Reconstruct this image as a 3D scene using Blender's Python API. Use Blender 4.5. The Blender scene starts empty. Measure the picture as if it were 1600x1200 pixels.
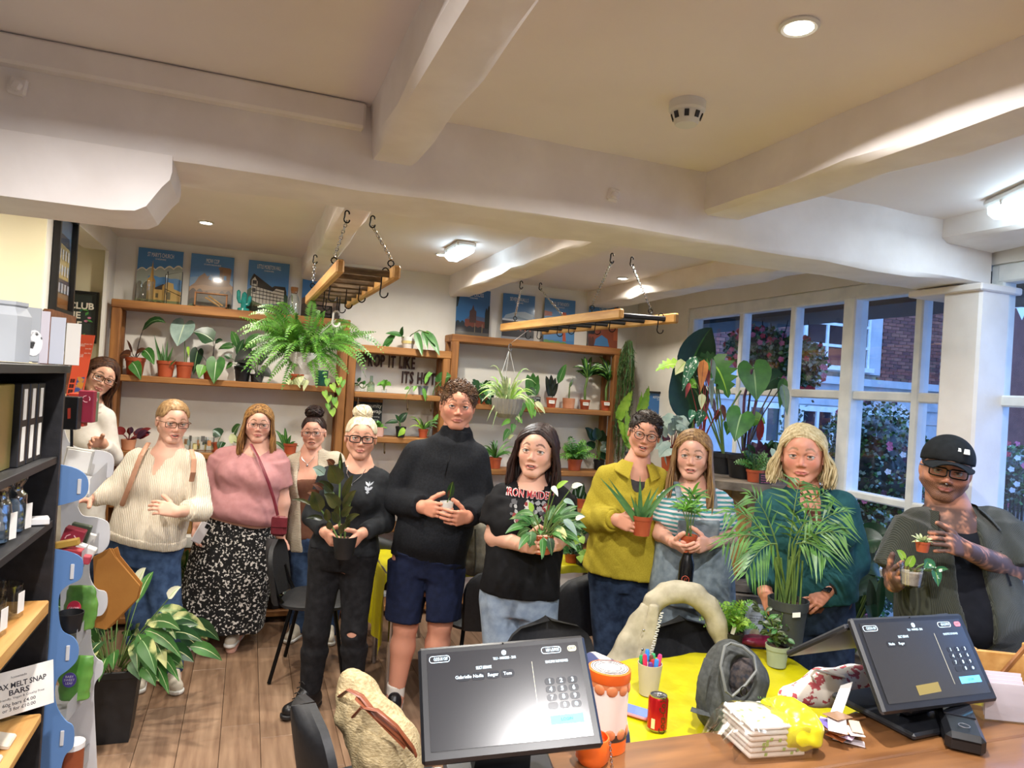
import bpy,bmesh,math,random
import numpy as np
from mathutils import Vector,Matrix,Euler
random.seed(7);rng=np.random.default_rng(7)
S=bpy.context.scene
COL=S.collection
# ---------------------------------------------------------------- camera
FPX=1110.0;YAW=math.radians(20.3);ROLL=math.radians(3.6);PITCH=math.radians(0.4);CAMH=1.85
_F0=np.array([math.sin(YAW),math.cos(YAW),0.]);_R0=np.array([math.cos(YAW),-math.sin(YAW),0.]);_Z=np.array([0,0,1.])
CF=_F0*math.cos(PITCH)+_Z*math.sin(PITCH);_U0=_Z*math.cos(PITCH)-_F0*math.sin(PITCH)
CR=_R0*math.cos(ROLL)+_U0*math.sin(ROLL);CU=_U0*math.cos(ROLL)-_R0*math.sin(ROLL)
CC=np.array([0,0,CAMH])
cam=bpy.data.cameras.new('camera');camo=bpy.data.objects.new('camera',cam);COL.objects.link(camo)
cam.sensor_width=36;cam.sensor_fit='HORIZONTAL';cam.lens=36*FPX/1600;cam.clip_start=0.02;cam.clip_end=200
camo.matrix_world=Matrix(((CR[0],CU[0],-CF[0],0),(CR[1],CU[1],-CF[1],0),(CR[2],CU[2],-CF[2],CAMH),(0,0,0,1)))
S.camera=camo
def ray(x,y):return CF+CR*((x-800)/FPX)+CU*((600-y)/FPX)
def at(x,y,t=None,X=None,Y=None,Z=None):
    'photo pixel to a world point at a given depth t, or on the plane X, Y or Z = const'
    d=ray(x,y)
    if X is not None:t=X/d[0]
    elif Y is not None:t=Y/d[1]
    elif Z is not None:t=(Z-CAMH)/d[2]
    return CC+d*t
# ---------------------------------------------------------------- world, exposure, large lights
W=bpy.data.worlds.new('dusk');S.world=W;W.use_nodes=True
_bg=W.node_tree.nodes['Background'];_bg.inputs[0].default_value=(0.25,0.50,1.1,1);_bg.inputs[1].default_value=2.3
S.view_settings.view_transform='Standard';S.view_settings.look='None';S.view_settings.gamma=1;S.view_settings.use_curve_mapping=False
S.view_settings.exposure=0.6
DOWN_W=11.0;FRONT_W=30.0;BULK_W=5.0
# ---------------------------------------------------------------- materials
_M={}
def srgb(c):
    if isinstance(c,str):
        c=[int(c[i:i+2],16)/255 for i in (0,2,4)]
    return tuple((v/12.92 if v <= .04045 else ((v+.055)/1.055)**2.4)for v in c[:3])+(1.0,)
def mat(name,c1,c2=None,scale=8,rough=.55,metal=0,bump=0,bscale=None,stretch=(1,1,1),detail=4,wave=None,trans=0,emit=0,emitc=None,spec=None,alpha=None,attr=None,sss=0,coat=0,ramp=(.35,.65),sheen=0,ior=None,coord='Object'):
    if name in _M:return _M[name]
    m=bpy.data.materials.new(name);m.use_nodes=True;_M[name]=m
    nt=m.node_tree;N=nt.nodes;L=nt.links;b=N['Principled BSDF'];I=b.inputs
    I['Base Color'].default_value=srgb(c1);I['Roughness'].default_value=rough;I['Metallic'].default_value=metal
    if trans:I['Transmission Weight'].default_value=trans
    if emit:I['Emission Color'].default_value=srgb(emitc or c1);I['Emission Strength'].default_value=emit
    if spec is not None:I['Specular IOR Level'].default_value=spec
    if alpha is not None:I['Alpha'].default_value=alpha
    if coat:I['Coat Weight'].default_value=coat;I['Coat Roughness'].default_value=.1
    if sheen:I['Sheen Weight'].default_value=sheen;I['Sheen Roughness'].default_value=.4
    if ior:I['IOR'].default_value=ior
    if sss:I['Subsurface Weight'].default_value=sss;I['Subsurface Radius'].default_value=(.012,.005,.003);I['Subsurface Scale'].default_value=1.0
    if attr:
        a=N.new('ShaderNodeVertexColor');a.layer_name=attr;src=a.outputs['Color']
    else:src=None
    if c2 is not None or bump or wave:
        tc=N.new('ShaderNodeTexCoord');mp=N.new('ShaderNodeMapping');mp.inputs['Scale'].default_value=stretch
        L.new(tc.outputs[coord],mp.inputs['Vector']);vec=mp.outputs['Vector']
        if wave:
            nz=N.new('ShaderNodeTexWave');nz.wave_type='BANDS';nz.bands_direction=wave[0]
            nz.inputs['Scale'].default_value=scale;nz.inputs['Distortion'].default_value=wave[1];nz.inputs['Detail'].default_value=3;nz.inputs['Detail Scale'].default_value=wave[2]
            fac=nz.outputs['Fac']
        else:
            nz=N.new('ShaderNodeTexNoise');nz.inputs['Scale'].default_value=scale;nz.inputs['Detail'].default_value=detail
            fac=nz.outputs['Fac']
        L.new(vec,nz.inputs['Vector'])
        if c2 is not None:
            rp=N.new('ShaderNodeValToRGB');e=rp.color_ramp.elements
            e[0].position,e[1].position=ramp;e[0].color=srgb(c1);e[1].color=srgb(c2)
            L.new(fac,rp.inputs['Fac']);col=rp.outputs['Color']
            if src is not None:
                mx=N.new('ShaderNodeMix');mx.data_type='RGBA';mx.blend_type='MULTIPLY';mx.inputs[0].default_value=1
                L.new(src,mx.inputs[6]);L.new(col,mx.inputs[7]);src=mx.outputs[2]
            else:src=col
        if bump:
            bn=N.new('ShaderNodeBump');bn.inputs['Strength'].default_value=min(1,bump);bn.inputs['Distance'].default_value=.004
            if bscale:
                n2=N.new('ShaderNodeTexNoise');n2.inputs['Scale'].default_value=bscale;n2.inputs['Detail'].default_value=3
                L.new(vec,n2.inputs['Vector']);L.new(n2.outputs['Fac'],bn.inputs['Height'])
            else:L.new(fac,bn.inputs['Height'])
            L.new(bn.outputs['Normal'],I['Normal'])
    if src is not None:L.new(src,I['Base Color'])
    return m
def glassmat(name,tint=(1,1,1),refl=.12,rough=.02):
    'thin clear sheet: mostly transparent with a fresnel gloss'
    if name in _M:return _M[name]
    m=bpy.data.materials.new(name);m.use_nodes=True;_M[name]=m
    N=m.node_tree.nodes;L=m.node_tree.links;N.clear()
    o=N.new('ShaderNodeOutputMaterial');mx=N.new('ShaderNodeMixShader');t=N.new('ShaderNodeBsdfTransparent');g=N.new('ShaderNodeBsdfGlossy');lw=N.new('ShaderNodeLayerWeight');mu=N.new('ShaderNodeMath')
    t.inputs[0].default_value=(*tint,1);g.inputs['Roughness'].default_value=rough;lw.inputs['Blend'].default_value=.25
    mu.operation='MULTIPLY_ADD';mu.inputs[1].default_value=refl*2;mu.inputs[2].default_value=refl*.3
    L.new(lw.outputs['Facing'],mu.inputs[0]);L.new(mu.outputs[0],mx.inputs[0]);L.new(t.outputs[0],mx.inputs[1]);L.new(g.outputs[0],mx.inputs[2]);L.new(mx.outputs[0],o.inputs[0])
    return m
# ---------------------------------------------------------------- mesh building
def basis(d,up=(0,0,1)):
    d=np.asarray(d,float);d=d/np.linalg.norm(d);u=np.asarray(up,float)
    s=np.cross(d,u)
    if np.linalg.norm(s)<1e-4:s=np.cross(d,np.array([1.,0,0]))
    s=s/np.linalg.norm(s);return d,s,np.cross(s,d)
def nrm(v):
    v=np.asarray(v,float);return v/max(1e-9,np.linalg.norm(v))
def rotz(a):c,s=math.cos(a),math.sin(a);return np.array([[c,-s,0],[s,c,0],[0,0,1.]])
def rotx(a):c,s=math.cos(a),math.sin(a);return np.array([[1.,0,0],[0,c,-s],[0,s,c]])
def roty(a):c,s=math.cos(a),math.sin(a);return np.array([[c,0,s],[0,1.,0],[-s,0,c]])
class MB:
    def __init__(s):s.v=[];s.f=[];s.m=[]
    def add(s,V,Fc,mi=0):
        n=len(s.v);s.v.extend([tuple(map(float,p))for p in V]);s.f.extend([tuple(i+n for i in f)for f in Fc]);s.m.extend([mi]*len(Fc));return s
    def box(s,c,size,rot=None,mi=0,taper=1.0):
        h=np.array(size)/2;V=np.array([(x*(taper if z>0 else 1),y*(taper if z>0 else 1),z)for z in (-1,1)for x,y in ((-1,-1),(1,-1),(1,1),(-1,1))])*h
        if rot is not None:V=V@np.asarray(rot).T
        return s.add(V+np.array(c),[(3,2,1,0),(4,5,6,7),(0,1,5,4),(1,2,6,5),(2,3,7,6),(3,0,4,7)],mi)
    def bbox(s,lo,hi,mi=0):lo=np.array(lo,float);hi=np.array(hi,float);return s.box((lo+hi)/2,hi-lo,mi=mi)
    def cbox(s,c,size,r=.01,rot=None,mi=0):
        'box with chamfered edges'
        h=np.array(size)/2;r=min(r,*(h*.9));V=[];
        for sx in (-1,1):
            for sy in (-1,1):
                for sz in (-1,1):
                    for ax in range(3):
                        p=np.array([sx,sy,sz])*(h-r);p[ax]+=(sx,sy,sz)[ax]*r;V.append(p)
        idx=lambda sx,sy,sz,ax:(((sx>0)*2+(sy>0))*2+(sz>0))*3+ax
        Fc=[]
        for ax in range(3):
            b,c2=(ax+1)% 3,(ax+2)% 3
            for sg in (-1,1):
                q=[]
                for (u,w)in ((-1,-1),(1,-1),(1,1),(-1,1)):
                    k=[0,0,0];k[ax]=sg;k[b]=u;k[c2]=w;q.append(idx(*k,ax))
                Fc.append(tuple(q)if sg>0 else tuple(q[::-1]))
            for u in (-1,1):
                for w in (-1,1):
                    k1=[0,0,0];k1[ax]=-1;k1[b]=u;k1[c2]=w;k2=list(k1);k2[ax]=1
                    q=(idx(*k1,b),idx(*k2,b),idx(*k2,c2),idx(*k1,c2));Fc.append(q if u*w>0 else q[::-1])
        for sx in (-1,1):
            for sy in (-1,1):
                for sz in (-1,1):
                    q=tuple(idx(sx,sy,sz,a)for a in range(3));Fc.append(q if sx*sy*sz>0 else q[::-1])
        V=np.array(V)
        if rot is not None:V=V@np.asarray(rot).T
        return s.add(V+np.array(c),Fc,mi)
    def tube(s,pts,r,n=8,mi=0,caps=True,closed=False,flat=1.0):
        P=[np.asarray(p,float)for p in pts];m=len(P);R=r if hasattr(r,'__len__')else [r]*m
        V=[];up=np.array([0,0,1.]);s0=None
        for i in range(m):
            d=P[(i+1)% m]-P[i-1]if (closed or 0<i<m-1)else (P[1]-P[0]if i == 0 else P[-1]-P[-2])
            d=nrm(d)
            if s0 is None:
                _,s0,_=basis(d)
            s0=s0-d*np.dot(s0,d);s0=nrm(s0);u0=np.cross(s0,d)
            for k in range(n):
                a=2*math.pi*k/n;V.append(P[i]+R[i]*(math.cos(a)*s0+flat*math.sin(a)*u0))
        Fc=[]
        for i in range(m if closed else m-1):
            j=(i+1)% m
            for k in range(n):k2=(k+1)% n;Fc.append((i*n+k2,i*n+k,j*n+k,j*n+k2))
        if caps and not closed:Fc +=[tuple(range(n)),tuple(range((m-1)*n,m*n))[::-1]]
        return s.add(V,Fc,mi)
    def lathe(s,prof,c=(0,0,0),n=24,mi=0,rot=None,sc=(1,1,1)):
        V=[];Fc=[]
        for r,z in prof:
            for k in range(n):a=2*math.pi*k/n;V.append((r*math.cos(a)*sc[0],r*math.sin(a)*sc[1],z*sc[2]))
        for i in range(len(prof)-1):
            for k in range(n):k2=(k+1)% n;Fc.append((i*n+k,i*n+k2,(i+1)*n+k2,(i+1)*n+k))
        V=np.array(V)
        if rot is not None:V=V@np.asarray(rot).T
        return s.add(V+np.array(c),Fc,mi)
    def ell(s,c,r,n=12,m=8,rot=None,mi=0):
        return s.lathe([(math.sin(math.pi*i/m),-math.cos(math.pi*i/m))for i in range(m+1)],c,n,mi,rot=(np.eye(3)if rot is None else np.asarray(rot))@np.diag(r))
    def prism(s,poly,depth,M=None,mi=0):
        'poly: 2D (x,y) ccw, extruded from z=0 to z=depth, then 4x4 or 3x4 placed'
        n=len(poly);V=np.array([(x,y,z)for z in (0,depth)for x,y in poly])
        Fc=[tuple(range(n))[::-1],tuple(range(n,2*n))]+[(i,(i+1)% n,n+(i+1)% n,n+i)for i in range(n)]
        if M is not None:M=np.asarray(M);V=V@M[:3,:3].T+M[:3,3]
        return s.add(V,Fc,mi)
    def grid(s,P,mi=0,closed=False):
        P=np.asarray(P);a,b=P.shape[:2];Fc=[]
        for i in range(a-1):
            for j in range(b if closed else b-1):j2=(j+1)% b;Fc.append((i*b+j,i*b+j2,(i+1)*b+j2,(i+1)*b+j))
        return s.add(P.reshape(-1,3),Fc,mi)
def frame(o,ex,ey,ez=None):
    M=np.eye(4);ex=nrm(ex);ey=nrm(ey);M[:3,0]=ex;M[:3,1]=ey;M[:3,2]=nrm(np.cross(ex,ey))if ez is None else nrm(ez);M[:3,3]=o;return M
_meshes={}
def link(name,me,parent=None):
    o=bpy.data.objects.new(name,me);COL.objects.link(o)
    if parent is not None:o.parent=parent
    return o
def mesh(name,mb,mats,smooth=None):
    me=bpy.data.meshes.new(name);me.from_pydata(mb.v,[],mb.f)
    for m in (mats if isinstance(mats,(list,tuple))else [mats]):me.materials.append(m)
    if any(mb.m):me.polygons.foreach_set('material_index',mb.m)
    if smooth is not None:
        me.shade_smooth()
        if smooth<180:me.set_sharp_from_angle(angle=math.radians(smooth))
    me.update();return me
def wloc(o):
    v=np.zeros(3)
    while o is not None:v=v+np.array(o.location);o=o.parent
    return v
def part(name,mb,mats,parent=None,smooth=35,world=True):
    'one mesh object; world=True: vertices are in world space and the parents are only translated'
    if world and parent is not None:
        off=wloc(parent);mb.v=[(a-off[0],b-off[1],c-off[2])for a,b,c in mb.v]
    return link(name,mesh(name,mb,mats,smooth),parent)
def tag(o,label=None,cat=None,group=None,kind=None):
    if label:o['label']=label
    if cat:o['category']=cat
    if group:o['group']=group
    if kind:o['kind']=kind
    return o
def thing(name,label,cat,loc=(0,0,0),rz=0,group=None):
    o=bpy.data.objects.new(name,None);COL.objects.link(o);o.location=tuple(map(float,loc));o.rotation_euler=(0,0,rz);o.empty_display_size=.05
    return tag(o,label,cat,group)
def solo(name,mb,mats,label,cat,loc=None,group=None,smooth=35):
    'a thing that is one mesh, its origin at loc'
    if loc is None:
        V=np.array(mb.v);loc=(V[:,0].mean(),V[:,1].mean(),V[:,2].min())
    mb.v=[(a-loc[0],b-loc[1],c-loc[2])for a,b,c in mb.v]
    o=link(name,mesh(name,mb,mats,smooth));o.location=tuple(map(float,loc));return tag(o,label,cat,group)
def copy_tree(o,parent=None):
    c=o.copy();COL.objects.link(c);c.parent=parent
    for ch in o.children:copy_tree(ch,c)
    return c
def struct(name,mb,m,parent=None,smooth=30):
    o=part(name,mb,m,parent,smooth,world=True)
    if parent is None:o['kind']='structure'
    return o
# text as flat meshes
_tc={}
def textmesh(s,size=1,align='CENTER',bold=0,shear=0,spacing=1):
    k=(s,align,bold,shear,spacing)
    if k not in _tc:
        cu=bpy.data.curves.new('t','FONT');cu.body=s;cu.align_x=align;cu.align_y='CENTER';cu.offset=bold;cu.shear=shear;cu.space_character=spacing;cu.resolution_u=2
        o=bpy.data.objects.new('t',cu);me=bpy.data.meshes.new_from_object(o)
        _tc[k]=([tuple(v.co)for v in me.vertices],[tuple(p.vertices)for p in me.polygons])
        bpy.data.objects.remove(o);bpy.data.meshes.remove(me);bpy.data.curves.remove(cu)
    V,Fc=_tc[k];return np.array(V).reshape(-1,3)*size,Fc
def text(mb,s,M,size,width=None,mi=0,lift=.0006,**kw):
    'flat lettering laid on frame M (x right, y up, z out)'
    V,Fc=textmesh(s,size,**kw)
    if len(V)== 0:return mb
    if width:V[:,0]*= width/max(1e-6,np.ptp(V[:,0]))
    M=np.asarray(M);V[:,2]+= lift
    return mb.add(V@M[:3,:3].T+M[:3,3],Fc,mi)
def sub(M,x,y,z=0):
    M=np.array(M);M[:3,3]=M[:3,:3]@np.array([x,y,z])+M[:3,3];return M
# the usual materials
WHITEW=mat('painted_wall','ECE9E2','E2DED4',3,.75,bump=.12,bscale=40)
CEILM=mat('ceiling_paint','F4ECE8','EFE6E2',2,.7,bump=.1,bscale=25)
BEAMM=mat('painted_timber','F5EFEB','EBE4DF',5,.6,bump=.5,bscale=14,stretch=(1,1,1))
FRAMEW=mat('window_paint','EEF0EE','DEE2E2',9,.5,bump=.1,bscale=30)
WOOD=mat('rustic_wood','7A4A22','B07A40',2.2,.6,bump=.35,stretch=(1,8,8),wave=None,detail=8,ramp=(.3,.7))
WOODY=mat('rustic_wood_upright','6E4220','A66F38',2.2,.6,bump=.35,stretch=(9,9,1),detail=8,ramp=(.3,.7))
WOODD=mat('rustic_wood_deep','7A4A22','AD773E',2.2,.6,bump=.35,stretch=(9,1,9),detail=8,ramp=(.3,.7))
LADW=mat('ladder_wood','B5803F','D2A362',2.5,.55,bump=.25,stretch=(9,1,9),detail=8)
DARKRUNG=mat('worn_rung','4A3B2C','75614A',6,.7,bump=.4,stretch=(2,9,9))
BLACKP=mat('black_plastic','141416','1D1D20',20,.45)
BLACKM=mat('black_metal','0E0E10',rough=.35,metal=.6)
CHROME=mat('steel','B8B8BA',rough=.25,metal=1)
SOIL=mat('soil','2A1D14','5A4330',60,.95,bump=.8,bscale=120)
TERRA=mat('terracotta_plastic','A64A2A','B85A36',10,.5)
TERRAP=mat('terracotta_clay','C98560','D49A78',12,.8)
BLKPOT=mat('black_pot','17181A','222326',14,.5)
GREYPOT=mat('grey_pot','8F8B84','A09B93',12,.7)
WHITEP=mat('white_plastic','E9E8E4','DDDCD6',6,.4)
PAPER=mat('paper','EFECE6','E4E0D8',12,.8)
CARDW=mat('white_card','E6E4E2','DAD8D6',6,.65)
UPV=np.array([0,0,1.])
# ================================================================ room shell
CEIL=2.77;XR=3.35;YB=5.8
mb=MB();mb.bbox((-4.2,-3.2,-.12),(XR+.3,YB+.3,-.012));floor=struct('floor',mb,mat('subfloor','3A3029',rough=.9))
# laminate planks, each a piece of the floor
pm=[]
for i,(a,b)in enumerate([('6E523E','A3846A'),('674C39','987A61'),('775A46','AC8E74')]):
    pm.append(mat('laminate_%d' % i,a,b,2.6,.42,bump=.15,stretch=(9,.7,1),detail=9,ramp=(.28,.74)))
PW=.19;PL=1.25
pmesh=[]
for i in range(3):
    q=MB();q.cbox((0,0,-.006),(PW-.0022,PL-.0022,.012),.0015);pmesh.append(mesh('plank',q,pm[i],30))
k=0
for ix in range(int(5.1/PW)):
    x=-1.45+ix*PW;off=random.uniform(0,PL)
    for iy in range(6):
        y=.6+off-PL+iy*PL
        if y-PL/2>YB-.02 or y+PL/2<.9:continue
        o=link('plank',pmesh[random.randrange(3)],floor);o.location=(x,y,0);k += 1
# ceiling
mb=MB();mb.bbox((-4.2,-3.2,CEIL),(XR+.3,YB+.3,CEIL+.12));ceiling=struct('ceiling',mb,CEILM)
# walls
mb=MB();mb.bbox((-.95,YB,0),(XR+.3,YB+.15,CEIL));struct('wall_back',mb,WHITEW)
mb=MB()
mb.bbox((-.97,5.52,0),(-.95,YB+.15,CEIL));mb.bbox((-1.1,4.44,2.62),(-.95,5.52,CEIL))
mb.bbox((-4.2,3.98,0),(-.95,4.44,CEIL))
struct('wall_left',mb,WHITEW)
CREAM=mat('cream_wall','F3EBCB','EFE6C2',2,.8,bump=.1,bscale=30)
mb=MB();mb.bbox((-2.2,5.62,0),(-.97,5.77,CEIL));mb.bbox((-2.35,4.44,0),(-2.2,5.77,CEIL));struct('wall_recess',mb,CREAM)
mb=MB();mb.bbox((-4.2,3.963,0),(-.952,3.98,CEIL));struct('wall_cream',mb,CREAM)
mb=MB();mb.bbox((-1.42,3.90,0),(-1.34,3.963,CEIL));struct('trim_1',mb,CREAM)
mb=MB();mb.bbox((-4.2,-3.35,0),(XR+.3,-3.2,CEIL));struct('wall_front',mb,WHITEW)
mb=MB();mb.bbox((-4.35,-3.2,0),(-4.2,4.44,CEIL));struct('wall_side',mb,WHITEW)
# baseboards
mb=MB();mb.cbox((1.2,YB-.008,.06),(4.3,.016,.12),.005);struct('baseboard_back',mb,FRAMEW)
# ---- great cross beam with rough corner, brace end and fillet board
def timber(mb,x0,x1,y0,y1,z0,z1,axis,n=14,jit=.006):
    'hewn timber: chamfered rectangular section lofted with small wander'
    c=.018;prof=[(y0+c,z0),(y1-c,z0),(y1,z0+c),(y1,z1),(y0,z1),(y0,z0+c)]if axis == 'x' else [(x0+c,z0),(x1-c,z0),(x1,z0+c),(x1,z1),(x0,z1),(x0,z0+c)]
    P=[]
    a0,a1=(x0,x1)if axis == 'x' else (y0,y1)
    for i in range(n+1):
        a=a0+(a1-a0)*i/n;row=[]
        for (b,z)in prof:
            jb=rng.normal(0,jit);jz=rng.normal(0,jit)if z<z1-.01 else 0
            row.append((a,b+jb,z+jz)if axis == 'x' else (b+jb,a,z+jz))
        P.append(row)
    P=np.array(P)
    if axis == 'x':P=P[:,::-1]
    mb.grid(P,closed=True);k=len(prof)
    N=len(mb.v);mb.f.append(tuple(range(N-k,N)));mb.f.append(tuple(range(N-k*(n+1),N-k*n))[::-1]);mb.m +=[0,0]
    return mb
beam=struct('beam_cross',timber(MB(),-4.2,3.33,2.43,2.74,2.49,CEIL,'x',30),BEAMM,smooth=40)
mb=MB();mb.cbox((-1.94,2.415,2.725),(4.5,.05,.085),.008);part('fillet_board',mb,BEAMM,beam)
# brace under the beam on the left, its end cut to an ogee
prof=[(-2.4,2.50),(-2.4,2.31),(-.42,2.31),(-.355,2.317),(-.325,2.335),(-.31,2.36),(-.285,2.40),(-.265,2.425),(-.26,2.45),(-.262,2.50)]
mb=MB();mb.prism(prof,.30,frame((0,2.72,0),(1,0,0),(0,0,1)))
part('brace',mb,BEAMM,beam,25)
for (x,y)in ((28,135),(958,305)):# square bolt plates on the beam face
    p=at(x,y,Y=2.425);mb=MB();mb.cbox(p,(.048,.02,.052),.006,rot=roty(.15));mb.cbox(p+np.array([0,-.012,-.002]),(.026,.02,.028),.006,rot=roty(.4));part('bolt',mb,BEAMM,beam)
# joists
for i,(x0,x1,y0,y1,z0)in enumerate([(.335,.495,-1.5,2.44,2.6),(.33,.48,2.73,YB,2.6),(1.68,1.86,-1.5,2.44,2.6),(1.53,1.72,2.73,YB,2.6),(2.82,3.05,2.73,YB,2.64),(3.0,3.35,-1.5,2.44,2.66),(-1.6,-1.4,-1.5,2.44,2.6)]):
    struct('beam_joist',timber(MB(),x0,x1,y0,y1,z0,CEIL+.01,'y',16,.005),BEAMM,smooth=40)
# ---- right hand window wall
mb=MB();mb.bbox((XR,4.985,0),(XR+.15,YB+.15,CEIL));mb.bbox((XR,-3.2,0),(XR+.15,4.985,.5));mb.bbox((XR,-3.2,2.6),(XR+.15,4.985,CEIL));mb.bbox((XR,-3.2,.5),(XR+.15,0.6,2.6))
struct('wall_right',mb,WHITEW)
def wbar(mb,y,z0,z1,w=.06,d=.09):mb.cbox((XR+.06,y,(z0+z1)/2),(d,w,z1-z0),.008)
def hbar(mb,y0,y1,z,h=.05,d=.08):mb.cbox((XR+.06,(y0+y1)/2,z),(d,abs(y1-y0),h),.008)
GL=glassmat('window_glass',(.97,.98,1),.1)
vert=[4.965,at(1151,560,X=XR)[1],at(1232,540,X=XR)[1],at(1321,560,X=XR)[1],at(1427,560,X=XR)[1],2.62]
def window(name,ys,wide):
    root=thing(name,None,None,(XR,(ys[0]+ys[-1])/2,.5));root['kind']='structure'
    mb=MB();hbar(mb,ys[0],ys[-1],2.555,.09,.10);hbar(mb,ys[0],ys[-1],.53,.08,.12);wbar(mb,ys[0],.5,2.6,.07);wbar(mb,ys[-1],.5,2.6,.07);part('window_frame',mb,FRAMEW,root)
    for i,y in enumerate(ys[1:-1]):
        mb=MB();wbar(mb,y,.55,2.53,.095 if i in wide else .05,.11 if i in wide else .08);part('mullion',mb,FRAMEW,root)
    zs=(1.94,1.355,.95)
    for a,b in zip(ys[:-1],ys[1:]):
        for z in zs:mb=MB();hbar(mb,a,b,z,.055 if z == 1.94 else .045,.07);part('glazing_bar',mb,FRAMEW,root)
        zz=[.55,.95,1.355,1.94,2.53]
        for z0,z1 in zip(zz[:-1],zz[1:]):
            mb=MB();mb.box((XR+.06,(a+b)/2,(z0+z1)/2),(.004,abs(a-b)-.02,z1-z0-.02));part('pane',mb,GL,root)
    return root
window('window_1',vert,(2,))
window('window_2',[2.42,1.25,.62],())
mb=MB();mb.cbox((3.30,2.475,1.245),(.20,.20,2.49),.012);mb.cbox((3.32,2.56,2.47),(.28,.40,.035),.006);struct('post_timber',mb,BEAMM)
mb=MB();mb.cbox((XR-.03,3.8,.515),(.16,2.5,.035),.006);struct('window_sill',mb,FRAMEW)
# dark eave just outside the panes
mb=MB();mb.bbox((XR+.22,-.5,2.50),(XR+.75,6.4,2.62));struct('eave_outside',mb,mat('black_fascia','15161A',rough=.6))
# ---------------------------------------------------------------- lamps of the room
WARM=(1.0,.925,.80);COOLW=(1.0,.965,.95);NEUT=(1.0,.93,.82)
LENS=mat('lamp_lens','FFFFFF',emit=30,emitc='FFF6E6')
def downlight(loc,label,watt=None,col=WARM):
    t=thing('ceiling_downlight',label,'ceiling light',(loc[0],loc[1],CEIL),group='recessed downlights')
    mb=MB();mb.lathe([(.034,-.001),(.046,-.001),(.048,-.006),(.042,-.011),(.034,-.009),(.034,-.001)],loc[:2]+(CEIL,),28);part('bezel',mb,WHITEP,t)
    mb=MB();mb.lathe([(.0,-.0075),(.034,-.0075)],loc[:2]+(CEIL,),28);o=part('lens',mb,LENS,t)
    l=bpy.data.lights.new('lamp','AREA');l.shape='DISK';l.size=.07;l.energy=watt or (DOWN_W if loc[1]>2.2 else FRONT_W);l.color=col if loc[1]>2.2 else COOLW;l.spread=math.radians(160)
    lo=bpy.data.objects.new('lamp',l);COL.objects.link(lo);lo.parent=t;lo.location=(0,0,-.02)
    return t
for (x,y),lb in (((-.31,4.83),'recessed downlight in the rear ceiling above the church and castle posters'),((1.22,4.89),'recessed downlight next to the small bulkhead light'),((2.68,4.91),'recessed downlight between the chains of the long ladder'),((1.19,1.38),'bright recessed downlight near the smoke alarm at the top')):
    downlight((x,y),lb,7 if x>2 else None)
for (x,y,w,lb)in ((-.31,1.38,None,'over the bookcase aisle'),(-1.6,1.2,None,'left of the bookcase'),(2.5,.2,8,'beside the front window'),(.56,-.04,None,'above the centre till'),(-.31,-.9,None,'at the back of the shop'),(-1.75,3.1,17,'added to brighten the cream wall'),(-.3,3.5,17,'over the cream jumper'),(1.02,3.5,12,'over the band shirt'),(2.25,3.6,6,'over the palm')):  # the cream wall downlight is an unseen lamp added to brighten that side
    downlight((x,y),'recessed downlight out of view '+lb,w)
BULKE=mat('bulkhead_diffuser','E8F6FF',emit=9,emitc='CFEBFF',rough=.3)
def bulkhead(loc,rz,L,wd,label,watt):
    t=thing('bulkhead_light',label,'ceiling light',(loc[0],loc[1],CEIL),rz)
    mb=MB();mb.cbox((0,0,-.018),(L,wd,.036),.012);part('base',mb,WHITEP,t,world=False)
    pr=[(-wd*.42,0),(wd*.42,0),(wd*.40,-.03),(wd*.22,-.048),(-wd*.22,-.048),(-wd*.40,-.03)][::-1]
    mb=MB();mb.prism(pr,L*.92,frame((-L*.46,0,-.036),(0,1,0),(0,0,1)));part('diffuser',mb,BULKE,t,world=False)
    for s in (-1,1):mb=MB();mb.cbox((s*L*.30,wd*.43,-.04),(.018,.008,.02),.003);part('clip',mb,WHITEP,t,world=False)
    l=bpy.data.lights.new('lamp','AREA');l.shape='RECTANGLE';l.size=L*.9;l.size_y=wd*.8;l.energy=watt;l.color=(.80,.93,1.0)
    lo=bpy.data.objects.new('lamp',l);COL.objects.link(lo);lo.parent=t;lo.location=(0,0,-.09)
bulkhead((1.24,4.5),math.radians(90),.34,.13,'small cool white bulkhead light on the rear ceiling',BULK_W)
bulkhead((2.78,1.83),math.radians(65),.62,.13,'long cool white bulkhead light near the windows',BULK_W)
# smoke alarm
p=(1.22,1.89);t=thing('smoke_alarm','white round smoke alarm on the front ceiling','smoke alarm',(*p,CEIL))
mb=MB();mb.lathe([(.056,0),(.056,-.026),(.05,-.032),(.0,-.032)],(*p,CEIL),28);part('base',mb,WHITEP,t)
mb=MB();mb.lathe([(.048,-.03),(.036,-.066),(.033,-.07),(.0,-.071)],(*p,CEIL),28);part('head',mb,WHITEP,t)
for k in range(8):
    a=k*math.pi/4+.2;mb=MB();mb.box((p[0]+math.cos(a)*.0425,p[1]+math.sin(a)*.0425,CEIL-.046),(.007,.014,.020),rot=rotz(a)@roty(.33));part('vent_slot',mb,BLACKP,t)
# ================================================================ outside
BR=[mat('brick_%d' % i,c,d,9,.85,bump=.3)for i,(c,d)in enumerate([('7A4A42','8E5A4E'),('6B3F3B','80504A'),('855248','9A6656'),('5E3A38','724A46')])]
MORT=mat('mortar','8A8078','988E86',14,.9)
STONE=mat('stucco_white','C9CBCC','B4B8BB',3,.8,bump=.2,bscale=20)
DGLASS=mat('dark_window_glass','20262E','2C3038',2,.08)
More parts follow.
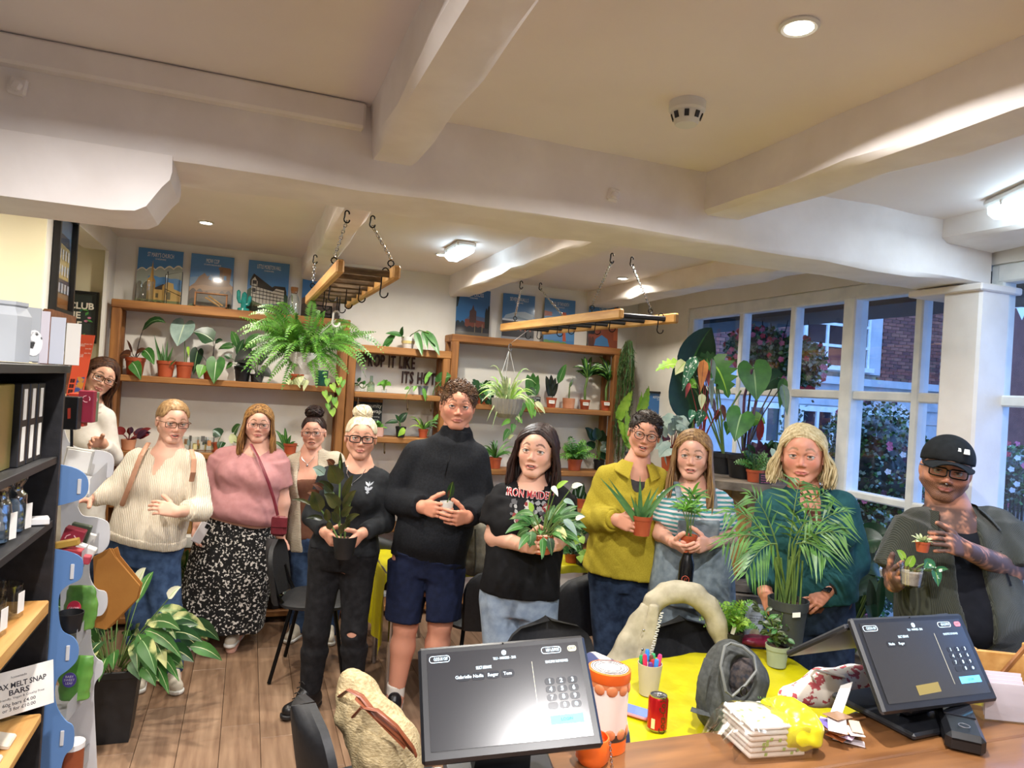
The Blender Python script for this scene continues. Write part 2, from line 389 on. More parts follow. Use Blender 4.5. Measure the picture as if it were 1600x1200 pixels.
# facade frame: fx along the facade to the right, faces us
fa=at(1060,600,t=14.5);fb=at(1500,600,t=17.0)
fx=nrm((fb-fa)*np.array([1,1,0]));fn=np.array([fx[1],-fx[0],0]);fo=np.array([fa[0],fa[1],0])
def fac(x,y,out=0.0):
    'photo pixel onto the facade plane: returns (s, z)'
    d=ray(x,y);t=np.dot(fo+fn*out-CC,fn)/np.dot(d,fn);p=CC+d*t;return np.dot(p-fo,fx),p[2]
def FW(s,z,out=0):return fo+fx*s+fn*out+np.array([0,0,z])
FR=np.column_stack([fx,fn,[0,0,1]])
def fbox(mb,s0,s1,z0,z1,o0,o1,mi=0):mb.box(FW((s0+s1)/2,(z0+z1)/2,(o0+o1)/2),(abs(s1-s0),abs(o1-o0),abs(z1-z0)),rot=FR,mi=mi);return mb
led=fac(1300,590)[1]# ledge between brick and stucco
bld=thing('townhouse','red brick house with white rendered ground floor seen through the panes','building',FW(3,-.3))
fbox(mb := MB(),-3,9,led-.12,9,-.4,-.03);part('wall',mb,MORT,bld)
fbox(mb := MB(),-3,9,-.4,led-.12,-.4,0);part('stucco_wall',mb,STONE,bld)
fbox(mb := MB(),-3,9,led-.14,led+.02,-.1,.16);part('ledge',mb,STONE,bld)
fbox(mb := MB(),-3,9,led-.62,led-.5,-.1,.06);part('cornice',mb,STONE,bld)
# upper sash window
s0,zt=fac(1258,470);s1,zb=fac(1350,578);ztop=zt+.9
fbox(mb := MB(),s0-.28,s1+.42,zb-.1,ztop,-.06,.05);part('window_surround',mb,STONE,bld)
wu=thing('window',None,None,FW(s0,zb));wu.parent=bld;wu.location=Vector(FW(s0,zb)-wloc(bld))
mb=MB();fbox(mb,s0,s1,zb,ztop,.05,.07);part('pane',mb,DGLASS,wu)
mb=MB();W3=(s1-s0)/3
for k in range(4):x=s0+k*W3;fbox(mb,x-.03,x+.03,zb,ztop,.06,.11)
for k in range(5):z=zb+k*.47;fbox(mb,s0,s1,z-.03,z+.03,.06,.115)
fbox(mb,s0-.1,s1+.1,zb-.07,zb+.03,.05,.2);part('sash',mb,FRAMEW,wu)
mb=MB();fbox(mb,s0+.1,s1-.1,zb+.04,zb+.42,.071,.074);part('blind',mb,mat('red_blind','7A3B2E','8A4A38',4,.8),wu)
# bricks, upper storey
bw,bh=.235,.079
cand=[]
sL,sR=-2.0,7.0
for r in range(int(2.6/bh)):
    z=led+.06+r*bh
    for c in range(int((sR-sL)/bw)+1):
        s=sL+c*bw+(bw/2 if r % 2 else 0)
        if s0-.30<s<s1+.44:continue
        q=FW(s,z);v=q-CC;zc=v@CF;px=800+FPX*(v@CR)/zc;py=600-FPX*(v@CU)/zc
        vis=1085<px<1480 and 480<py<600
        cand.append((0 if vis else 1,zc,s,z))
cand.sort()
bms=[]
for i in range(4):q=MB();q.box((0,0,0),(bw-.014,.03,bh-.013),rot=FR);bms.append(mesh('brick',q,BR[i]))
for vis,zc,s,z in cand[:300]:
    o=link('brick',bms[random.randrange(4)],bld);o.location=Vector(FW(s,z,-.012+random.uniform(-.004,.004))-wloc(bld))
mb=MB()
for vis,zc,s,z in cand[300:]:mb.box(FW(s,z,-.012+random.uniform(-.004,.004)),(bw-.014,.03,bh-.013),rot=FR,mi=random.randrange(4))
tag(part('brick_field',mb,BR,bld,None),kind='stuff')
# ground floor shop windows and panelling
for (xa,xb,ya,yb)in ((1168,1215,634,700),(1250,1318,640,720),(1332,1372,645,730),(1378,1412,648,730)):
    a,za=fac(xa,ya);b,zb2=fac(xb,yb)
    w=thing('shop_window',None,None,FW(a,zb2));w.parent=bld;w.location=Vector(FW(a,zb2)-wloc(bld))
    fbox(mb := MB(),a,b,zb2-.9,za,.0,.03);part('pane',mb,DGLASS,w)
    mb=MB();fbox(mb,a-.08,b+.08,za-.02,za+.1,0,.08);n=max(2,round((b-a)/.42))
    for k in range(n+1):x=a+(b-a)*k/n;fbox(mb,x-.035,x+.035,zb2-.9,za,.02,.08)
    for z in (za-.75,za-1.4):fbox(mb,a,b,z-.03,z+.03,.02,.075)
    part('sash',mb,FRAMEW,w)
for (xa,xb)in ((1225,1240),(1424,1440),(1442,1478)):
    a,za=fac(xa,650);b,_=fac(xb,650);fbox(mb := MB(),a,b,-.3,led-.7,0,.07);part('pilaster',mb,STONE,bld)
    for z in np.arange(-.5,led-.8,.42):fbox(mb := MB(),a,b,z,z+.02,.068,.074);part('joint',mb,MORT,bld)
# second house to the right: painted brick gable, slate roof, pipes
ga=at(1520,600,t=19.0);gb=at(1760,600,t=15.0);fo=np.array([ga[0],ga[1],0]);fx=nrm((gb-ga)*np.array([1,1,0]));fn=np.array([fx[1],-fx[0],0]);FR=np.column_stack([fx,fn,[0,0,1]])
PAINTB=mat('painted_brick','6A3A3C','7C4A4A',5,.8,bump=.3)
nb=thing('gable_house','dark maroon brick gable house beyond the right window','building',FW(2,-.3))
sA=fac(1556,520)[0]-1.2;zA=fac(1575,505)[1];sB=sA+9;zB=zA+2.4
pr=[(sA,-.4),(sB,-.4),(sB,zB),(sB-3.4,zB),(sA,zA-.55)]
mb=MB();mb.prism(pr,.3,frame(FW(0,0,-.33),fx,(0,0,1),-fn)if False else frame(FW(0,0,-.03),fx,(0,0,1)));part('wall',mb,PAINTB,nb)
mb=MB();rp=[(sA-.2,zA-.6),(sA+5.8,zB+.35),(sA+5.8,zB+2.0),(sA-.2,zB+2.0)];mb.prism(rp,.12,frame(FW(0,0,-2.2),fx,(0,0,1)));part('slate_roof',mb,mat('slate','6E7C8C','8C99A8',5,.6,bump=.3,stretch=(1,1,8)),nb)
mb=MB();L_=(FW(sA-.25,zA-.62,.06),FW(sB-3.4,zB+.05,.06));mb.tube(L_,.07,6);part('verge',mb,STONE,nb)
# brick courses of the gable (near pieces singly, the rest joined)
cand=[]
for r in range(int(4.6/bh)):
    z=-.3+r*bh
    for c in range(24):
        s=sA+.3+c*bw+(bw/2 if r % 2 else 0)
        if z>zA-.7+(s-sA)*(zB-zA+.55)/(9-3.4):continue
        v=FW(s,z)-CC;zc=v@CF;px=800+FPX*(v@CR)/zc;py=600-FPX*(v@CU)/zc
        cand.append((0 if 1545<px<1605 and 470<py<800 else 1,-zc,s,z))
cand.sort();bms=[]
for i,(a,b)in enumerate([('6A3A3C','754344'),('60343A','6C3E42'),('744446','7E4C4C')]):
    q=MB();q.box((0,0,0),(bw-.012,.03,bh-.012),rot=FR);bms.append(mesh('brick',q,mat('maroon_brick_%d' % i,a,b,9,.8)))
for vis,zc,s,z in cand[:300]:
    o=link('brick',bms[random.randrange(3)],nb);o.location=Vector(FW(s,z,-.02+.012)-wloc(nb))
mb=MB()
for vis,zc,s,z in cand[300:]:mb.box(FW(s,z,-.008),(bw-.012,.03,bh-.012),rot=FR)
tag(part('brick_field',mb,_M['maroon_brick_0'],nb,None),kind='stuff')
for pts in ([(1553,675),(1600,672)],[(1566,560),(1566,690),(1572,760)],[(1553,690),(1556,790)]):
    mb=MB();mb.tube([FW(*fac(x,y),.04)for x,y in pts],.022,6);part('cable',mb,BLACKP,nb)
mb=MB();a,z=fac(1574,672);fbox(mb,a-.14,a+.14,z-.25,z+.2,0,.12);part('meter_box',mb,BLACKP,nb)
# street
mb=MB();mb.bbox((XR+.2,-8,-.42),(32,32,-.3));struct('pavement_outside',mb,mat('street_paving','6E6A66','7E7A75',3,.85,bump=.3))
# bunting flags
BUN=[mat('bunting_blue','2A5FC0',rough=.7),mat('bunting_white','DDE6EE',rough=.7)]
fl=thing('bunting','string of blue and white bunting flags outside the right window','bunting',at(1556,480,t=7))
mb=MB();mb.tube([at(x,y,t=7)for x,y in ((1540,480),(1570,484),(1600,478),(1640,474))],.006,5);part('string',mb,WHITEP,fl)
for k,(x,y)in enumerate(((1563,483),(1596,480),(1628,476))):
    a,b,c=at(x-8,y,t=7),at(x+9,y,t=7),at(x+1,y+20,t=7);e1=nrm(b-a);mb=MB();M=frame(a,e1,nrm(np.cross(np.cross(e1,c-a),e1)))
    L2=np.linalg.norm(b-a);mb.prism([(0,0),(np.dot(c-a,M[:3,0]),np.dot(c-a,M[:3,1])),(L2,0)],.004,M);part('flag',mb,BUN[k % 2],fl)
p=at(1571,481,t=6.9);mb=MB();mb.ell(p,(.03,.03,.04));solo('festoon_bulb',mb,mat('bulb','FFE9B0',emit=4),'lit festoon bulb on the bunting string','bulb')
# railings
for i,(xa,ya,xb,yb,h,n,t)in enumerate(((1424,745,1452,749,1.0,6,5.6),(1556,742,1612,756,1.0,9,5.4))):
    A=at(xa,ya,t=t);B=at(xb,yb,t=t);B[2]=A[2];g=thing('railing',('short','long')[i]+' black iron railing outside '+('behind the post','the right window')[i],'railing',A*np.array([1,1,0])-UPV*.3)
    mb=MB();mb.tube([A,B],.018,6);part('top_rail',mb,BLACKM,g)
    for k in range(n+1):q=A+(B-A)*k/n;mb=MB();mb.tube([q,q*np.array([1,1,0])-UPV*.3],.009,6);part('baluster',mb,BLACKM,g)
# ================================================================ rustic shelving along the back wall
YS=5.55;SD=.235   # shelf front and depth
SHZ={'L':[2.30,1.78,1.25,.90,.57,.09],'M':[2.12,1.755,1.41,1.05,.71,.09],'R':[2.265,1.71,1.175,.85,.50,.09]}
def shelf_unit(label,x0,x1,levels,up_h):
    t=thing('shelf_unit',label,'shelf',((x0+x1)/2,YS+SD/2,0))
    for s,x in ((0,x0+.03),(1,x1-.03)):
        mb=MB();mb.cbox((x,YS+.03,up_h/2),(.06,.06,up_h),.006);mb.cbox((x,YS+SD-.03,up_h/2),(.06,.055,up_h),.006);part('upright',mb,WOODY,t)
    for i,z in enumerate(levels):
        th=.06 if i == 0 else .045
        if i == 0:a,b=x0-.005,x1+.005
        else:a,b=x0+.06,x1-.06
        mb=MB();m=(a+b)/2+random.uniform(-.12,.12)
        mb.cbox(((a+b)/2,YS+SD/2,z-th/2),(b-a,SD,th),.006);part('shelf_board',mb,WOOD,t)
    return t
shelf_unit('rustic wooden shelf unit under the church, castle and hall posters',-.915,.70,SHZ['L'],2.24)
shelf_unit('narrow rustic wooden shelf unit with the cut out lettering',.705,1.515,SHZ['M'],2.06)
shelf_unit('rustic wooden shelf unit beside the window corner with labelled pots',1.52,3.06,SHZ['R'],2.21)
# black hooks under the middle shelves
HK=mat('antique_hook','4A3A28','6A553C',20,.45,metal=.6)
for i,(x,y,zt)in enumerate(((637,622,1.71),(673,628,1.71),(601,691,1.365),(560,616,1.71))):
    p=at(x,y,Y=YS-.004);p[2]=zt;mb=MB();mb.tube([p+np.array(d)for d in ((0,0,0),(0,-.006,-.05),(0,-.012,-.075),(0,-.026,-.078),(0,-.03,-.062))],.0055,6)
    solo('coat_hook',mb,HK,('small hook under the shelf below the lettering, beside the tall man','small hook under the lettering shelf closest to the tall man','small hook under the shelf of the little rubber plant','small hook under the shelf beside the swap chalkboard')[i],'hook',group='hooks under the shelves')
# ================================================================ travel posters
def pcol(h,r=.35):return mat('print_'+h,h,rough=r,coat=.3)
def poster(label,M,w,h,layers,title=None,sub_=None,sky='4A7FAF',name='poster',th=.003,tsize=.045,frame_=None,glass=False):
    'M: frame at lower-left corner, x right, y up, z out. layers: (colour, [(u,v)...] in 0..1)'
    M=np.array(M);root=thing(name,label,'poster' if not frame_ else 'picture',sub(M,w/2,0)[:3,3])
    mb=MB();mb.prism([(0,0),(w,0),(w,h),(0,h)],th,M);part('print_sheet',mb,pcol(sky),root,None)
    for i,(c,pts)in enumerate(layers):
        mb=MB();pp=[(u*w,v*h)for u,v in pts]
        ar=sum(pp[j][0]*pp[(j+1)% len(pp)][1]-pp[(j+1)% len(pp)][0]*pp[j][1]for j in range(len(pp)))
        if ar<0:pp=pp[::-1]
        mb.prism(pp,.0005,sub(M,0,0,th+.0004*i));o=part('printed_shape',mb,pcol(c),root,None)
    z=th+.0004*len(layers)+.0006
    if title:
        mb=MB();text(mb,title,sub(M,w/2,h*.885,z),tsize,w*(.58 if len(title)>8 else .3))
        if sub_:text(mb,sub_,sub(M,w/2,h*.815,z),.016)
        part('lettering',mb,pcol('E6E8E2'),root,None)
    if frame_:
        c,fw,fd=frame_;mb=MB()
        for (a,b,c2,d)in ((-fw,-fw,w+fw,0),(-fw,h,w+fw,h+fw),(-fw,0,0,h),(w,0,w+fw,h)):mb.prism([(a,b),(c2,b),(c2,d),(a,d)],fd,M)
        part('frame',mb,c,root,25)
    if glass:
        mb=MB();mb.prism([(0,0),(w,0),(w,h),(0,h)],.002,sub(M,0,0,z+.004));part('glass',mb,GL,root,None)
    return root
def scallop(x0,x1,y,n,a,base):
    pts=[(x0,base)]
    for i in range(n*6+1):
        u=i/(n*6);pts.append((x0+(x1-x0)*u,y(u)+a*abs(math.sin(math.pi*u*n))))
    return pts+[(x1,base)]
def rect(a,b,c,d):return [(a,b),(c,b),(c,d),(a,d)]
church=[('E0DAC0',scallop(0,1,lambda u:.585+.12*u,5,.05,.3)),('9FA89C',scallop(0,1,lambda u:.565+.11*u,5,.05,.3)),('4F8DC6',scallop(0.25,1,lambda u:.50-.03*u,3,.02,.1)),
('4A4630',scallop(.0,.3,lambda u:.33,2,.07,.05)),('C9A055',[(.24,.05),(.42,.05),(.42,.42),(.375,.48),(.335,.79),(.30,.5),(.24,.44)]),('A87E3C',[(.335,.79),(.375,.48),(.42,.42),(.42,.05),(.36,.05)]),
('3A2E28',[(.42,.30),(.60,.38),(.66,.26),(.42,.26)]),('D2AC62',rect(.40,.06,.60,.27)),('CDA65A',[(.58,.06),(.58,.34),(.68,.42),(.82,.40),(.84,.30),(1,.26),(1,.06)]),('6B6242',rect(.44,.12,.50,.2)),('6B6242',rect(.70,.1,.77,.24)),('7A8048',rect(0,0,1,.08)),('4C5230',scallop(0,.6,lambda u:.03,4,.03,0))]
castle=[('6E94B8',scallop(0,1,lambda u:.55,3,.03,.3)),('8E6B48',[(0,.38),(.12,.46),(.2,.58),(.33,.66),(.4,.6),(.5,.64),(.55,.52),(.68,.5),(.68,.72),(.64,.78),(.70,.80),(.92,.79),(.95,.76),(.92,.5),(1,.45),(1,0),(0,0)]),('A67F54',[(0,.38),(.3,.44),(.6,.42),(1,.46),(1,.40),(.5,.36),(0,.3)]),
('5B4A3C',scallop(0,1,lambda u:.28+.03*math.sin(9*u),6,.06,0)),('7C624A',[(.68,.5),(.75,.5),(.75,.77),(.68,.74)]),('4E8AC0',rect(.78,.56,.84,.64)),('3E3A2C',scallop(0,1,lambda u:.13,5,.05,0)),('505A34',scallop(0,1,lambda u:.05,4,.03,0)),('6F97BE',[(.42,.55),(.52,.53),(.52,.62),(.46,.64)])]
hall=[('2E4A34',scallop(0,1,lambda u:.42-.05*u,5,.06,.2)),('2B2724',[(.06,.62),(.14,.75),(.6,.52),(.66,.55),(.92,.55),(.96,.45),(.96,.4),(.06,.52)]),('C9C3B4',[(.1,.26),(.1,.62),(.17,.69),(.24,.6),(.24,.5),(.62,.44),(.7,.5),(.9,.48),(.9,.22),(.3,.18)])]
for k in range(9):hall.append(('2B2724',rect(.13+k*.085,.2,.142+k*.085,.58-.03*k)))
for k in range(4):hall.append(('2B2724',[(.1,.30+k*.07),(.9,.25+k*.06),(.9,.262+k*.06),(.1,.312+k*.07)]))
hall +=[('34302C',rect(.12,.55,.22,.62)),('34302C',rect(.12,.40,.2,.47)),('4B5A34',[(0,0),(1,0),(1,.2),(.55,.14),(0,.26)]),('8B8468',[(.2,.13),(.9,.18),(.9,.2),(.2,.16)]),('2F3A2C',[(0,0),(1,0),(1,.08),(0,.14)])]
dark4=[('6B5446',scallop(0,1,lambda u:.36,5,.05,0)),('4A3A32',scallop(0,1,lambda u:.24,6,.05,0)),('A08068',rect(.1,.26,.3,.34)),('B39A84',rect(.55,.24,.8,.33)),('332A26',rect(0,0,1,.14))]
cross=[('22303A',scallop(0,.4,lambda u:.28,3,.05,.1)),('1B2A2A',[(0,.8),(.1,.86),(.04,.62),(0,.6)]),('6F3E34',[(.27,.12),(.27,.36),(.4,.40),(.9,.38),(.95,.30),(.95,.12)]),('4E5A74',[(.3,.37),(.42,.46),(.88,.42),(.95,.33),(.6,.36)]),('4A3430',[(.4,.3),(.4,.54),(.46,.58),(.5,.68),(.54,.58),(.6,.54),(.6,.3)]),('2A2A30',scallop(0,1,lambda u:.2,6,.03,.05)),('16201E',scallop(.86,1,lambda u:.52+.12*u,2,.08,.2)),('8A7A5A',rect(.56,.08,.575,.3)),('8A7A5A',rect(.78,.06,.795,.28)),('55524E',rect(0,0,1,.1))]
dome=[('9FB6C8',[(.02,.45),(.1,.54),(.4,.62),(.7,.64),(.98,.58),(.98,.45)]),('7F98AE',[(.02,.45),(.5,.53),(.98,.45)]),('D8E0E6',rect(.0,.42,1,.46)),('4A4850',rect(0,.2,1,.42)),('2C2A2E',scallop(0,1,lambda u:.2,8,.05,0)),('8A8E94',rect(0,0,1,.08))]
for k in range(6):dome.append(('B0624A',rect(.1+k*.15,.22,.15+k*.15,.34)))
redp=[('4E86BC',scallop(0,1,lambda u:.4,3,.03,.1)),('B5502F',[(.62,.08),(.60,.5),(.55,.68),(.60,.72),(.70,.72),(.75,.6),(.70,.3),(.73,.08)]),('9A4228',[(0,.72),(.25,.70),(.25,.62),(0,.6)]),('5E8A48',scallop(0,.75,lambda u:.08-.04*u,4,.02,0))]
arch=[('7FA2C0',rect(0,.5,1,.6)),('8C4A34',[(0,0),(0,.42),(.3,.5),(.9,.48),(1,.6),(1,0)]),('30363C',[(.3,.5),(.33,.75),(.36,.5)]),('A85A3A',rect(.86,.2,1,.95)),('4A80B4',[(.2,.05),(.25,.2),(.45,.3),(.65,.22),(.72,.05)]),('2A2C30',rect(.0,.3,.2,.5)),('5A3A2E',scallop(0,.2,lambda u:.2,2,.05,0))]
def pm_(x,z,lean=.02):return frame((x,5.755,z),(1,0,0),(0,lean,1),None)if False else frame((x,5.755,z),(1,0,0),(0,.06,1))
A3w,A3h=.297,.405
def setposter(label,x,z,layers,title,s,sky):poster(label,pm_(x,z),A3w,A3h,layers,title,s,sky)
# posters lean on the wall, their foot on the shelf top (front z axis points to the viewer)
setposter('blue travel poster of a church with a tall spire',-.805,2.302,church,"ST MARY'S CHURCH",'CHESHIRE','3F7CB4')
setposter('blue travel poster of a ruined hilltop castle tower',-.455,2.302,castle,'MOW COP','STAFFORDSHIRE','4A82B8')
setposter('blue travel poster of a black and white timbered hall',-.055,2.302,hall,'LITTLE MORETON HALL','CHESHIRE','4A82B8')
setposter('blue travel poster half hidden behind the short hanging ladder',.345,2.302,dark4,'SANDBACH','CHESHIRE','3F78AE')
setposter('dark blue travel poster of a market cross building',1.592,2.267,cross,'LYMM CROSS','CHESHIRE','33699A')
setposter('blue travel poster of a glass dome roof behind the ladder chain',2.005,2.267,dome,'SEVEN WALLS','CHESHIRE','3C76AC')
setposter('blue travel poster with a rust red shape behind the long ladder',2.395,2.267,redp,'ANGEL OF THE NORTH','GATESHEAD','3F7AB2')
setposter('travel poster of a red brick arch next to the trailing plant',2.83,2.267,arch,'CHESTER','CHESHIRE','4A7FAF')
# framed town print and wooden photo frame on the left pier
BLKF=mat('black_frame','131315',rough=.35)
ML=frame((-.945,4.10,2.115),(0,1,0),(0,0,1))
town=[('B8A468',[(.15,.30),(.15,.72),(.3,.74),(.9,.70),(.95,.66),(.95,.30)]),('4A4C5A',[(.2,.72),(.25,.82),(.85,.80),(.95,.68)]),('C9B070',rect(.2,.34,.88,.62)),('34344A',rect(.0,.16,1,.33)),('8A5A2C',rect(0,0,1,.12)),('7E6A52',rect(0,.12,1,.18))]
for k in range(4):
    for r in range(2):town.append(('D8D8D8',rect(.28+k*.16,.37+r*.17,.36+k*.16,.48+r*.17)))
for k in range(5):town.append(('B8B8C0',rect(.08+k*.18,.18,.2+k*.18,.28)))
poster('tall black framed print of a stone town house on the wall pier',ML,.335,.475,town,None,None,'6E8FB4','framed_print',frame_=(BLKF,.022,.03),glass=True)
WF=mat('dark_wood_frame','5A3520','74482C',6,.5,bump=.2,stretch=(1,6,6))
ML2=frame((-.945,4.04,1.72),(0,1,0),(0,0,1))
coll=[('C8BCA0',rect(.06,.5,.45,.95)),('6A7A58',rect(.5,.55,.95,.95)),('8A8478',rect(.06,.05,.3,.45)),('4E5A46',rect(.35,.05,.65,.5)),('A89878',rect(.7,.05,.95,.5)),('E4E0D4',rect(.55,.75,.9,.9))]
poster('brown wooden framed photo collage below the black framed print',ML2,.42,.33,coll,None,None,'D8CFB8','photo_collage',frame_=(WF,.045,.035),glass=True)
MJ=frame((-1.40,5.60,1.995),(1,0,0),(0,0,1))
jung=[]
for k in range(46):
    x,y=random.uniform(.05,.95),random.uniform(.04,.96);a=random.uniform(0,6.3);r=random.uniform(.03,.05)
    if k % 4 == 0:jung.append(('D888A8',[(x+r*.8*math.cos(q),y+r*.6*math.sin(q))for q in np.linspace(0,6.28,9)[:-1]]))
    else:jung.append((('4E9A4A','6FB85A','3A7F6A')[k % 3],[(x+math.cos(a)*r*1.5,y+math.sin(a)*r*1.2),(x-math.sin(a)*r*.6,y+math.cos(a)*r*.5),(x-math.cos(a)*r*1.5,y-math.sin(a)*r*1.2),(x+math.sin(a)*r*.6,y-math.cos(a)*r*.5)]))
jp=poster('black framed green jungle book club poster in the wall recess',MJ,.385,.325,jung,None,None,'2E3836','framed_poster',frame_=(BLKF,.014,.025))
mb=MB()
for s,v in (('BOOK CLUB',.235),('IN THE',.17),('JUNGLE',.105)):text(mb,s,sub(MJ,.385*.52,v,.024),.062,bold=.03)
for v in (.062,.045):text(mb,'MONTHLY AT THE SHOP' if v>.05 else 'ASK FOR DETAILS',sub(MJ,.2,v,.024),.012)
part('lettering',mb,pcol('EDE6D4'),jp,None)
# framed print standing in the window corner
MC=frame(at(1009,668,Y=5.35)+np.array([0,0,0]),(1,-.12,0),(0,.05,1))
poster('black framed blue travel print standing behind the begonias',MC,.26,.30,[('3A74B0',rect(0,0,1,.4))],'ASTON CROSSES','CHESHIRE','2F67A4','framed_print',frame_=(BLKF,.016,.02),tsize=.03)
# PROP IT LIKE ITS HOT: wooden letters fixed to the wall
LET=mat('dark_wood_letter','3B2420','4E302A',12,.6)
sg=thing('wall_lettering','dark wooden letters on the wall reading prop it like its hot','sign',(1.1,5.79,1.86))
def letters(s,xa,xb,zc,hgt,slope=0.0):
    V0,_=textmesh(s,1,'CENTER',.03);w0=np.ptp(V0[:,0]);x=0;adv=[]
    for ch in s:
        if ch == ' ':x += .38;continue
        V,Fc=textmesh(ch,1,'LEFT',.02);w=np.ptp(V[:,0]);adv.append((ch,x,V,Fc,w));x += w+.12
    tot=x-.12;sc=(xb-xa)/tot
    for ch,xx,V,Fc,w in adv:
        V=V.copy();V[:,0]-= V[:,0].min();hz=.73;mb=MB()
        P2=[(xa+(xx+v[0])*sc,v[1]/hz*hgt+zc+slope*(xx+v[0])*sc)for v in V]
        n=len(P2);top=[(a,5.775,b)for a,b in P2];bot=[(a,5.797,b)for a,b in P2]
        from collections import Counter
        E_=Counter();
        for f in Fc:
            for i in range(len(f)):E_[(f[i],f[(i+1)% len(f)])]+= 1
        side=[(a,b,b+n,a+n)for (a,b)in E_ if (b,a)not in E_]
        mb.add(top+bot,[tuple(f)for f in Fc]+[tuple(i+n for i in f)[::-1]for f in Fc]+[s_[::-1]for s_ in side])
        part('letter_'+ch.lower(),mb,LET,sg,None)
letters('PROP IT LIKE',.855,1.275,2.005,.10,0)
letters('ITS HOT',1.175,1.455,1.885,.10,0)
# community swap chalkboard, hung under the lettering shelf
BOARD=mat('chalkboard','23282A','2C3234',8,.8)
MB_=frame((.79,5.70,1.425),(1,0,0),(0,.05,1));sw=thing('chalkboard_sign','chalkboard sign reading Community Plant Swap on the shelf','sign',(.92,5.69,1.425))
mb=MB();mb.prism([(0,0),(.225,0),(.225,.26),(0,.26)],.008,MB_);part('board',mb,BOARD,sw,None)
mb=MB();mb.prism([(0,.25),(.225,.25),(.225,.275),(0,.275)],.012,MB_);part('clip_bar',mb,WOODY,sw,None)
mb=MB();text(mb,'Community',sub(MB_,.118,.222,.009),.046,.2);text(mb,'Plant Swap',sub(MB_,.118,.178,.009),.046,.2,bold=.008);text(mb,'bring a rooted cutting',sub(MB_,.13,.135,.009),.018,.15);text(mb,'take home another',sub(MB_,.13,.11,.009),.018,.13);part('chalk_lettering',mb,pcol('E2E2DC'),sw,None)
mb=MB();mb.prism([(.12,.02),(.2,.015),(.215,.05),(.17,.085),(.13,.06)],.0008,sub(MB_,0,0,.009));part('painted_leaves',mb,pcol('5E9A62'),sw,None)
# ================================================================ hanging ladders
def chain(name,a,b,parent,m=CHROME,r=.0022,ln=.026):
    a=np.array(a);b=np.array(b);L=np.linalg.norm(b-a);n=max(4,int(L/(ln*.72)));d,s,u=basis(b-a);mb=MB()
    for i in range(n):
        c=a+(b-a)*(i+.5)/n;x=s if i % 2 else u;pts=[]
        for k in range(8):q=2*math.pi*k/8;pts.append(c+d*math.cos(q)*ln*.5+x*math.sin(q)*ln*.27)
        mb.tube(pts,r,4,closed=True)
    return part(name,mb,m,parent,60)
def hookpts(p,side,h=.085,r=.018):
    'S hook hung at p: pts in the plane of side and z'
    side=nrm(side);P=[]
    for a in np.linspace(-20,180,7):q=math.radians(a);P.append(np.array(p)+side*(r*.8*math.cos(q))+np.array([0,0,r*.8*math.sin(q)]))
    P.append(np.array(p)-side*r*.8+np.array([0,0,-h*.5]))
    c=np.array(p)+np.array([0,0,-h]);P[-1]=P[-1]
    for a in np.linspace(180,370,7):q=math.radians(a);P.append(c+side*(r*math.cos(q))+np.array([0,0,r*math.sin(q)]))
    return P
def ladder(label,A0,A1,B0,B1,z,n,rungm,hooks,rail=(.036,.062)):
    'two rails A0-A1 and B0-B1 (x,y) near end first'
    A0,A1,B0,B1=[np.array((*p,z))for p in (A0,A1,B0,B1)]
    t=thing('hanging_ladder',label,'ladder',(A0+B1)/2)
    for a,b in ((A0,A1),(B0,B1)):
        d,s,u=basis(b-a);R=np.column_stack([s,d,u]);mb=MB();mb.cbox((a+b)/2,(rail[0],np.linalg.norm(b-a),rail[1]),.008,rot=R);part('rail',mb,LADW,t)
    for k in range(n):
        f=(k+.45)/n;a=A0+(A1-A0)*f;b=B0+(B1-B0)*f;mb=MB();d,s,u=basis(b-a);mb.cbox((a+b)/2,(np.linalg.norm(b-a)+.02,.026,.03),.007,rot=np.column_stack([d,s,u]));part('rung',mb,rungm,t)
    for (e,f,top)in hooks:
        a,b=(A0,A1)if e == 0 else (B0,B1);p=a+(b-a)*f+np.array([0,0,rail[1]/2]);top=np.array(top)
        q=part('ceiling_hook',MB().tube(hookpts(top-np.array([0,0,.02]),(1,.3,0),.03,.013),.0035,6),BLACKM,t)
        part('eye_screw',MB().tube([p-np.array([0,0,.01])]+[p+np.array([0,0,.03])+np.array([.3*.014*math.cos(k),.014*math.sin(k)*.0,.014*math.sin(k)])+np.array([.01*math.cos(k),0,0])for k in np.linspace(-1.57,4.7,9)],.0035,6),BLACKM,t)
        chain('chain',top-np.array([0,0,.055]),p+np.array([0,0,.05]),t)
    return t
ZL=2.335
l1n,l1f,r1n,r1f=[at(x,y,Z=ZL)[:2]for x,y in ((532,416),(473,462),(622,424),(546,477))]
l1f=l1n+np.array([-.02,1.55]);r1n=np.array([r1n[0],l1n[1]-.02]);r1f=r1n+np.array([-.02,1.55])
ladder('short wooden ladder hung on chains above the big fern',l1n,l1f,r1n,r1f,ZL,8,DARKRUNG,[(0,.16,at(543,326,Z=2.6)),(1,.10,at(583,334,Z=2.6)),(0,.83,at(493,396,Z=2.6)),(1,.8,(.50,4.55,2.6))])
l2n,l2f,r2n=[at(x,y,Z=2.325)[:2]for x,y in ((972,490),(784,512),(1058,497))]
dv=(l2f-l2n);r2f=r2n+dv
ROD=mat('steel_rod','3A3A3E',rough=.35,metal=.8)
ladder('long wooden ladder hung on chains near the windows',l2n,l2f,r2n,r2f,2.325,8,ROD,[(0,.2,at(957,393,Z=2.62)),(1,.16,at(988,399,Z=2.66)),(0,.86,at(815,437,Z=2.6)),(1,.8,at(845,440,Z=2.66))],(.034,.06))
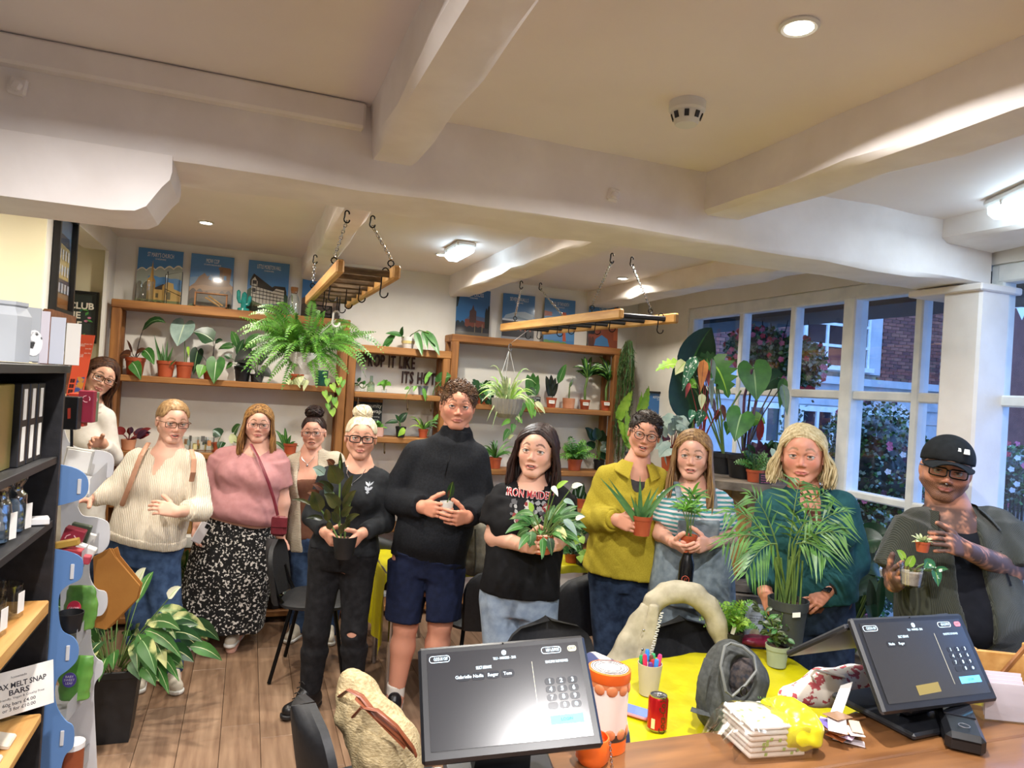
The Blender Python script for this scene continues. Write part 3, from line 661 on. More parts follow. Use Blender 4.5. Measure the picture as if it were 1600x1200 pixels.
# S hooks on the rungs
def rung(A0,A1,B0,B1,f,g,z):A=np.array(A0)+(np.array(A1)-A0)*f;B=np.array(B0)+(np.array(B1)-B0)*f;p=A+(B-A)*g;return np.array((p[0],p[1],z))
hk=[]
for f,g,h in ((.06,.86,.10),(.306,.70,.09),(.306,.12,.10),(.43,.55,.11),(.56,.18,.11),(.68,.62,.10),(.81,.4,.10)):hk.append((rung(l1n,l1f,r1n,r1f,f,g,ZL+.012),h,'short'))
for f,g,h in ((.056,.88,.085),(.18,.35,.08),(.306,.42,.085),(.43,.22,.08),(.556,.3,.085),(.806,.2,.09),(.806,.45,.085)):hk.append((rung(l2n,l2f,r2n,r2f,f,g,2.34),h,'long'))
words_=('first','second','third','fourth','fifth','sixth','seventh')
cnt={'short':0,'long':0}
for i,(p,h,w)in enumerate(hk):
    mb=MB();mb.tube(hookpts(p,rotz(random.uniform(-.5,.5))@np.array([.85,-.5,0]),h,.02),.0032,6)
    solo('s_hook',mb,BLACKM,'black metal hook hanging from the %s ladder, %s from its near end' %(w,words_[cnt[w]]),'hook',group='hooks on the '+w+' ladder');cnt[w]+= 1
# ================================================================ ornaments on top of the left unit
CL=glassmat('clear_glass',(.97,.99,.99),.22)
ZT=2.302
def on_shelf(px,py,z,dy=.0):p=at(px,py,Y=YS+.11+dy);return np.array([p[0],YS+.11+dy,z])
p=on_shelf(226,460,ZT,-.02);t=thing('glass_cylinder_vase','clear glass cylinder vase before the church poster','vase',p)
mb=MB();mb.lathe([(.052,.004),(.055,.01),(.055,.15),(.053,.15),(.052,.01)],p,28);part('body',mb,CL,t);mb=MB();mb.lathe([(0,0),(.058,0),(.058,.006),(0,.006)],p,28);part('base',mb,CL,t)
p=on_shelf(270,465,ZT,-.05);t=thing('glass_terrarium_frame','tall glass terrarium with black metal edges before the church poster','terrarium',p)
for (a,b)in (((-.05,-.04),(.055,-.02)),((.055,-.02),(.05,.05)),((-.05,-.04),(-.045,.04))):
    mb=MB();A=p+np.array((*a,0));B=p+np.array((*b,0));hA,hB=.20,.235
    mb.add([A,B,B+np.array([0,0,hB]),A+np.array([0,0,hA])],[(0,1,2,3)]);part('glass_panel',mb,CL,t,None)
    mb=MB();mb.tube([A,A+np.array([0,0,hA]),B+np.array([0,0,hB]),B],.0028,5);mb.tube([A+np.array([0,0,hA*.5]),B+np.array([0,0,hB*.25])],.0022,5);part('metal_edge',mb,BLACKM,t)
p=on_shelf(329,480,ZT,-.06);t=thing('box_frame_terrarium','low wooden and glass box frame before the castle poster','frame',p)
mb=MB()
for c,s in (((-.105,0,.05),(.01,.05,.10)),((.105,0,.05),(.01,.05,.10)),((0,0,.1),(.22,.05,.008)),((0,0,.004),(.22,.05,.008))):mb.box(p+np.array(c),s)
part('frame',mb,WOODY,t);mb=MB();mb.box(p+np.array([0,-.024,.05]),(.2,.002,.09));part('glass',mb,CL,t)
mb=MB();mb.tube([p+np.array([-.02,0,.085]),p+np.array([.08,0,.02])],.006,5);mb.tube([p+np.array([-.04,0,.07]),p+np.array([.06,0,.015])],.006,5);part('stick',mb,LADW,t)
p=on_shelf(380,488,ZT,-.03);TEAL=mat('teal_glaze','1F7F74','2C948A',25,.25,bump=.3,bscale=60)
t=thing('cactus_ornament','glossy teal ceramic cactus ornament before the timbered hall poster','ornament',p)
mb=MB();mb.lathe([(0,0),(.045,0),(.04,.018),(.02,.024),(0,.024)],p,18);part('base',mb,TEAL,t)
mb=MB();mb.tube([p+np.array(d)for d in ((0,0,.02),(0,0,.08),(.002,0,.125),(.002,0,.14))],[.02,.021,.019,.006],10);part('trunk',mb,TEAL,t)
for s,h in ((-1,.14),(1,.105)):mb=MB();mb.tube([p+np.array(d)for d in ((0,0,.06-(s>0)*.015),(s*.03,0,.065-(s>0)*.015),(s*.038,0,.09-(s>0)*.01),(s*.04,0,h),(s*.04,0,h+.012))],[.012,.014,.0145,.014,.004],9);part('arm',mb,TEAL,t)
p=on_shelf(457,500,ZT,-.04);t=thing('corked_glass_bottle','clear glass bottle with a cork stopper before the short ladder','bottle',p)
mb=MB();mb.lathe([(.0,.003),(.042,.003),(.046,.02),(.046,.10),(.034,.14),(.025,.155),(.025,.185),(.022,.185),(.022,.155),(.03,.138),(.042,.1),(.042,.02)],p,24);part('body',mb,CL,t)
mb=MB();mb.lathe([(0,.165),(.021,.165),(.027,.19),(.027,.212),(0,.212)],p,20);part('cork',mb,mat('cork','8A5A34','9C6C44',40,.9),t)
mb=MB();mb.tube([p+np.array(d)for d in ((.01,0,.01),(-.01,0,.08),(-.015,0,.15))],.004,5);part('cutting',mb,mat('stem_green','5E7F3A',rough=.6),t)
p=on_shelf(503,514,ZT,-.07);mb=MB()
for c,s in (((-.06,0,.045),(.008,.03,.09)),((.06,0,.045),(.008,.03,.09)),((0,0,.088),(.128,.03,.008)),((0,0,.004),(.128,.03,.008))):mb.box(p+np.array(c),s)
mb.tube([p+np.array([-.05,0,.02]),p+np.array([.05,0,.07])],.004,5);solo('metal_box_frame',mb,BLACKM,'small black box frame at the end of the left shelf top','frame',p)
# white hook holding the fern
# ================================================================ plants
def lm(name,a,b=None,rough=.4,scale=14,**k):return mat('leaf_'+name,a,b or a,scale,rough,spec=.5,**k)
G=dict(dark=lm('dark','1B3A20','28502A',.35),mid=lm('mid','2F5E2A','457A35',.4),bright=lm('bright','4F8A2E','6FA83C',.45),lime=lm('lime','7FB03A','A2C84C',.5),olive=lm('olive','2C3A1C','465024',.3),rubber=lm('rubber','2A331D','4A4A24',.25),
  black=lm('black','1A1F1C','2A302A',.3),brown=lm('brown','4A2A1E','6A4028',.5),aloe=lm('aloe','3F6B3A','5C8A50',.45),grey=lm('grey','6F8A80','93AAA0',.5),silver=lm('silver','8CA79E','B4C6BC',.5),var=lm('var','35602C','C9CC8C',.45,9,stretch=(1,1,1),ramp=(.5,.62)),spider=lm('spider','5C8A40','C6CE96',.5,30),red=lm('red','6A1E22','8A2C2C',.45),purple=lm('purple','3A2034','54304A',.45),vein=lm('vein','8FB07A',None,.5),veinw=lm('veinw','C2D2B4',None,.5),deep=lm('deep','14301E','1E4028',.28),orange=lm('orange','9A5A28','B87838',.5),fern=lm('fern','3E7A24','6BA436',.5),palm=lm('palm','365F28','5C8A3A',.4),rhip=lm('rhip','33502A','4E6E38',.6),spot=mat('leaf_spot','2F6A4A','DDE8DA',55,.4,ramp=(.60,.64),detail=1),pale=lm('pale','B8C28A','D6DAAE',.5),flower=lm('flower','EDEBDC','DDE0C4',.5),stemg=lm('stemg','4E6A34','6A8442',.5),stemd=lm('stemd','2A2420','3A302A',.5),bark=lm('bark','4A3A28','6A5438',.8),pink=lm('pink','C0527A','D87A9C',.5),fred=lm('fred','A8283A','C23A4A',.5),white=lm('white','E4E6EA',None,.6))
PROF=dict(lance=lambda t:math.sin(math.pi*t**.72)**.9,ovate=lambda t:math.sin(math.pi*min(1,t**.62))**.85,heart=lambda t:float(np.interp(t,(0,.06,.15,.27,.42,.58,.73,.86,.95,1),(.5,.82,.97,1,.95,.8,.57,.3,.11,0))),strap=lambda t:(.55+.45*math.sin(math.pi*t**.6))*(1-t**5),obov=lambda t:math.sin(math.pi*t**1.25)**.9,aloe=lambda t:1-t**1.3)
def leafmb(p0,p1,w,shape='lance',sag=.12,face=None,rows=6,fold=.15,vein=.05,stem=None,sr=.003,wavy=0,split=False,mb=None,mi=0):
    'leaf blade from p0 to p1 (world); materials: 0 blade, 1 midrib, 2 stem'
    p0=np.asarray(p0,float);p1=np.asarray(p1,float);mb=mb or MB();L=np.linalg.norm(p1-p0)+1e-9
    face=np.array([-.35,-.85,.55])if face is None else np.asarray(face,float)
    rows=12 if split else rows;ts=[0,.05,.13,.25,.4,.56,.72,.86,.95,1]if shape == 'heart' and not split else [i/rows for i in range(rows+1)];rows=len(ts)-1
    mid=[p0+(p1-p0)*t+UPV*(sag*L*4*t*(1-t))for t in ts]
    cols=(-1,-.5,-vein,vein,.5,1);P=[];pf=PROF[shape];back=.28 if shape == 'heart' else 0
    for i,t in enumerate(ts):
        d=nrm(mid[min(i+1,rows)]-mid[max(i-1,0)]);s=np.cross(d,face)
        if np.linalg.norm(s)<1e-3:s=np.cross(d,np.array([1.,0,0]))
        s=nrm(s);n=np.cross(s,d);hw=w/2*max(.015,pf(min(1,max(0,t))));row=[]
        if split and 0<i<rows and i % 2 == 0:hw2=hw*.5
        else:hw2=hw
        for c in cols:
            q=mid[i]+s*(c*(hw2 if abs(c)== 1 else (min(hw,hw2*1.0)if not split else hw*.9))*(1 if abs(c)>vein else 1))
            if back:q=q-d*(back*w*math.sin(abs(c)*1.95)*(1-t)**4)
            q=q+n*(fold*hw*abs(c)**1.5)
            if wavy and abs(c)== 1:q=q+n*(wavy*w*math.sin(i*2.6+c))
            row.append(q)
        P.append(row)
    P=np.array(P);n0=len(mb.v);a,b=P.shape[:2];mb.v.extend([tuple(map(float,p))for p in P.reshape(-1,3)])
    for i in range(a-1):
        for j in range(b-1):mb.f.append((n0+i*b+j,n0+i*b+j+1,n0+(i+1)*b+j+1,n0+(i+1)*b+j));mb.m.append(1 if j == 2 else mi)
    if stem is not None:
        stem=np.asarray(stem,float);dd=p0-stem;c1=stem+dd*.5+UPV*np.linalg.norm(dd)*.08;mb.tube([stem,(stem+c1)/2+(c1-stem)*.06,c1,c1+(p0-c1)*.6,p0+(mid[1]-p0)*.2],[sr*1.25,sr*1.15,sr,sr*.9,sr*.7],5,2,caps=False)
    return mb
def frondmb(p0,p1,n,ln,lw,sag=.25,face=None,prof=None,droop=.1,sr=.002,ang=65,mb=None):
    'pinnate frond: rachis plus n pairs of leaflets of length ln'
    p0=np.asarray(p0,float);p1=np.asarray(p1,float);mb=mb or MB();L=np.linalg.norm(p1-p0)
    face=np.array([-.3,-.7,.7])if face is None else np.asarray(face,float);prof=prof or (lambda t:min(1,.35+2.2*t)*(1-t**3)+.08)
    f=lambda t:p0+(p1-p0)*t+UPV*(sag*L*(4*t*(1-t)*.6+(t-t*t*t)*.9*.55))
    pts=[f(i/8)for i in range(9)];mb.tube(pts,[sr*(1.2-.9*i/8)for i in range(9)],4,1,caps=False)
    V=[];Fc=[]
    for k in range(n):
        t=.1+.88*k/(n-1);q=f(t);d=nrm(f(min(1,t+.02))-f(t-.02));s=nrm(np.cross(d,face));up=np.cross(s,d);l=ln*prof(t)
        for sd in (-1,1):
            a=math.radians(ang+rng.uniform(-6,6));dv=d*math.cos(a)+s*sd*math.sin(a)-UPV*droop+up*rng.uniform(-.08,.12);dv=nrm(dv);wv=nrm(np.cross(dv,up))*lw*.5;b=len(V)
            V +=[q,q+dv*l*.35+wv-UPV*0,q+dv*l-UPV*droop*l*.8,q+dv*l*.35-wv];Fc.append((b,b+1,b+2,b+3))
    mb.add(V,Fc,0);return mb
POTS={}
class Plant:
    def __init__(s,name,label,loc,pot=None,group=None,cat='plant',fill=.86,soil=True):
        s.o=thing(name,label,cat,loc,group=group);s.loc=np.array(loc,float);s.t=float((s.loc-CC)@CF);s.h=0
        if pot:
            kind,rt,rb,h,m=pot;s.h=h;s.r=rt;c=s.loc
            if kind == 'plastic':prof=[(0,0),(rb,0),(rt*.93,h*.78),(rt,h*.79),(rt*1.03,h),(rt*.96,h),(rt*.9,h*.8),(0,h*.8)]
            elif kind == 'smooth':prof=[(0,0),(rb*.92,0),(rb,h*.05),(rt,h),(rt*.92,h),(rt*.88,h*.85),(0,h*.85)]
            elif kind == 'bowl':prof=[(0,0),(rb,0),(rt*.75,h*.2),(rt*.95,h*.55),(rt,h),(rt*.93,h),(rt*.9,h*.85),(0,h*.85)]
            if kind == 'square':
                mb=MB();mb.box(c+np.array([0,0,h*.48]),(rb*2,rb*2,h*.96));
                mb.v=[((x-c[0])*(1+(rt/rb-1)*(z-c[2])/h)+c[0],(y-c[1])*(1+(rt/rb-1)*(z-c[2])/h)+c[1],z)for x,y,z in mb.v]
                po=part('pot',mb,m,s.o,20)
                mb=MB()
                for dx,dy,wx,wy in ((0,1,1,.06),(0,-1,1,.06),(1,0,.06,1),(-1,0,.06,1)):mb.cbox(c+np.array([dx*rt,dy*rt,h*.95]),(rt*2.1*wx if wx == 1 else .014,rt*2.1*wy if wy == 1 else .014,h*.1),.003)
                part('rim',mb,m,po)
                mb=MB();mb.box(c+np.array([0,0,h*.965]),(rt*1.95,rt*1.95,.004));part('soil',mb,SOIL,s.o)
            else:
                mb=MB();mb.lathe(prof[:-1]if False else prof,c,28);part('pot',mb,m,s.o,30)
                if soil:mb=MB();mb.lathe([(0,h*.9),(rt*.55,h*.89),(rt*.92,h*.865)],c,16);part('soil',mb,SOIL,s.o)
        s.top=s.loc+np.array([0,0,s.h*fill])
    def px(s,x,y,dy=0):return at(x,y,t=s.t+dy)
    def leaf(s,p0,p1,w,mats=('mid',),name='leaf',**k):
        m=[G[q]for q in mats];m=m+[m[0]]if len(m)== 1 else m;m=m+[G['stemg']]if len(m)== 2 else m
        return part(name,leafmb(p0,p1,w,**k),m,s.o,180)
    def lp(s,x0,y0,x1,y1,wpx,mats=('mid',),d0=None,d1=None,stem=True,name='leaf',**k):
        'leaf by photo pixels'
        d0=random.uniform(-.03,.03)if d0 is None else d0;d1=d0+random.uniform(-.05,.02)if d1 is None else d1
        st=None
        if stem is True:st=s.top
        elif stem:st=s.px(stem[0],stem[1],d0)
        return s.leaf(s.px(x0,y0,d0),s.px(x1,y1,d1),wpx*s.t/FPX,mats,name,stem=st,**k)
    def radial(s,n,L,w,el=(20,75),mats=('mid',),shape='lance',stem=.5,sag=.15,jitter=.25,seed=0,az=(0,360),c=None,face_up=True,**k):
        R=random.Random(seed+n)
        for i in range(n):
            a=math.radians(az[0]+(az[1]-az[0])*(i+R.uniform(-.3,.3))/n);e=math.radians(R.uniform(*el));l=L*R.uniform(1-jitter,1+jitter);d=np.array([math.cos(a)*math.cos(e),math.sin(a)*math.cos(e),math.sin(e)])
            b=s.top+(0 if c is None else np.array(c))+np.array([math.cos(a),math.sin(a),0])*getattr(s,'r',.03)*.25;p0=b+d*l*stem;d2=nrm(d-UPV*.35);p1=p0+d2*l*(1-stem if stem<.8 else .4)
            s.leaf(p0,p1,w*l/L,mats,shape=shape,sag=sag,stem=b if stem>0 else None,face=nrm(np.cross(np.cross(d2,UPV),d2)+np.array([-.1,-.25,0])),**k)
    def stems(s,paths,r=.004,m='stemg',name='stem'):
        for P in paths:part(name,MB().tube(P,r,6),G[m],s.o)
def shelfp(px,ylev,z,dy=0.0):x=at(px,ylev,Y=YS+.105+dy)[0];return np.array([x,YS+.105+dy,z+.001])
# ---------------------------------------------------------------- left unit, second shelf
Z2=SHZ['L'][1]
gL='plants on the left shelf unit'
p=Plant('potted_alocasia','dark leaved alocasia in a terracotta pot, first on the left shelf',shelfp(210,588,Z2),('plastic',.066,.05,.125,TERRA),gL)
p.lp(222,517,259,505,15,('dark','vein','stemd'),sag=.2,d1=-.08);p.lp(204,556,186,557,18,('brown','orange','stemd'));p.lp(224,546,241,570,18,('mid','veinw','stemd'),d1=-.06);p.lp(206,566,220,594,19,('mid','veinw','stemd'),d0=-.09,d1=-.12,shape='ovate')
p.lp(207,553,198,531,4,('brown','brown','stemd'));p.lp(212,553,228,546,9,('brown','brown','stemd'))
p=Plant('potted_aloe','spiky green aloe in a terracotta pot on the left shelf',shelfp(258,591,Z2),('plastic',.062,.046,.115,TERRA),gL)
for (x,y,w,d)in ((241,523,9,0),(244,541,8,-.05),(262,531,8,.04),(271,540,9,-.02),(276,561,8,-.06),(254,536,7,.05),(252,548,8,-.07),(266,552,8,-.08)):p.lp(258+(x-258)*.12,574,x,y,w,('aloe','aloe'),d0=d*.3,d1=d,stem=False,shape='aloe',sag=-.06,fold=.45)
p=Plant('potted_elephant_ear','grey green elephant ear with one huge leaf, terracotta pot beside the aloe',shelfp(287,593,Z2),('plastic',.06,.045,.115,TERRA),gL)
p.lp(288,507,277,541,36,('grey','veinw','stemg'),shape='heart',sag=.05,d0=0,d1=-.06,face=(-.2,-1,.15),rows=8)
p.lp(293,541,295,558,5,('lime','lime'),stem=(291,570))
p=Plant('potted_anthurium','anthurium with pale veined hanging leaves on the left shelf',shelfp(328,596,Z2),('plastic',.055,.042,.09,TERRA),gL)
p.lp(334,533,302,519,29,('dark','veinw','stemd'),shape='ovate',d0=-.03,d1=-.08,stem=(333,584));p.lp(309,548,302,586,20,('deep','vein','stemd'),shape='heart',face=(-.2,-1,.1));p.lp(338,564,334,600,28,('mid','veinw','stemd'),shape='heart',d0=-.1,d1=-.13,face=(-.2,-1,.1),rows=8,stem=(335,584));p.lp(318,570,311,591,18,('bright','veinw','stemd'),shape='ovate',d0=-.08,d1=-.12,face=(-.2,-1,.1));p.lp(336,536,348,532,9,('deep','vein','stemd'))
p=Plant('potted_peace_lily','peace lily with one white flower in a black pot, left shelf',shelfp(378,600,Z2),('plastic',.062,.046,.11,BLKPOT),gL)
for (x0,y0,x1,y1,w,m)in ((372,545,361,517,13,'mid'),(366,542,341,546,13,'mid'),(383,538,408,522,11,'mid'),(386,546,402,541,12,'mid'),(362,560,349,556,10,'dark'),(364,568,353,577,10,'mid'),(380,548,395,533,11,'bright'),(370,556,382,530,12,'dark'),(392,552,404,556,12,'dark')):p.lp(x0,y0,x1,y1,w,(m,'vein'))
p.lp(384,521,384.5,507,6,('flower','flower','stemg'),shape='ovate',fold=.7,name='flower')
p=Plant('potted_dark_calathea','dark curled leaf plant in front of the black potted peace lily',shelfp(400,601,Z2,-.03),('plastic',.045,.035,.06,BLKPOT),gL)
p.lp(396,560,366,566,30,('black','purple'),shape='ovate',d0=-.08,d1=-.1,fold=.5);p.lp(394,572,368,572,20,('black','purple'),shape='ovate',d0=-.09,d1=-.12,fold=.4);p.lp(402,580,408,600,16,('black','purple'),d0=-.03);p.lp(404,578,425,590,18,('black','dark'),d0=-.02);p.lp(403,570,420,558,16,('black','dark'))
p=Plant('potted_variegated_ivy','pale variegated plant below the big fern on the left shelf',shelfp(462,607,Z2),('plastic',.055,.04,.08,TERRA),gL)
for k in range(12):a=random.uniform(445,482);p.lp(a,random.uniform(588,596),a+random.uniform(-8,8),random.uniform(598,612),random.uniform(7,10),('pale','lime'),d0=random.uniform(-.12,-.05),shape='ovate')
p=Plant('potted_pothos','trailing pothos in a dark green pot at the end of the left shelf',shelfp(501,612,Z2),('smooth',.05,.045,.12,mat('green_glaze','1C4A40','245A4E',9,.3)),gL)
prev=(508,590)
for (x,y,w)in ((512,598,9),(519,606,10),(507,617,9),(514,624,10),(523,627,9),(512,636,8),(519,645,11),(524,632,8),(530,596,10),(536,600,9),(529,612,9)):p.lp(x,y-5,x+random.uniform(-4,4),y+7,w,('lime' if random.random()<.5 else 'bright','lime'),shape='heart',d0=-.13,d1=-.15,stem=False)
p.stems([[p.top,p.px(510,592,-.1),p.px(516,606,-.13),p.px(514,626,-.13),p.px(520,650,-.13)],[p.top,p.px(525,592,-.1),p.px(534,602,-.12)]],.002)
# ---------------------------------------------------------------- hanging fern
FT=4.25;fc=at(476,580,t=FT)
p=Plant('hanging_boston_fern','huge bright green boston fern hanging from the short ladder',fc-np.array([0,0,.02]),('bowl',.10,.06,.13,WHITEP))
p.t=FT;ctr=p.top
FPR=lambda t:(.55+.45*min(1,t*3))*(1-t**4)+.05
for k in range(78):
    a=random.uniform(0,2*math.pi);L=random.uniform(.26,.44);e=random.uniform(-.55,.95);d=np.array([math.cos(a)*math.cos(e),math.sin(a)*math.cos(e),math.sin(e)])
    b=ctr+np.array([math.cos(a),math.sin(a),0])*.05;q=b+d*L*(.75 if e>.5 else 1)
    part('frond',frondmb(b,q,22,.042,.012,.38 if e<.4 else .12,prof=FPR,droop=.12,face=nrm(np.array([-.3,-.6,.5])+.4*np.array([math.cos(a),math.sin(a),.5]))),[G['fern'],G['stemg']],p.o,None)
for (x,y,d)in ((388,493,.1),(402,480,0),(432,474,0),(450,500,-.1),(490,470,0),(500,487,0),(548,505,.1),(553,560,-.1),(545,585,0),(395,560,-.1),(400,590,0),(418,600,-.1),(440,610,-.15),(405,530,0),(385,520,.1),(555,535,.1),(530,600,-.1),(495,606,-.15),(420,520,-.15),(520,520,-.15),(460,540,-.25),(500,560,-.28),(480,520,-.2)):
    part('frond',frondmb(ctr+np.array([0,0,.01]),at(x,y,t=FT+d),24,.043,.013,.3,prof=FPR,droop=.1),[G['fern'],G['stemg']],p.o,None)
hb=rung(l1n,l1f,r1n,r1f,.68,.5,ZL+.012)
part('hanger_cord',MB().tube([ctr+np.array([.06,0,0]),hb-np.array([0,0,.16]),ctr+np.array([-.06,0,0])],.0025,5),WHITEP,p.o)
mb=MB();mb.tube(hookpts(hb-np.array([0,0,.13]),(1,.2,0),.05,.022),.006,8);part('hanger_hook',mb,WHITEP,p.o)
mb=MB();mb.tube([hb,hb-np.array([0,0,.12])],.0025,5);part('hanger_wire',mb,BLACKM,p.o)
# ---------------------------------------------------------------- middle unit
gM='plants on the middle shelf unit'
ZM1,ZM2,ZM3=SHZ['M'][0],SHZ['M'][1],SHZ['M'][2]
p=Plant('potted_orchid_cactus','orchid cactus with long drooping flat stems in a white pot above the lettering',shelfp(637,545,ZM1),('smooth',.056,.042,.095,WHITEP),gM)
mb=MB();mb.lathe([(.0525,.04),(.055,.062)],p.loc,24);part('yellow_band',mb,pcol('D8C88A'),p.o)
for (x0,y0,x1,y1,w)in ((627,524,630,510,8),(628,524,602,521,9),(616,524,597,543,10),(612,530,602,546,8),(650,520,660,557,11),(661,518,668,547,9),(668,520,687,556,13),(665,518,681,540,9)):p.lp(x0,y0,x1,y1,w,('mid','dark'),d0=-.08,d1=-.14,stem=False,shape='strap',sag=.05)
p.stems([[p.top,p.px(643,523,-.05),p.px(655,516,-.08),p.px(670,520,-.1)],[p.top,p.px(632,528,-.04),p.px(626,524,-.06)]],.004)
p=Plant('seedling_in_box','tiny seedling in a printed cup at the lettering shelf end',shelfp(556,612,ZM2,-.05),('smooth',.028,.024,.045,pcol('D8CFC4')),gM)
p.radial(7,.07,.028,(10,80),('dark',),'ovate',.4,seed=3)
p=Plant('seedling_jar','tiny cutting in a small glass beside the printed cup',shelfp(566,613,ZM2,-.07),('smooth',.02,.017,.03,CL),gM,soil=False);p.radial(5,.06,.024,(20,80),('mid',),'ovate',.4,seed=5)
p0=shelfp(579,613,ZM2,-.02);t=thing('propagation_bottle','pale green glass propagation bottle on the lettering shelf','bottle',p0)
mb=MB();mb.lathe([(0,.002),(.03,.002),(.032,.01),(.03,.065),(.014,.085),(.012,.125),(.014,.128),(.01,.128),(.01,.085),(.026,.063),(.028,.01),(0,.006)],p0,20);part('body',mb,glassmat('green_glass',(.86,.93,.84),.2),t)
p=Plant('basil_cutting','bright green cutting in the middle of the lettering shelf',shelfp(600,615,ZM2,-.06),('smooth',.02,.02,.03,CL),gM,soil=False)
for (x,y,w)in ((589,603,8),(611,603,9),(595,596,8),(606,595,8),(600,606,8),(600,593,7)):p.lp(600+(x-600)*.25,600,x,y,w,('bright','lime'),shape='ovate',stem=(600,610))
p=Plant('potted_trailing_stem','long bare trailing stem in a grey pot on the lettering shelf',shelfp(660,619,ZM2,-.03),('plastic',.042,.032,.075,mat('slate_pot','6A7078','787E86',10,.6)),gM)
p.stems([[p.top,p.px(655,603,-.06),p.px(643,604,-.09),p.px(636,615,-.12),p.px(633,625,-.12)],[p.top,p.px(664,610,-.06),p.px(668,622,-.1)]],.0035)
for (x0,y0,x1,y1)in ((650,603,646,612),(640,606,632,609),(661,606,665,628),(664,600,672,580),(667,590,676,583)):p.lp(x0,y0,x1,y1,6,('bright','vein'),d0=-.1,stem=False)
p=Plant('potted_monstera_cutting','single large leaf cutting beside the tall man on the lettering shelf',shelfp(681,620,ZM2,-.01),('smooth',.03,.026,.04,CL),gM,soil=False)
p.lp(688,596,705,588,22,('mid','vein'),shape='heart',d0=-.05,d1=-.09,face=(-.1,-1,.4));p.stems([[p.px(676,617,-.05),p.px(679,606,-.06),p.px(688,597,-.05)]],.004)
p0=shelfp(591,688,ZM3,-.06);p=Plant('potted_succulent','small succulent in a pink pot beside the chalkboard',p0,('smooth',.042,.036,.075,mat('pink_pot','D8A596','E0B4A6',10,.6)),gM)
p.radial(14,.06,.03,(15,80),('bright',),'ovate',.2,seed=8)
p=Plant('potted_rubber_cutting','young rubber plant with one big dark leaf in a black pot',shelfp(625,690,ZM3,-.05),('plastic',.042,.032,.085,BLKPOT),gM)
p.lp(624,661,637,645,13,('deep','mid'),shape='ovate',stem=(625,668));p.lp(623,660,601,662,8,('dark','mid'),sag=.1,stem=(625,668));p.lp(624,659,617,648,5,('dark','mid'),stem=(625,668));p.lp(634,672,622,682,12,('lime','lime'),d0=-.08,stem=False,shape='ovate');p.stems([[p.top,p.px(625,660)]],.003)
p=Plant('potted_spider_offset','small arching grassy plant behind the tall man',shelfp(660,692,ZM3),('plastic',.04,.03,.07,TERRA),gM)
for k in range(22):a=random.uniform(0,6.28);p.leaf(p.top,p.top+np.array([math.cos(a)*.13,math.sin(a)*.07-.02,random.uniform(.0,.10)]),.012,('palm' if k % 3 else 'lime',),shape='strap',sag=.25)
p.lp(676,662,690,645,6,('bright','vein'),stem=(668,680))
# ---------------------------------------------------------------- right unit
gR='plants on the right shelf unit'
ZR2,ZR3,ZR4=SHZ['R'][1],SHZ['R'][2],SHZ['R'][3]
p=Plant('potted_dark_pothos','dark bushy pothos beside the tall mans ear',shelfp(752,634,ZR2),('plastic',.055,.04,.08,TERRA),gR)
for k in range(26):a=random.uniform(737,766);y=random.uniform(596,628);p.lp(a,y,a+random.uniform(-7,7),y+random.uniform(6,14),random.uniform(8,12),('dark' if k % 4 else 'mid','dark'),d0=random.uniform(-.14,.02),shape='heart',stem=False)
# spider plant in a grey ribbed hanging pot
t0=4.95;pc=at(791,653,t=t0);RIB=mat('ribbed_grey_pot','8B867E','9C978E',14,.75)
p=Plant('hanging_spider_plant','striped spider plant in a grey ribbed hanging pot',pc,None);p.t=t0;p.h=.14;p.r=.11
mb=MB();n=48;P=[]
for (r,z)in ((.0,0),(.055,.0),(.085,.03),(.105,.075),(.112,.135),(.104,.135),(.1,.11),(.0,.11)):P.append([(pc[0]+r*math.cos(2*math.pi*k/n)*(1-.035*(k % 2)*(r>.05)),pc[1]+r*math.sin(2*math.pi*k/n)*(1-.035*(k % 2)*(r>.05)),pc[2]+z)for k in range(n)])
mb.grid(np.array(P),closed=True);part('pot',mb,RIB,p.o,20);p.top=pc+np.array([0,0,.115])
hk2=rung(l2n,l2f,r2n,r2f,.80,.2,2.30)
for dx,dy in ((-.1,0),(.1,0),(0,.1)):part('hanger_cord',MB().tube([p.top+np.array([dx,dy,.02]),at(796,545,t=t0)],.002,5),WHITEP,p.o)
part('hanger_hook',MB().tube(hookpts(at(797,540,t=t0),(1,.2,0),.025,.012),.004,6),CHROME,p.o);part('hanger_chain',MB().tube([at(797,537,t=t0),hk2],.002,5),CHROME,p.o)
for k in range(46):
    a=random.uniform(0,6.28);l=random.uniform(.16,.27);e=random.uniform(.2,1.3);q=p.top+np.array([math.cos(a)*l*math.cos(e)-.02,math.sin(a)*l*math.cos(e),l*math.sin(e)-.06]);p.leaf(p.top+np.array([math.cos(a),math.sin(a),0])*.03,q,.013,('spider' if k % 3 else 'lime','pale'),shape='strap',sag=.3)
for (x1,y1)in ((752,628),(760,660),(768,672),(765,574),(828,580),(845,650),(756,602),(838,600)):p.leaf(p.top,at(x1,y1,t=t0-.08),.013,('spider','pale'),shape='strap',sag=.35)
p=Plant('potted_hoya','trailing hoya with long oval leaves hanging below the ribbed pot',shelfp(822,636,ZR2,-.08),('plastic',.05,.04,.085,mat('grey_plastic','6A6A68','777',9)if False else GREYPOT),gR)
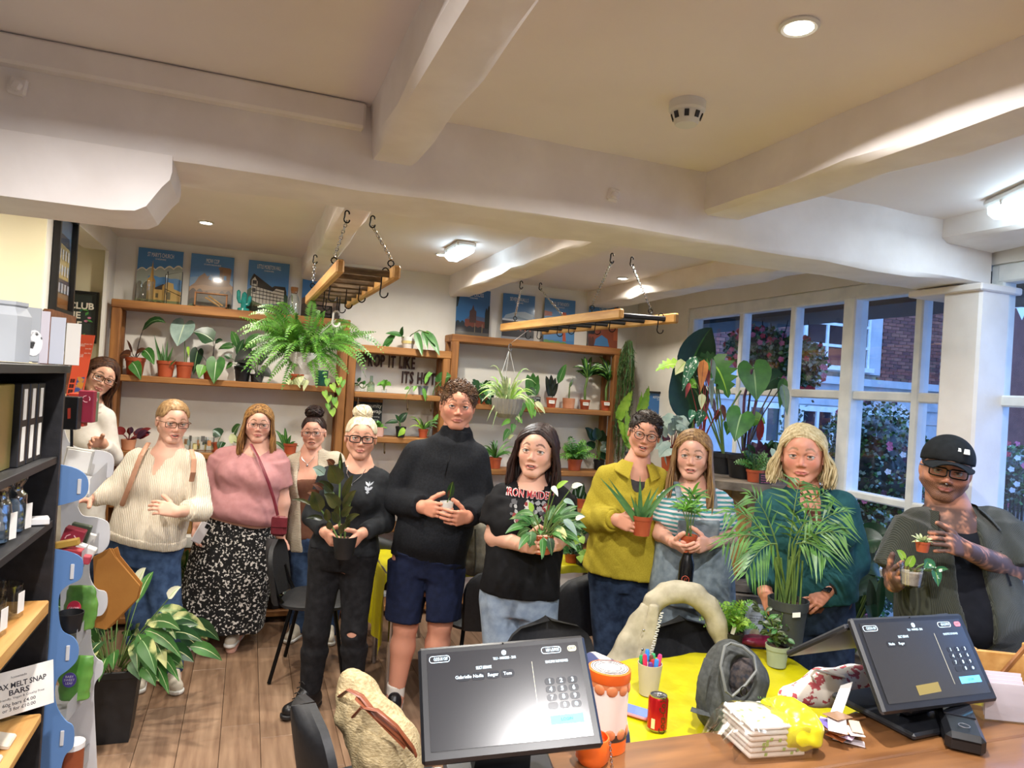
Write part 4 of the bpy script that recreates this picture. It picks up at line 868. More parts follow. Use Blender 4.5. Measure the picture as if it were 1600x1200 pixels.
for (x0,y0,x1,y1,w,m)in ((800,638,813,658,9,'pale'),(815,640,809,662,8,'mid'),(826,622,831,655,14,'bright'),(836,628,852,647,8,'pale'),(818,628,812,652,12,'mid'),(798,657,783,666,8,'bright'),(803,662,800,678,9,'mid'),(797,671,786,690,11,'mid'),(806,650,816,662,9,'bright'),(793,686,803,680,6,'pale'),(832,640,836,652,9,'bright'),(812,610,806,626,9,'mid'),(826,608,838,618,10,'dark')):p.lp(x0,y0,x1,y1,w,(m,'vein'),d0=-.2,d1=-.22,stem=False,shape='ovate',face=(-.2,-1,.1))
p.stems([[p.top,p.px(815,625,-.18),p.px(806,655,-.2),p.px(797,688,-.2)],[p.top,p.px(828,615,-.15),p.px(834,645,-.2)]],.002)
p=Plant('potted_snake_plant','broad snake plant with a green tag beside the small black sign',shelfp(831,633,ZR2,.02),('plastic',.05,.04,.08,TERRA),gR)
for (x,y,w)in ((824,585,14),(833,582,13),(841,586,11),(843,600,10),(822,600,12)):p.lp(831+(x-831)*.3,618,x,y,w,('mid','dark'),stem=False,shape='strap',face=(-.2,-1,.1))
mb=MB();mb.box(at(834,613,t=p.t-.09),(.035,.002,.055));part('plant_tag',mb,pcol('9CC08A'),p.o)
mb=MB();c=at(836,624,t=p.t-.12);MS=frame(c-np.array([.045,0,.022]),(1,-.2,0),(0,.1,1));t=thing('small_sign','small black sign with white handwriting among the pots','sign',c-np.array([0,0,.022]));mb.prism([(0,0),(.09,0),(.09,.045),(0,.045)],.004,MS);part('card',mb,BOARD,t,None);mb=MB();text(mb,'PLEASE WATER',sub(MS,.045,.032,.004),.016,.078);text(mb,'ME',sub(MS,.045,.014,.004),.016);part('lettering',mb,pcol('E2E2DC'),t,None)
TAGM=pcol('EDEAE2')
def potlabel(p,x,y,s,w=.05):
    c=at(x,y,t=p.t-p.r*1.02);M=frame(c-np.array([w/2,0,.014]),(1,-.25,0),(0,.12,1));mb=MB();mb.prism([(0,0),(w,0),(w,.028),(0,.028)],.002,M);part('price_label',mb,TAGM,p.o,None)
    mb=MB();text(mb,s,sub(M,w/2,.014,.002),.016,w*.8);part('label_text',mb,pcol('2A2A2A'),p.o,None)
p=Plant('potted_dark_snake_plant','dark upright snake plant in a labelled terracotta pot',shelfp(861,635,ZR2,-.02),('plastic',.046,.036,.085,TERRA),gR)
for (x,y,w)in ((853,587,9),(861,585,9),(868,590,8),(857,600,8),(872,598,7)):p.lp(861+(x-861)*.3,619,x,y,w,('black','dark'),stem=False,shape='strap',face=(-.2,-1,.1))
p.lp(872,600,885,569,12,('mid','vein'),shape='ovate',face=(-.2,-1,.1));potlabel(p,862,628,'HOSTA')
p=Plant('potted_cactus_stem','thin single stem in a pale terracotta pot',shelfp(888,638,ZR2,-.02),('smooth',.055,.05,.09,TERRAP),gR)
p.stems([[p.top,p.px(890,605),p.px(894,595)]],.006);p.lp(890,606,896,592,5,('grey','silver'),stem=False)
for nm,cx,ty,lb in (('first',913,590,'dragon tree in a labelled pot next to the pale terracotta pot'),('second',946,594,'dragon tree in a labelled pot at the shelf end')):
    p=Plant('potted_dragon_tree',lb,shelfp(cx,640,ZR2,-.02),('plastic',.046,.036,.085,TERRA),gR);tp=p.px(cx+5,ty)
    p.stems([[p.top,p.px(cx+1,608),tp]],.011,'stemg','trunk')
    for k in range(24):
        a=random.uniform(0,6.28);e=random.uniform(-.15,1.3);l=random.uniform(.13,.20);d=np.array([math.cos(a)*math.cos(e),math.sin(a)*math.cos(e)*.8,math.sin(e)]);b=tp+UPV*random.uniform(-.02,.06);p.leaf(b,b+d*l,.034,('dark' if k % 3 else 'mid','lime'),shape='lance',sag=.18,vein=.12)
    potlabel(p,cx+2,631,'DRACAENA' if nm == 'first' else 'DRAGON')
# trailing rhipsalis curtain hanging beside the right unit
p0=at(975,533,Y=YS+.0);p0[0]+= .02;t=thing('trailing_rhipsalis','long shaggy trailing plant hanging down beside the right shelf unit','plant',(p0[0],p0[1],p0[2]-.02))
mb=MB()
for k in range(300):
    a=random.uniform(0,6.28);r=.066*math.sqrt(random.random());x=p0[0]+r*math.cos(a);y=p0[1]-.05+r*math.sin(a)*.8;L=random.uniform(.55,1.0)if k % 3 else random.uniform(.15,.5);z=p0[2]-random.uniform(0,.06)-r*.3
    pts=[(x*.5+p0[0]*.5,y*.5+(p0[1]-.05)*.5,z+.02)]
    for i in range(1,6):pts.append((x+random.uniform(-.02,.02)-.012*i*.4,y+random.uniform(-.02,.02),z-L*i/5))
    mb.tube(pts,.002,3,k % 3,caps=False)
    for i in range(6):q=np.array(pts[random.randrange(1,6)]);d=np.array([random.uniform(-1,1),random.uniform(-1,.4),random.uniform(-1,.2)])*.02;mb.add([q,q+d+np.array([.003,0,0]),q+d*1.4,q+d-np.array([.003,0,0])],[(0,1,2,3)])
o=part('trailing_stems',mb,[G['rhip'],G['mid'],G['bark']],t,None);o['kind']='stuff'
mb=MB();mb.tube([at(978,540,Y=YS-.02),at(968,620,Y=YS-.02),at(966,730,Y=YS-.02)],.009,6);part('moss_pole',mb,G['bark'],t)
p=Plant('potted_bushy_fern','bushy green fern in a terracotta pot on the third right shelf',shelfp(897,735,ZR3,-.03),('plastic',.066,.052,.10,TERRA),gR)
for k in range(34):
    a=random.uniform(0,6.28);e=random.uniform(.0,1.2);l=random.uniform(.12,.22);d=np.array([math.cos(a)*math.cos(e),math.sin(a)*math.cos(e),math.sin(e)]);part('frond',frondmb(p.top,p.top+d*l,9,.05,.018,.3,droop=.2),[G['mid' if k % 3 else 'bright'],G['stemg']],p.o,None)
p=Plant('potted_dark_rubber_plant','dark glossy rubber plant behind the bushy fern',shelfp(935,738,ZR3,.03),('plastic',.05,.04,.09,BLKPOT),gR)
for (x0,y0,x1,y1,w)in ((930,690,914,668,15),(934,688,930,668,16),(938,690,942,672,16),(940,695,957,684,15),(938,705,960,700,14),(930,700,915,694,14),(935,712,955,720,13)):p.lp(x0,y0,x1,y1,w,('deep','dark'),shape='ovate')
p=Plant('potted_rex_begonia','small silver veined plant in a terracotta pot on the fourth right shelf',shelfp(908,796,ZR4,-.03),('plastic',.05,.04,.08,TERRA),gR)
for (x0,y0,x1,y1,w)in ((905,778,912,755,13),(900,778,898,762,12),(910,782,914,768,11),(904,785,900,776,11)):p.lp(x0,y0,x1,y1,w,('dark','silver'),shape='ovate',vein=.2)
p0=shelfp(888,797,ZR4,-.06);mb=MB();mb.cbox(p0+np.array([0,0,.02]),(.07,.006,.04),.002);solo('price_card',mb,PAPER,'blank grey price card on the fourth right shelf','card',p0)
p=Plant('potted_shelf_palm','dark grassy plant behind the woman in the band shirt',shelfp(772,745,ZR3),('plastic',.055,.045,.09,TERRA),gR)
for k in range(26):a=random.uniform(0,6.28);p.leaf(p.top,p.top+np.array([math.cos(a)*.16,math.sin(a)*.1-.04,random.uniform(.02,.16)]),.018,('palm' if k % 3 else 'mid',),shape='lance',sag=.2)
# bird's nest fern with long wavy leaves at the end of the unit
p0=np.array([*at(985,720,Y=5.3)[:2],1.1]);p0=at(990,730,t=5.35);p=Plant('birds_nest_fern','lime green birds nest fern with wavy strap leaves near the window corner',p0,('plastic',.07,.055,.11,BLKPOT));p.t=5.35
for (x0,y0,x1,y1,w)in ((985,700,964,651,14),(966,655,988,610,17),(992,700,1003,612,13),(1003,650,1014,603,13),(990,705,982,660,15),(988,700,976,680,16),(995,705,1000,660,14),(985,690,978,640,13)):p.lp(x0,y0,x1,y1,w,('lime','lime'),stem=False,shape='strap',wavy=.18,rows=14,face=(-.2,-1,.2),sag=.04)
# ---------------------------------------------------------------- lower shelves of the left unit
ZL3,ZL4,ZL5,ZL6=SHZ['L'][2:6]
p=Plant('potted_red_begonia','dark red leaved begonia in an orange pot behind the cream jumper',shelfp(200,705,ZL3,-.02),('smooth',.05,.04,.075,TERRAP),gL)
for k in range(18):a=random.uniform(0,6.28);q=p.top+np.array([math.cos(a)*.11+.03,math.sin(a)*.07-.02,random.uniform(.03,.10)]);p.leaf(p.top+(q-p.top)*.45,q,.05,('red' if k % 4 else 'purple','red','red'),shape='ovate',stem=p.top,sag=.1)
for i,px_ in enumerate((289,301,314,326)):
    p0=shelfp(px_,715,ZL3,-.05);t=thing('printed_tumbler','glass tumbler with yellow and grey blocks, %s from the cream jumper' % words_[i],'glass',p0,group='printed glasses on the left unit')
    mb=MB();mb.lathe([(0,.002),(.028,.002),(.032,.11),(.03,.11),(.026,.008),(0,.008)],p0,20);part('glass',mb,CL,t)
    for k in range(5):
        a=k*1.256+i;mb=MB();r=.0325;z0=.02+.03*(k % 3);n=5;V=[(p0[0]+r*math.cos(a+q*.2),p0[1]+r*math.sin(a+q*.2),p0[2]+z)for z in (z0,z0+.04)for q in range(n)];mb.add(V,[(q,q+1,n+q+1,n+q)for q in range(n-1)]);part('colour_block',mb,pcol(('D8B84A','C98A5A','6A6A66','E0D49A','8A9A94')[k]),t,None)
p=Plant('potted_silver_alocasia','small plant with dark white veined leaf above the pink top',shelfp(338,716,ZL3,.0),('plastic',.045,.035,.07,TERRA),gL)
p.lp(345,682,332,672,18,('dark','silver'),shape='ovate',vein=.15);p.lp(348,690,342,705,14,('dark','silver'),shape='ovate')
p=Plant('potted_marbled_pothos','pale marbled leaf plant between the pink top and the shelf',shelfp(372,718,ZL3,.0),('plastic',.045,.035,.07,WHITEP),gL)
p.lp(366,675,376,664,14,('var','pale'),shape='heart');p.lp(372,690,380,680,12,('var','pale'),shape='heart');p.lp(365,690,360,678,12,('pale','pale'),shape='heart')
p=Plant('potted_kentia','thin leaved palm between the pink top and the cardigan',shelfp(452,722,ZL3,.0),('plastic',.05,.04,.08,TERRA),gL)
for (x1,y1)in ((430,672),(440,678),(450,690),(462,690),(467,697),(455,680),(445,668),(425,690)):p.lp(447,705,x1,y1,6,('mid','lime'),sag=.15)
p=Plant('potted_floor_lily','broad leaved peace lily behind the cream jumper womans hip',shelfp(287,955,ZL6,-.02),('plastic',.09,.07,.14,BLKPOT),gL)
for k in range(18):a=random.uniform(0,6.28);q=p.top+np.array([math.cos(a)*.2+.02,math.sin(a)*.1-.08,random.uniform(.05,.42)]);p.leaf(p.top+(q-p.top)*.5,q,.075,('mid' if k % 2 else 'var','vein'),stem=p.top,sag=.15)
p=Plant('potted_dark_floor_plant','dark leafy plant on the bottom shelf beside the patterned skirt',shelfp(427,958,ZL6,-.02),('plastic',.07,.055,.10,BLKPOT),gL)
for k in range(22):a=random.uniform(0,6.28);q=p.top+np.array([math.cos(a)*.14,math.sin(a)*.09-.04,random.uniform(.0,.16)]);p.leaf(p.top+(q-p.top)*.4,q,.045,('deep' if k % 3 else 'grey','dark'),stem=p.top,sag=.1)
p0=shelfp(451,958,ZL6,-.05);mb=MB();mb.lathe([(0,0),(.04,0),(.052,.11),(.048,.11),(.037,.01),(0,.01)],p0,24);solo('white_plant_pot',mb,WHITEP,'empty white plastic pot on the bottom shelf by the jeans','pot',p0)
p0=shelfp(292,860,ZL5,-.06);mb=MB();mb.cbox(p0+np.array([0,0,.04]),(.14,.10,.08),.004);solo('storage_box',mb,PAPER,'plain white box on the shelf beside the phone hand','box',p0)
p0=shelfp(287,860,ZL5,.03);mb=MB();mb.cbox(p0+np.array([0,0,.085]),(.09,.05,.17),.004);solo('wooden_crate_end',mb,LADW,'small pale wooden block standing behind the white box','block',p0)
# large lilies and rubber behind the people, right lower
p=Plant('potted_zz_plant','dark arching plant low on the shelves beside the dark top',shelfp(577,900,SHZ['M'][5],-.06),('plastic',.08,.06,.13,BLKPOT),gM)
for k in range(20):a=random.uniform(0,6.28);p.leaf(p.top,p.top+np.array([math.cos(a)*.2,math.sin(a)*.1-.06,random.uniform(.15,.42)]),.035,('dark',),shape='lance',sag=.2)
p=Plant('potted_shelf_croton','leafy green plant on a lower shelf behind the yellow shirt',shelfp(900,850,SHZ['R'][4],-.05),('plastic',.07,.055,.11,BLKPOT),gR)
for k in range(24):a=random.uniform(0,6.28);q=p.top+np.array([math.cos(a)*.18,math.sin(a)*.09-.05,random.uniform(.05,.26)]);p.leaf(p.top+(q-p.top)*.4,q,.05,('mid' if k % 3 else 'dark','vein'),stem=p.top)
# ---------------------------------------------------------------- variegated lily in the tall black planter on the floor
p=Plant('variegated_peace_lily','large variegated peace lily in a tall square black planter on the floor',(-.53,3.98,.002),('square',.115,.085,.36,BLKPOT))
for k in range(70):
    a=random.uniform(0,6.28);l=random.uniform(.28,.52);e=random.uniform(.35,1.25);d=np.array([math.cos(a)*math.cos(e)+.12,math.sin(a)*math.cos(e),math.sin(e)]);b=p.top+np.array([math.cos(a),math.sin(a),0])*.05;p0=b+d*l*.62;p1=p0+nrm(d-UPV*random.uniform(.5,1.4))*l*.42
    p.leaf(p0,p1,random.uniform(.055,.085),('var' if k % 3 == 0 else 'mid' if k % 3 == 1 else 'dark','pale' if k % 2 else 'vein'),stem=b,sag=.12,sr=.0025,fold=.25)
p.t=3.6
for (x0,y0,x1,y1,w)in ((215,990,240,1070,24),(238,1000,260,1045,22),(225,985,285,1030,20),(230,975,282,985,22),(235,1030,264,1085,20),(210,1000,215,1050,22),(243,1020,280,1065,16),(250,960,275,1000,18)):p.lp(x0,y0,x1,y1,w,('var' if w % 4 else 'mid','pale'),d0=random.uniform(-.25,-.1),d1=-.25)
for (x0,y0,x1,y1)in ((263,936,283,917),(215,910,228,887)):p.lp(x0,y0,x1,y1,15,('flower','lime','stemg'),shape='ovate',fold=.5,name='flower',d0=-.1,d1=-.1)
# ================================================================ people: implicit bodies meshed with surface nets
def catmull(xs,ys,n=48):
    xs=np.asarray(xs,float);ys=np.asarray(ys,float);m=np.gradient(ys,xs);X=np.linspace(xs[0],xs[-1],n);i=np.clip(np.searchsorted(xs,X)-1,0,len(xs)-2)
    h=xs[i+1]-xs[i];t=(X-xs[i])/h;a=2*t**3-3*t**2+1;b=t**3-2*t**2+t;c=-2*t**3+3*t**2;d=t**3-t**2
    return X,a*ys[i]+b*h*m[i]+c*ys[i+1]+d*h*m[i+1]
def cone(a,b,ra,rb,k=.03,g=''):return dict(K='c',a=np.asarray(a,float),b=np.asarray(b,float),ra=ra,rb=rb,k=k,g=g)
def elli(c,r,R=None,k=.03,g='',neg=False):return dict(K='e',c=np.asarray(c,float),r=np.asarray(r,float),R=np.eye(3)if R is None else np.asarray(R,float),k=k,g=g,neg=neg)
def loft(a,b,lat,st,k=.03,g='',flat=True):
    'stations st: (s, half width, half depth, forward offset) along a->b'
    a=np.asarray(a,float);b=np.asarray(b,float);ax=nrm(b-a);la=nrm(np.asarray(lat)-ax*np.dot(lat,ax));fr=np.cross(ax,la)
    st=[tuple(s)+(0,)*(4-len(s))for s in st];S_=[s[0]for s in st];tab=[catmull(S_,[s[i]for s in st])for i in (1,2,3)]
    return dict(K='l',a=a,L=np.linalg.norm(b-a),ax=ax,la=la,fr=fr,s0=S_[0],s1=S_[-1],X=tab[0][0],W=tab[0][1],Dp=tab[1][1],O=tab[2][1],k=k,g=g,mx=max(max(s[1],s[2])+abs(s[3])for s in st),b=b)
def pbox(p,inf):
    if p['K']== 'c':r=max(p['ra'],p['rb'])+inf;return np.minimum(p['a'],p['b'])-r,np.maximum(p['a'],p['b'])+r
    if p['K']== 'e':r=p['r'].max()+inf;return p['c']-r,p['c']+r
    q0=p['a']+p['ax']*p['L']*p['s0'];q1=p['a']+p['ax']*p['L']*p['s1'];r=p['mx']+inf;return np.minimum(q0,q1)-r,np.maximum(q0,q1)+r
def pdist(p,X,Y,Z,inf):
    if p['K']== 'c':
        a=p['a'];d=p['b']-a;dd=max(1e-9,d@d);t=np.clip(((X-a[0])*d[0]+(Y-a[1])*d[1]+(Z-a[2])*d[2])/dd,0,1)
        return np.sqrt((X-a[0]-t*d[0])**2+(Y-a[1]-t*d[1])**2+(Z-a[2]-t*d[2])**2)-(p['ra']+t*(p['rb']-p['ra']))-inf
    if p['K']== 'e':
        R=p['R'];r=p['r']+inf;x,y,z=X-p['c'][0],Y-p['c'][1],Z-p['c'][2]
        u=(x*R[0,0]+y*R[1,0]+z*R[2,0])/r[0];v=(x*R[0,1]+y*R[1,1]+z*R[2,1])/r[1];w=(x*R[0,2]+y*R[1,2]+z*R[2,2])/r[2]
        k0=np.sqrt(u*u+v*v+w*w);k1=np.sqrt((u/r[0])**2+(v/r[1])**2+(w/r[2])**2);return k0*(k0-1)/np.maximum(k1,1e-6)
    a,ax,la,fr=p['a'],p['ax'],p['la'],p['fr'];x,y,z=X-a[0],Y-a[1],Z-a[2]
    s=(x*ax[0]+y*ax[1]+z*ax[2])/p['L'];sc=np.clip(s,p['s0'],p['s1']);u=x*la[0]+y*la[1]+z*la[2];v=x*fr[0]+y*fr[1]+z*fr[2]
    W=np.interp(sc,p['X'],p['W'])+inf;D=np.interp(sc,p['X'],p['Dp'])+inf;v=v-np.interp(sc,p['X'],p['O'])
    q=(np.abs(u/W)**2.3+np.abs(v/D)**2.3)**(1/2.3);d=(q-1)*np.minimum(W,D);e=np.abs(s-sc)*p['L']
    return np.where(e>0,np.sqrt(np.maximum(d,0)**2+e**2)+np.minimum(d,0)*0,d)
def surfnet(D,lo,h):
    ins=D<0;a=ins[:-1,:-1,:-1].astype(np.int8);cnt=a.copy()
    for dx in (0,1):
        for dy in (0,1):
            for dz in (0,1):
                if dx or dy or dz:cnt += ins[dx:ins.shape[0]-1+dx,dy:ins.shape[1]-1+dy,dz:ins.shape[2]-1+dz]
    act=(cnt>0)&(cnt<8);I,J,K=np.nonzero(act);n=len(I)
    idx=np.full(act.shape,-1,np.int64);idx[I,J,K]=np.arange(n);pos=np.zeros((n,3));num=np.zeros(n)
    cs=[(x,y,z)for x in (0,1)for y in (0,1)for z in (0,1)]
    for c in cs:
        for ax in range(3):
            if c[ax]== 0:
                e=list(c);e[ax]=1;va=D[I+c[0],J+c[1],K+c[2]];vb=D[I+e[0],J+e[1],K+e[2]];m=(va<0)!=(vb<0)
                t=np.where(m,va/np.where(m,va-vb,1),0);pp=np.tile(np.array(c,float),(n,1));pp[:,ax]+= t;pos += pp*m[:,None];num += m
    V=(pos/np.maximum(num,1)[:,None]+np.stack([I,J,K],1))*h+np.asarray(lo);F=[]
    for ax in range(3):
        b,c=(ax+1)% 3,(ax+2)% 3;s0=[slice(None)]*3;s1=[slice(None)]*3;s0[ax]=slice(0,-1);s1[ax]=slice(1,None)
        A=ins[tuple(s0)];B=ins[tuple(s1)];m=A != B;q=np.array(np.nonzero(m));ok=(q[b]>0)&(q[c]>0)&(q[b]<act.shape[b])&(q[c]<act.shape[c]);q=q[:,ok]
        if q.shape[1]== 0:continue
        def g(db,dc):r=q.copy();r[b]-= db;r[c]-= dc;return idx[r[0],r[1],r[2]]
        f=np.stack([g(1,1),g(0,1),g(0,0),g(1,0)],1);fl=A[tuple(q)];f=np.where(fl[:,None],f,f[:,::-1]);F.append(f)
    F=np.concatenate(F)if F else np.zeros((0,4),np.int64);F=F[(F >= 0).all(1)];return V,F
def fnoise(X,Y,Z,seed,sc):
    R=np.random.default_rng(seed);o=0
    for i in range(5):v=R.normal(size=3)*sc*(1+.5*i);o=o+np.sin(X*v[0]+Y*v[1]+Z*v[2]+R.uniform(0,6.28))/(1+.4*i)
    return o/3
def implicit(prims,h,inf=0,lo=None,hi=None,noise=None,cuts=(),subs=()):
    'mesh the smooth union of prims grown by inf; cuts: callables (intersect d<0); subs: prims smoothly subtracted'
    bb=[pbox(p,inf)for p in prims if not p.get('neg')]
    l=np.min([b[0]for b in bb],0)-2*h if lo is None else np.asarray(lo,float);u=np.max([b[1]for b in bb],0)+2*h if hi is None else np.asarray(hi,float)
    n=np.maximum(4,np.ceil((u-l)/h).astype(int)+1);D=np.full(n,.5,np.float32);ax=[l[i]+h*np.arange(n[i])for i in range(3)]
    for p in list(prims)+[dict(s,neg=True)for s in subs]:
        k=p['k'];a,b=pbox(p,inf+k+2*h);i0=np.clip(np.floor((a-l)/h).astype(int),0,n);i1=np.clip(np.ceil((b-l)/h).astype(int)+1,0,n)
        if (i1 <= i0).any():continue
        sl=tuple(slice(i0[i],i1[i])for i in range(3));X,Y,Z=np.meshgrid(*[ax[i][sl[i]]for i in range(3)],indexing='ij',sparse=True)
        d=pdist(p,X,Y,Z,0 if p.get('neg')else inf);o=D[sl]
        if p.get('neg'):d=-d;t=np.clip(.5-.5*(o-d)/k,0,1)if k>1e-6 else 0;D[sl]=(np.maximum(o,d)if k<1e-6 else o*(1-t)+d*t+k*t*(1-t))
        elif k>1e-6:t=np.clip(.5+.5*(d-o)/k,0,1);D[sl]=d*(1-t)+o*t-k*t*(1-t)
        else:D[sl]=np.minimum(o,d)
    X,Y,Z=np.meshgrid(*ax,indexing='ij',sparse=True)
    if noise:near=np.abs(D)<.06;D=D+np.where(near,noise(X,Y,Z),0)
    for c in cuts:D=np.maximum(D,c(X,Y,Z))
    return surfnet(D,l,h)
def halfspace(p,n):p=np.asarray(p,float);n=nrm(n);return lambda X,Y,Z:(X-p[0])*n[0]+(Y-p[1])*n[1]+(Z-p[2])*n[2]
def fastmesh(name,V,F,mats,cols=None,mi=None):
    me=bpy.data.meshes.new(name);me.vertices.add(len(V));me.vertices.foreach_set('co',np.ascontiguousarray(V,np.float32).ravel())
    F=np.asarray(F);tri=F[:,3]<0 if len(F)else np.zeros(0,bool);tot=np.where(tri,3,4);st=np.concatenate([[0],np.cumsum(tot)[:-1]]);flat=F.ravel();flat=flat[flat >= 0]
    me.loops.add(len(flat));me.loops.foreach_set('vertex_index',flat.astype(np.int32));me.polygons.add(len(F));me.polygons.foreach_set('loop_start',st.astype(np.int32));me.polygons.foreach_set('loop_total',tot.astype(np.int32))
    for m in (mats if isinstance(mats,(list,tuple))else [mats]):me.materials.append(m)
    if mi is not None:me.polygons.foreach_set('material_index',np.asarray(mi,np.int32))
    me.update(calc_edges=True);me.shade_smooth()
    if cols is not None:ca=me.color_attributes.new('Col','FLOAT_COLOR','POINT');ca.data.foreach_set('color',np.ascontiguousarray(np.concatenate([cols,np.ones((len(V),1))],1),np.float32).ravel())
    me.validate();return me
def lin(h):return np.array(srgb(h)[:3])
SKIN=mat('skin','FFFFFF',rough=.5,attr='Col',sss=.12,spec=.35)
HAIRM={}
def hairmat(a,b):
    if (a,b)not in HAIRM:HAIRM[(a,b)]=mat('hair_%d' % len(HAIRM),a,b,10,.45,bump=.5,stretch=(10,10,1.2),detail=5,spec=.4,coord='Object')
    return HAIRM[(a,b)]
FAB=lambda n,a,b=None,sc=60,rough=.85,bump=.25,**k:mat('fabric_'+n,a,b or a,sc,rough,bump=bump,spec=.25,**k)
def quadtri(Fc):return np.array([tuple(f)+(-1,)*(4-len(f))for f in Fc if len(f)<= 4],np.int64).reshape(-1,4)
def seg(a,b,ra,rb,k=.025,g=''):
    'round tapered tube with flat ends'
    d,sd,u=basis(np.asarray(b,float)-np.asarray(a,float));return loft(a,b,sd,[(0,ra,ra),(.5,(ra+rb)/2,(ra+rb)/2),(1,rb,rb)],k,g)
class Person:
    def __init__(s,label,t,J,head,build,skin='E0AC92',hair=('3A2A20','54402E'),face=None,hands=None,floor=None):
        s.t=t;s.b=dict(chest=(.165,.105),waist=(.15,.105),hip=(.175,.12),arm=(.046,.038,.028),leg=(.082,.055,.038),neck=.052,bust=0,belly=0);s.b.update(build)
        s.J={k:at(v[0],v[1],t=t+(v[2]if len(v)>2 else 0))for k,v in J.items()}
        j=s.J;mid_=(j['shl']+j['shr'])/2
        for q in ('shl','shr'):j[q]=j[q]+(mid_-j[q])*s.b.get('shin',.13)-UPV*.012
        s.skin=lin(skin);s.hairc=hair;s.face=dict(smile=0,open=0,teeth=False,brow=hair[0],lip='B5645C',eye='5A4634',eopen=1.0,beard=None,cheek=.35,jaw=1.0,age=0);s.face.update(face or {})
        root=np.array([*(j['hip'][:2]),0.0]);s.o=thing('person',label,'person',root);s.root=root
        # head frame
        hx,hy,hh,yaw,pitch,tilt=head[:6];c=at(hx,hy,t=t+(head[6]if len(head)>6 else -.02));f0=nrm(CC-c);f0[2]*= .3;f0=nrm(f0);r0=nrm(np.cross(UPV,f0));u0=np.cross(f0,r0)
        # viewer right is r0
        ya,pa,ta=map(math.radians,(yaw,pitch,tilt));f=f0*math.cos(ya)+r0*math.sin(ya);r=r0*math.cos(ya)-f0*math.sin(ya);f,u=f*math.cos(pa)+u0*math.sin(pa),u0*math.cos(pa)-f*math.sin(pa)
        r,u=r*math.cos(ta)-u*math.sin(ta),u*math.cos(ta)+r*math.sin(ta)
        s.H=dict(c=c,h=hh,R=np.column_stack([r,f,u]));s.hands=hands or {};s.prims()
    def hp(s,x,y,z):return s.H['c']+s.H['R']@(np.array([x,y,z])*s.H['h'])
    def hl(s,V):return ((V-s.H['c'])@s.H['R'])/s.H['h']
    def prims(s):
        j,b=s.J,s.b;up=nrm(j['neck']-j['hip']);lat=nrm(j['shr']-j['shl']);s.lat=nrm(lat-up*np.dot(lat,up));s.fr=np.cross(s.lat,up)*-1
        if np.dot(s.fr,CC-j['hip'])<0:s.fr=-s.fr
        s.up=up;a=j['hip']-up*.10;n=j['neck'];L=np.linalg.norm(n-a);e=lambda z:z/L
        cw,cd=b['chest'];ww,wd=b['waist'];hw,hd=b['hip'];sw=np.linalg.norm(j['shr']-j['shl'])/2
        fs=1 if np.dot(np.cross(nrm(n-a),s.lat),s.fr)>0 else -1
        bel,bus=b['belly'],b['bust']
        st=[(0,hw*.86,hd*.85,0),(e(.10),hw,hd,0),(e(.17),(hw+ww)/2,(hd+wd)/2+bel*.5,fs*bel*.5),(.42,ww,wd+bel*.5,fs*bel*.5),(.56,(ww+cw)/2,(wd+cd)/2+bel*.2,fs*bel*.3),(.72,cw,cd+bus*.25,fs*bus*.35),(.86,min(cw,sw*.95),cd*.92,0),(.95,sw*.72,cd*.72,-fs*.01),(1.0,sw*.45,cd*.55,-fs*.015),(1.03,.06,.055,-fs*.01)]
        s.T=[loft(a,n,s.lat,st,.02,'torso')]
        if bus:
            for sg in (-1,1):s.T.append(elli(a+nrm(n-a)*L*.70+s.lat*sg*cw*.48+s.fr*(cd*.62+bus*.2),(cw*.42,cd*.45+bus*.4,cw*.44),np.column_stack([s.lat,s.fr,up]),.05,'torso'))
        au,ae,aw=b['arm'];tu,tk,ta=b['leg']
        s.A={}
        for sd in 'lr':
            sh,el,wr=j['sh'+sd],j['el'+sd],j['wr'+sd]
            s.A[sd]=[cone(sh-up*.005,el,au*1.0,ae,.02,'arm'),cone(el,wr,ae*.98,aw,.02,'fore'),elli(sh-up*.012,(au*1.02,)*3,None,.02,'delt')]
        s.T.append(cone(n-up*.02+(j['shl']-n)*.3,j['shl']+(n-j['shl'])*.08,.045,au*.9,.025,'torso'));s.T.append(cone(n-up*.02+(j['shr']-n)*.3,j['shr']+(n-j['shr'])*.08,.045,au*.9,.025,'torso'))
        s.L={}
        for sd in 'lr':
            hp_=j['hip']-up*.05+s.lat*(hw*.48)*(-1 if sd == 'l' else 1);kn,an=j['kn'+sd],j['an'+sd]
            cf=kn+(an-kn)*.32-s.fr*.012
            s.L[sd]=[cone(hp_,kn,tu*1.02,tk,.04,'thigh'),cone(kn,cf,tk*.96,tk*1.0,.03,'shin'),cone(cf,an,tk*1.0,ta,.03,'shin')]
            fd=nrm(j.get('ft'+sd,an+s.fr*.1)-an);s.L[sd].append(cone(an-UPV*.02,an+fd*.12-UPV*.05,ta*1.05,.035,.03,'foot'))
        H=s.H;c,h,R=H['c'],H['h'],H['R'];P=s.hp;E=lambda x,y,z,a_,b_,d_,k=.04,neg=False:elli(P(x,y,z),np.array([a_,b_,d_])*h,R,k*h,'head',neg)
        C=lambda p,q,ra,rb,k=.03:cone(P(*p),P(*q),ra*h,rb*h,k*h,'head');fc=s.face;jw=fc['jaw']
        s.Hd=[E(0,-.06,.15,.335,.415,.35,.1),E(0,.10,-.10,.275*jw,.285,.33,.14),E(0,.245,-.40,.12*jw,.085,.075,.1)]
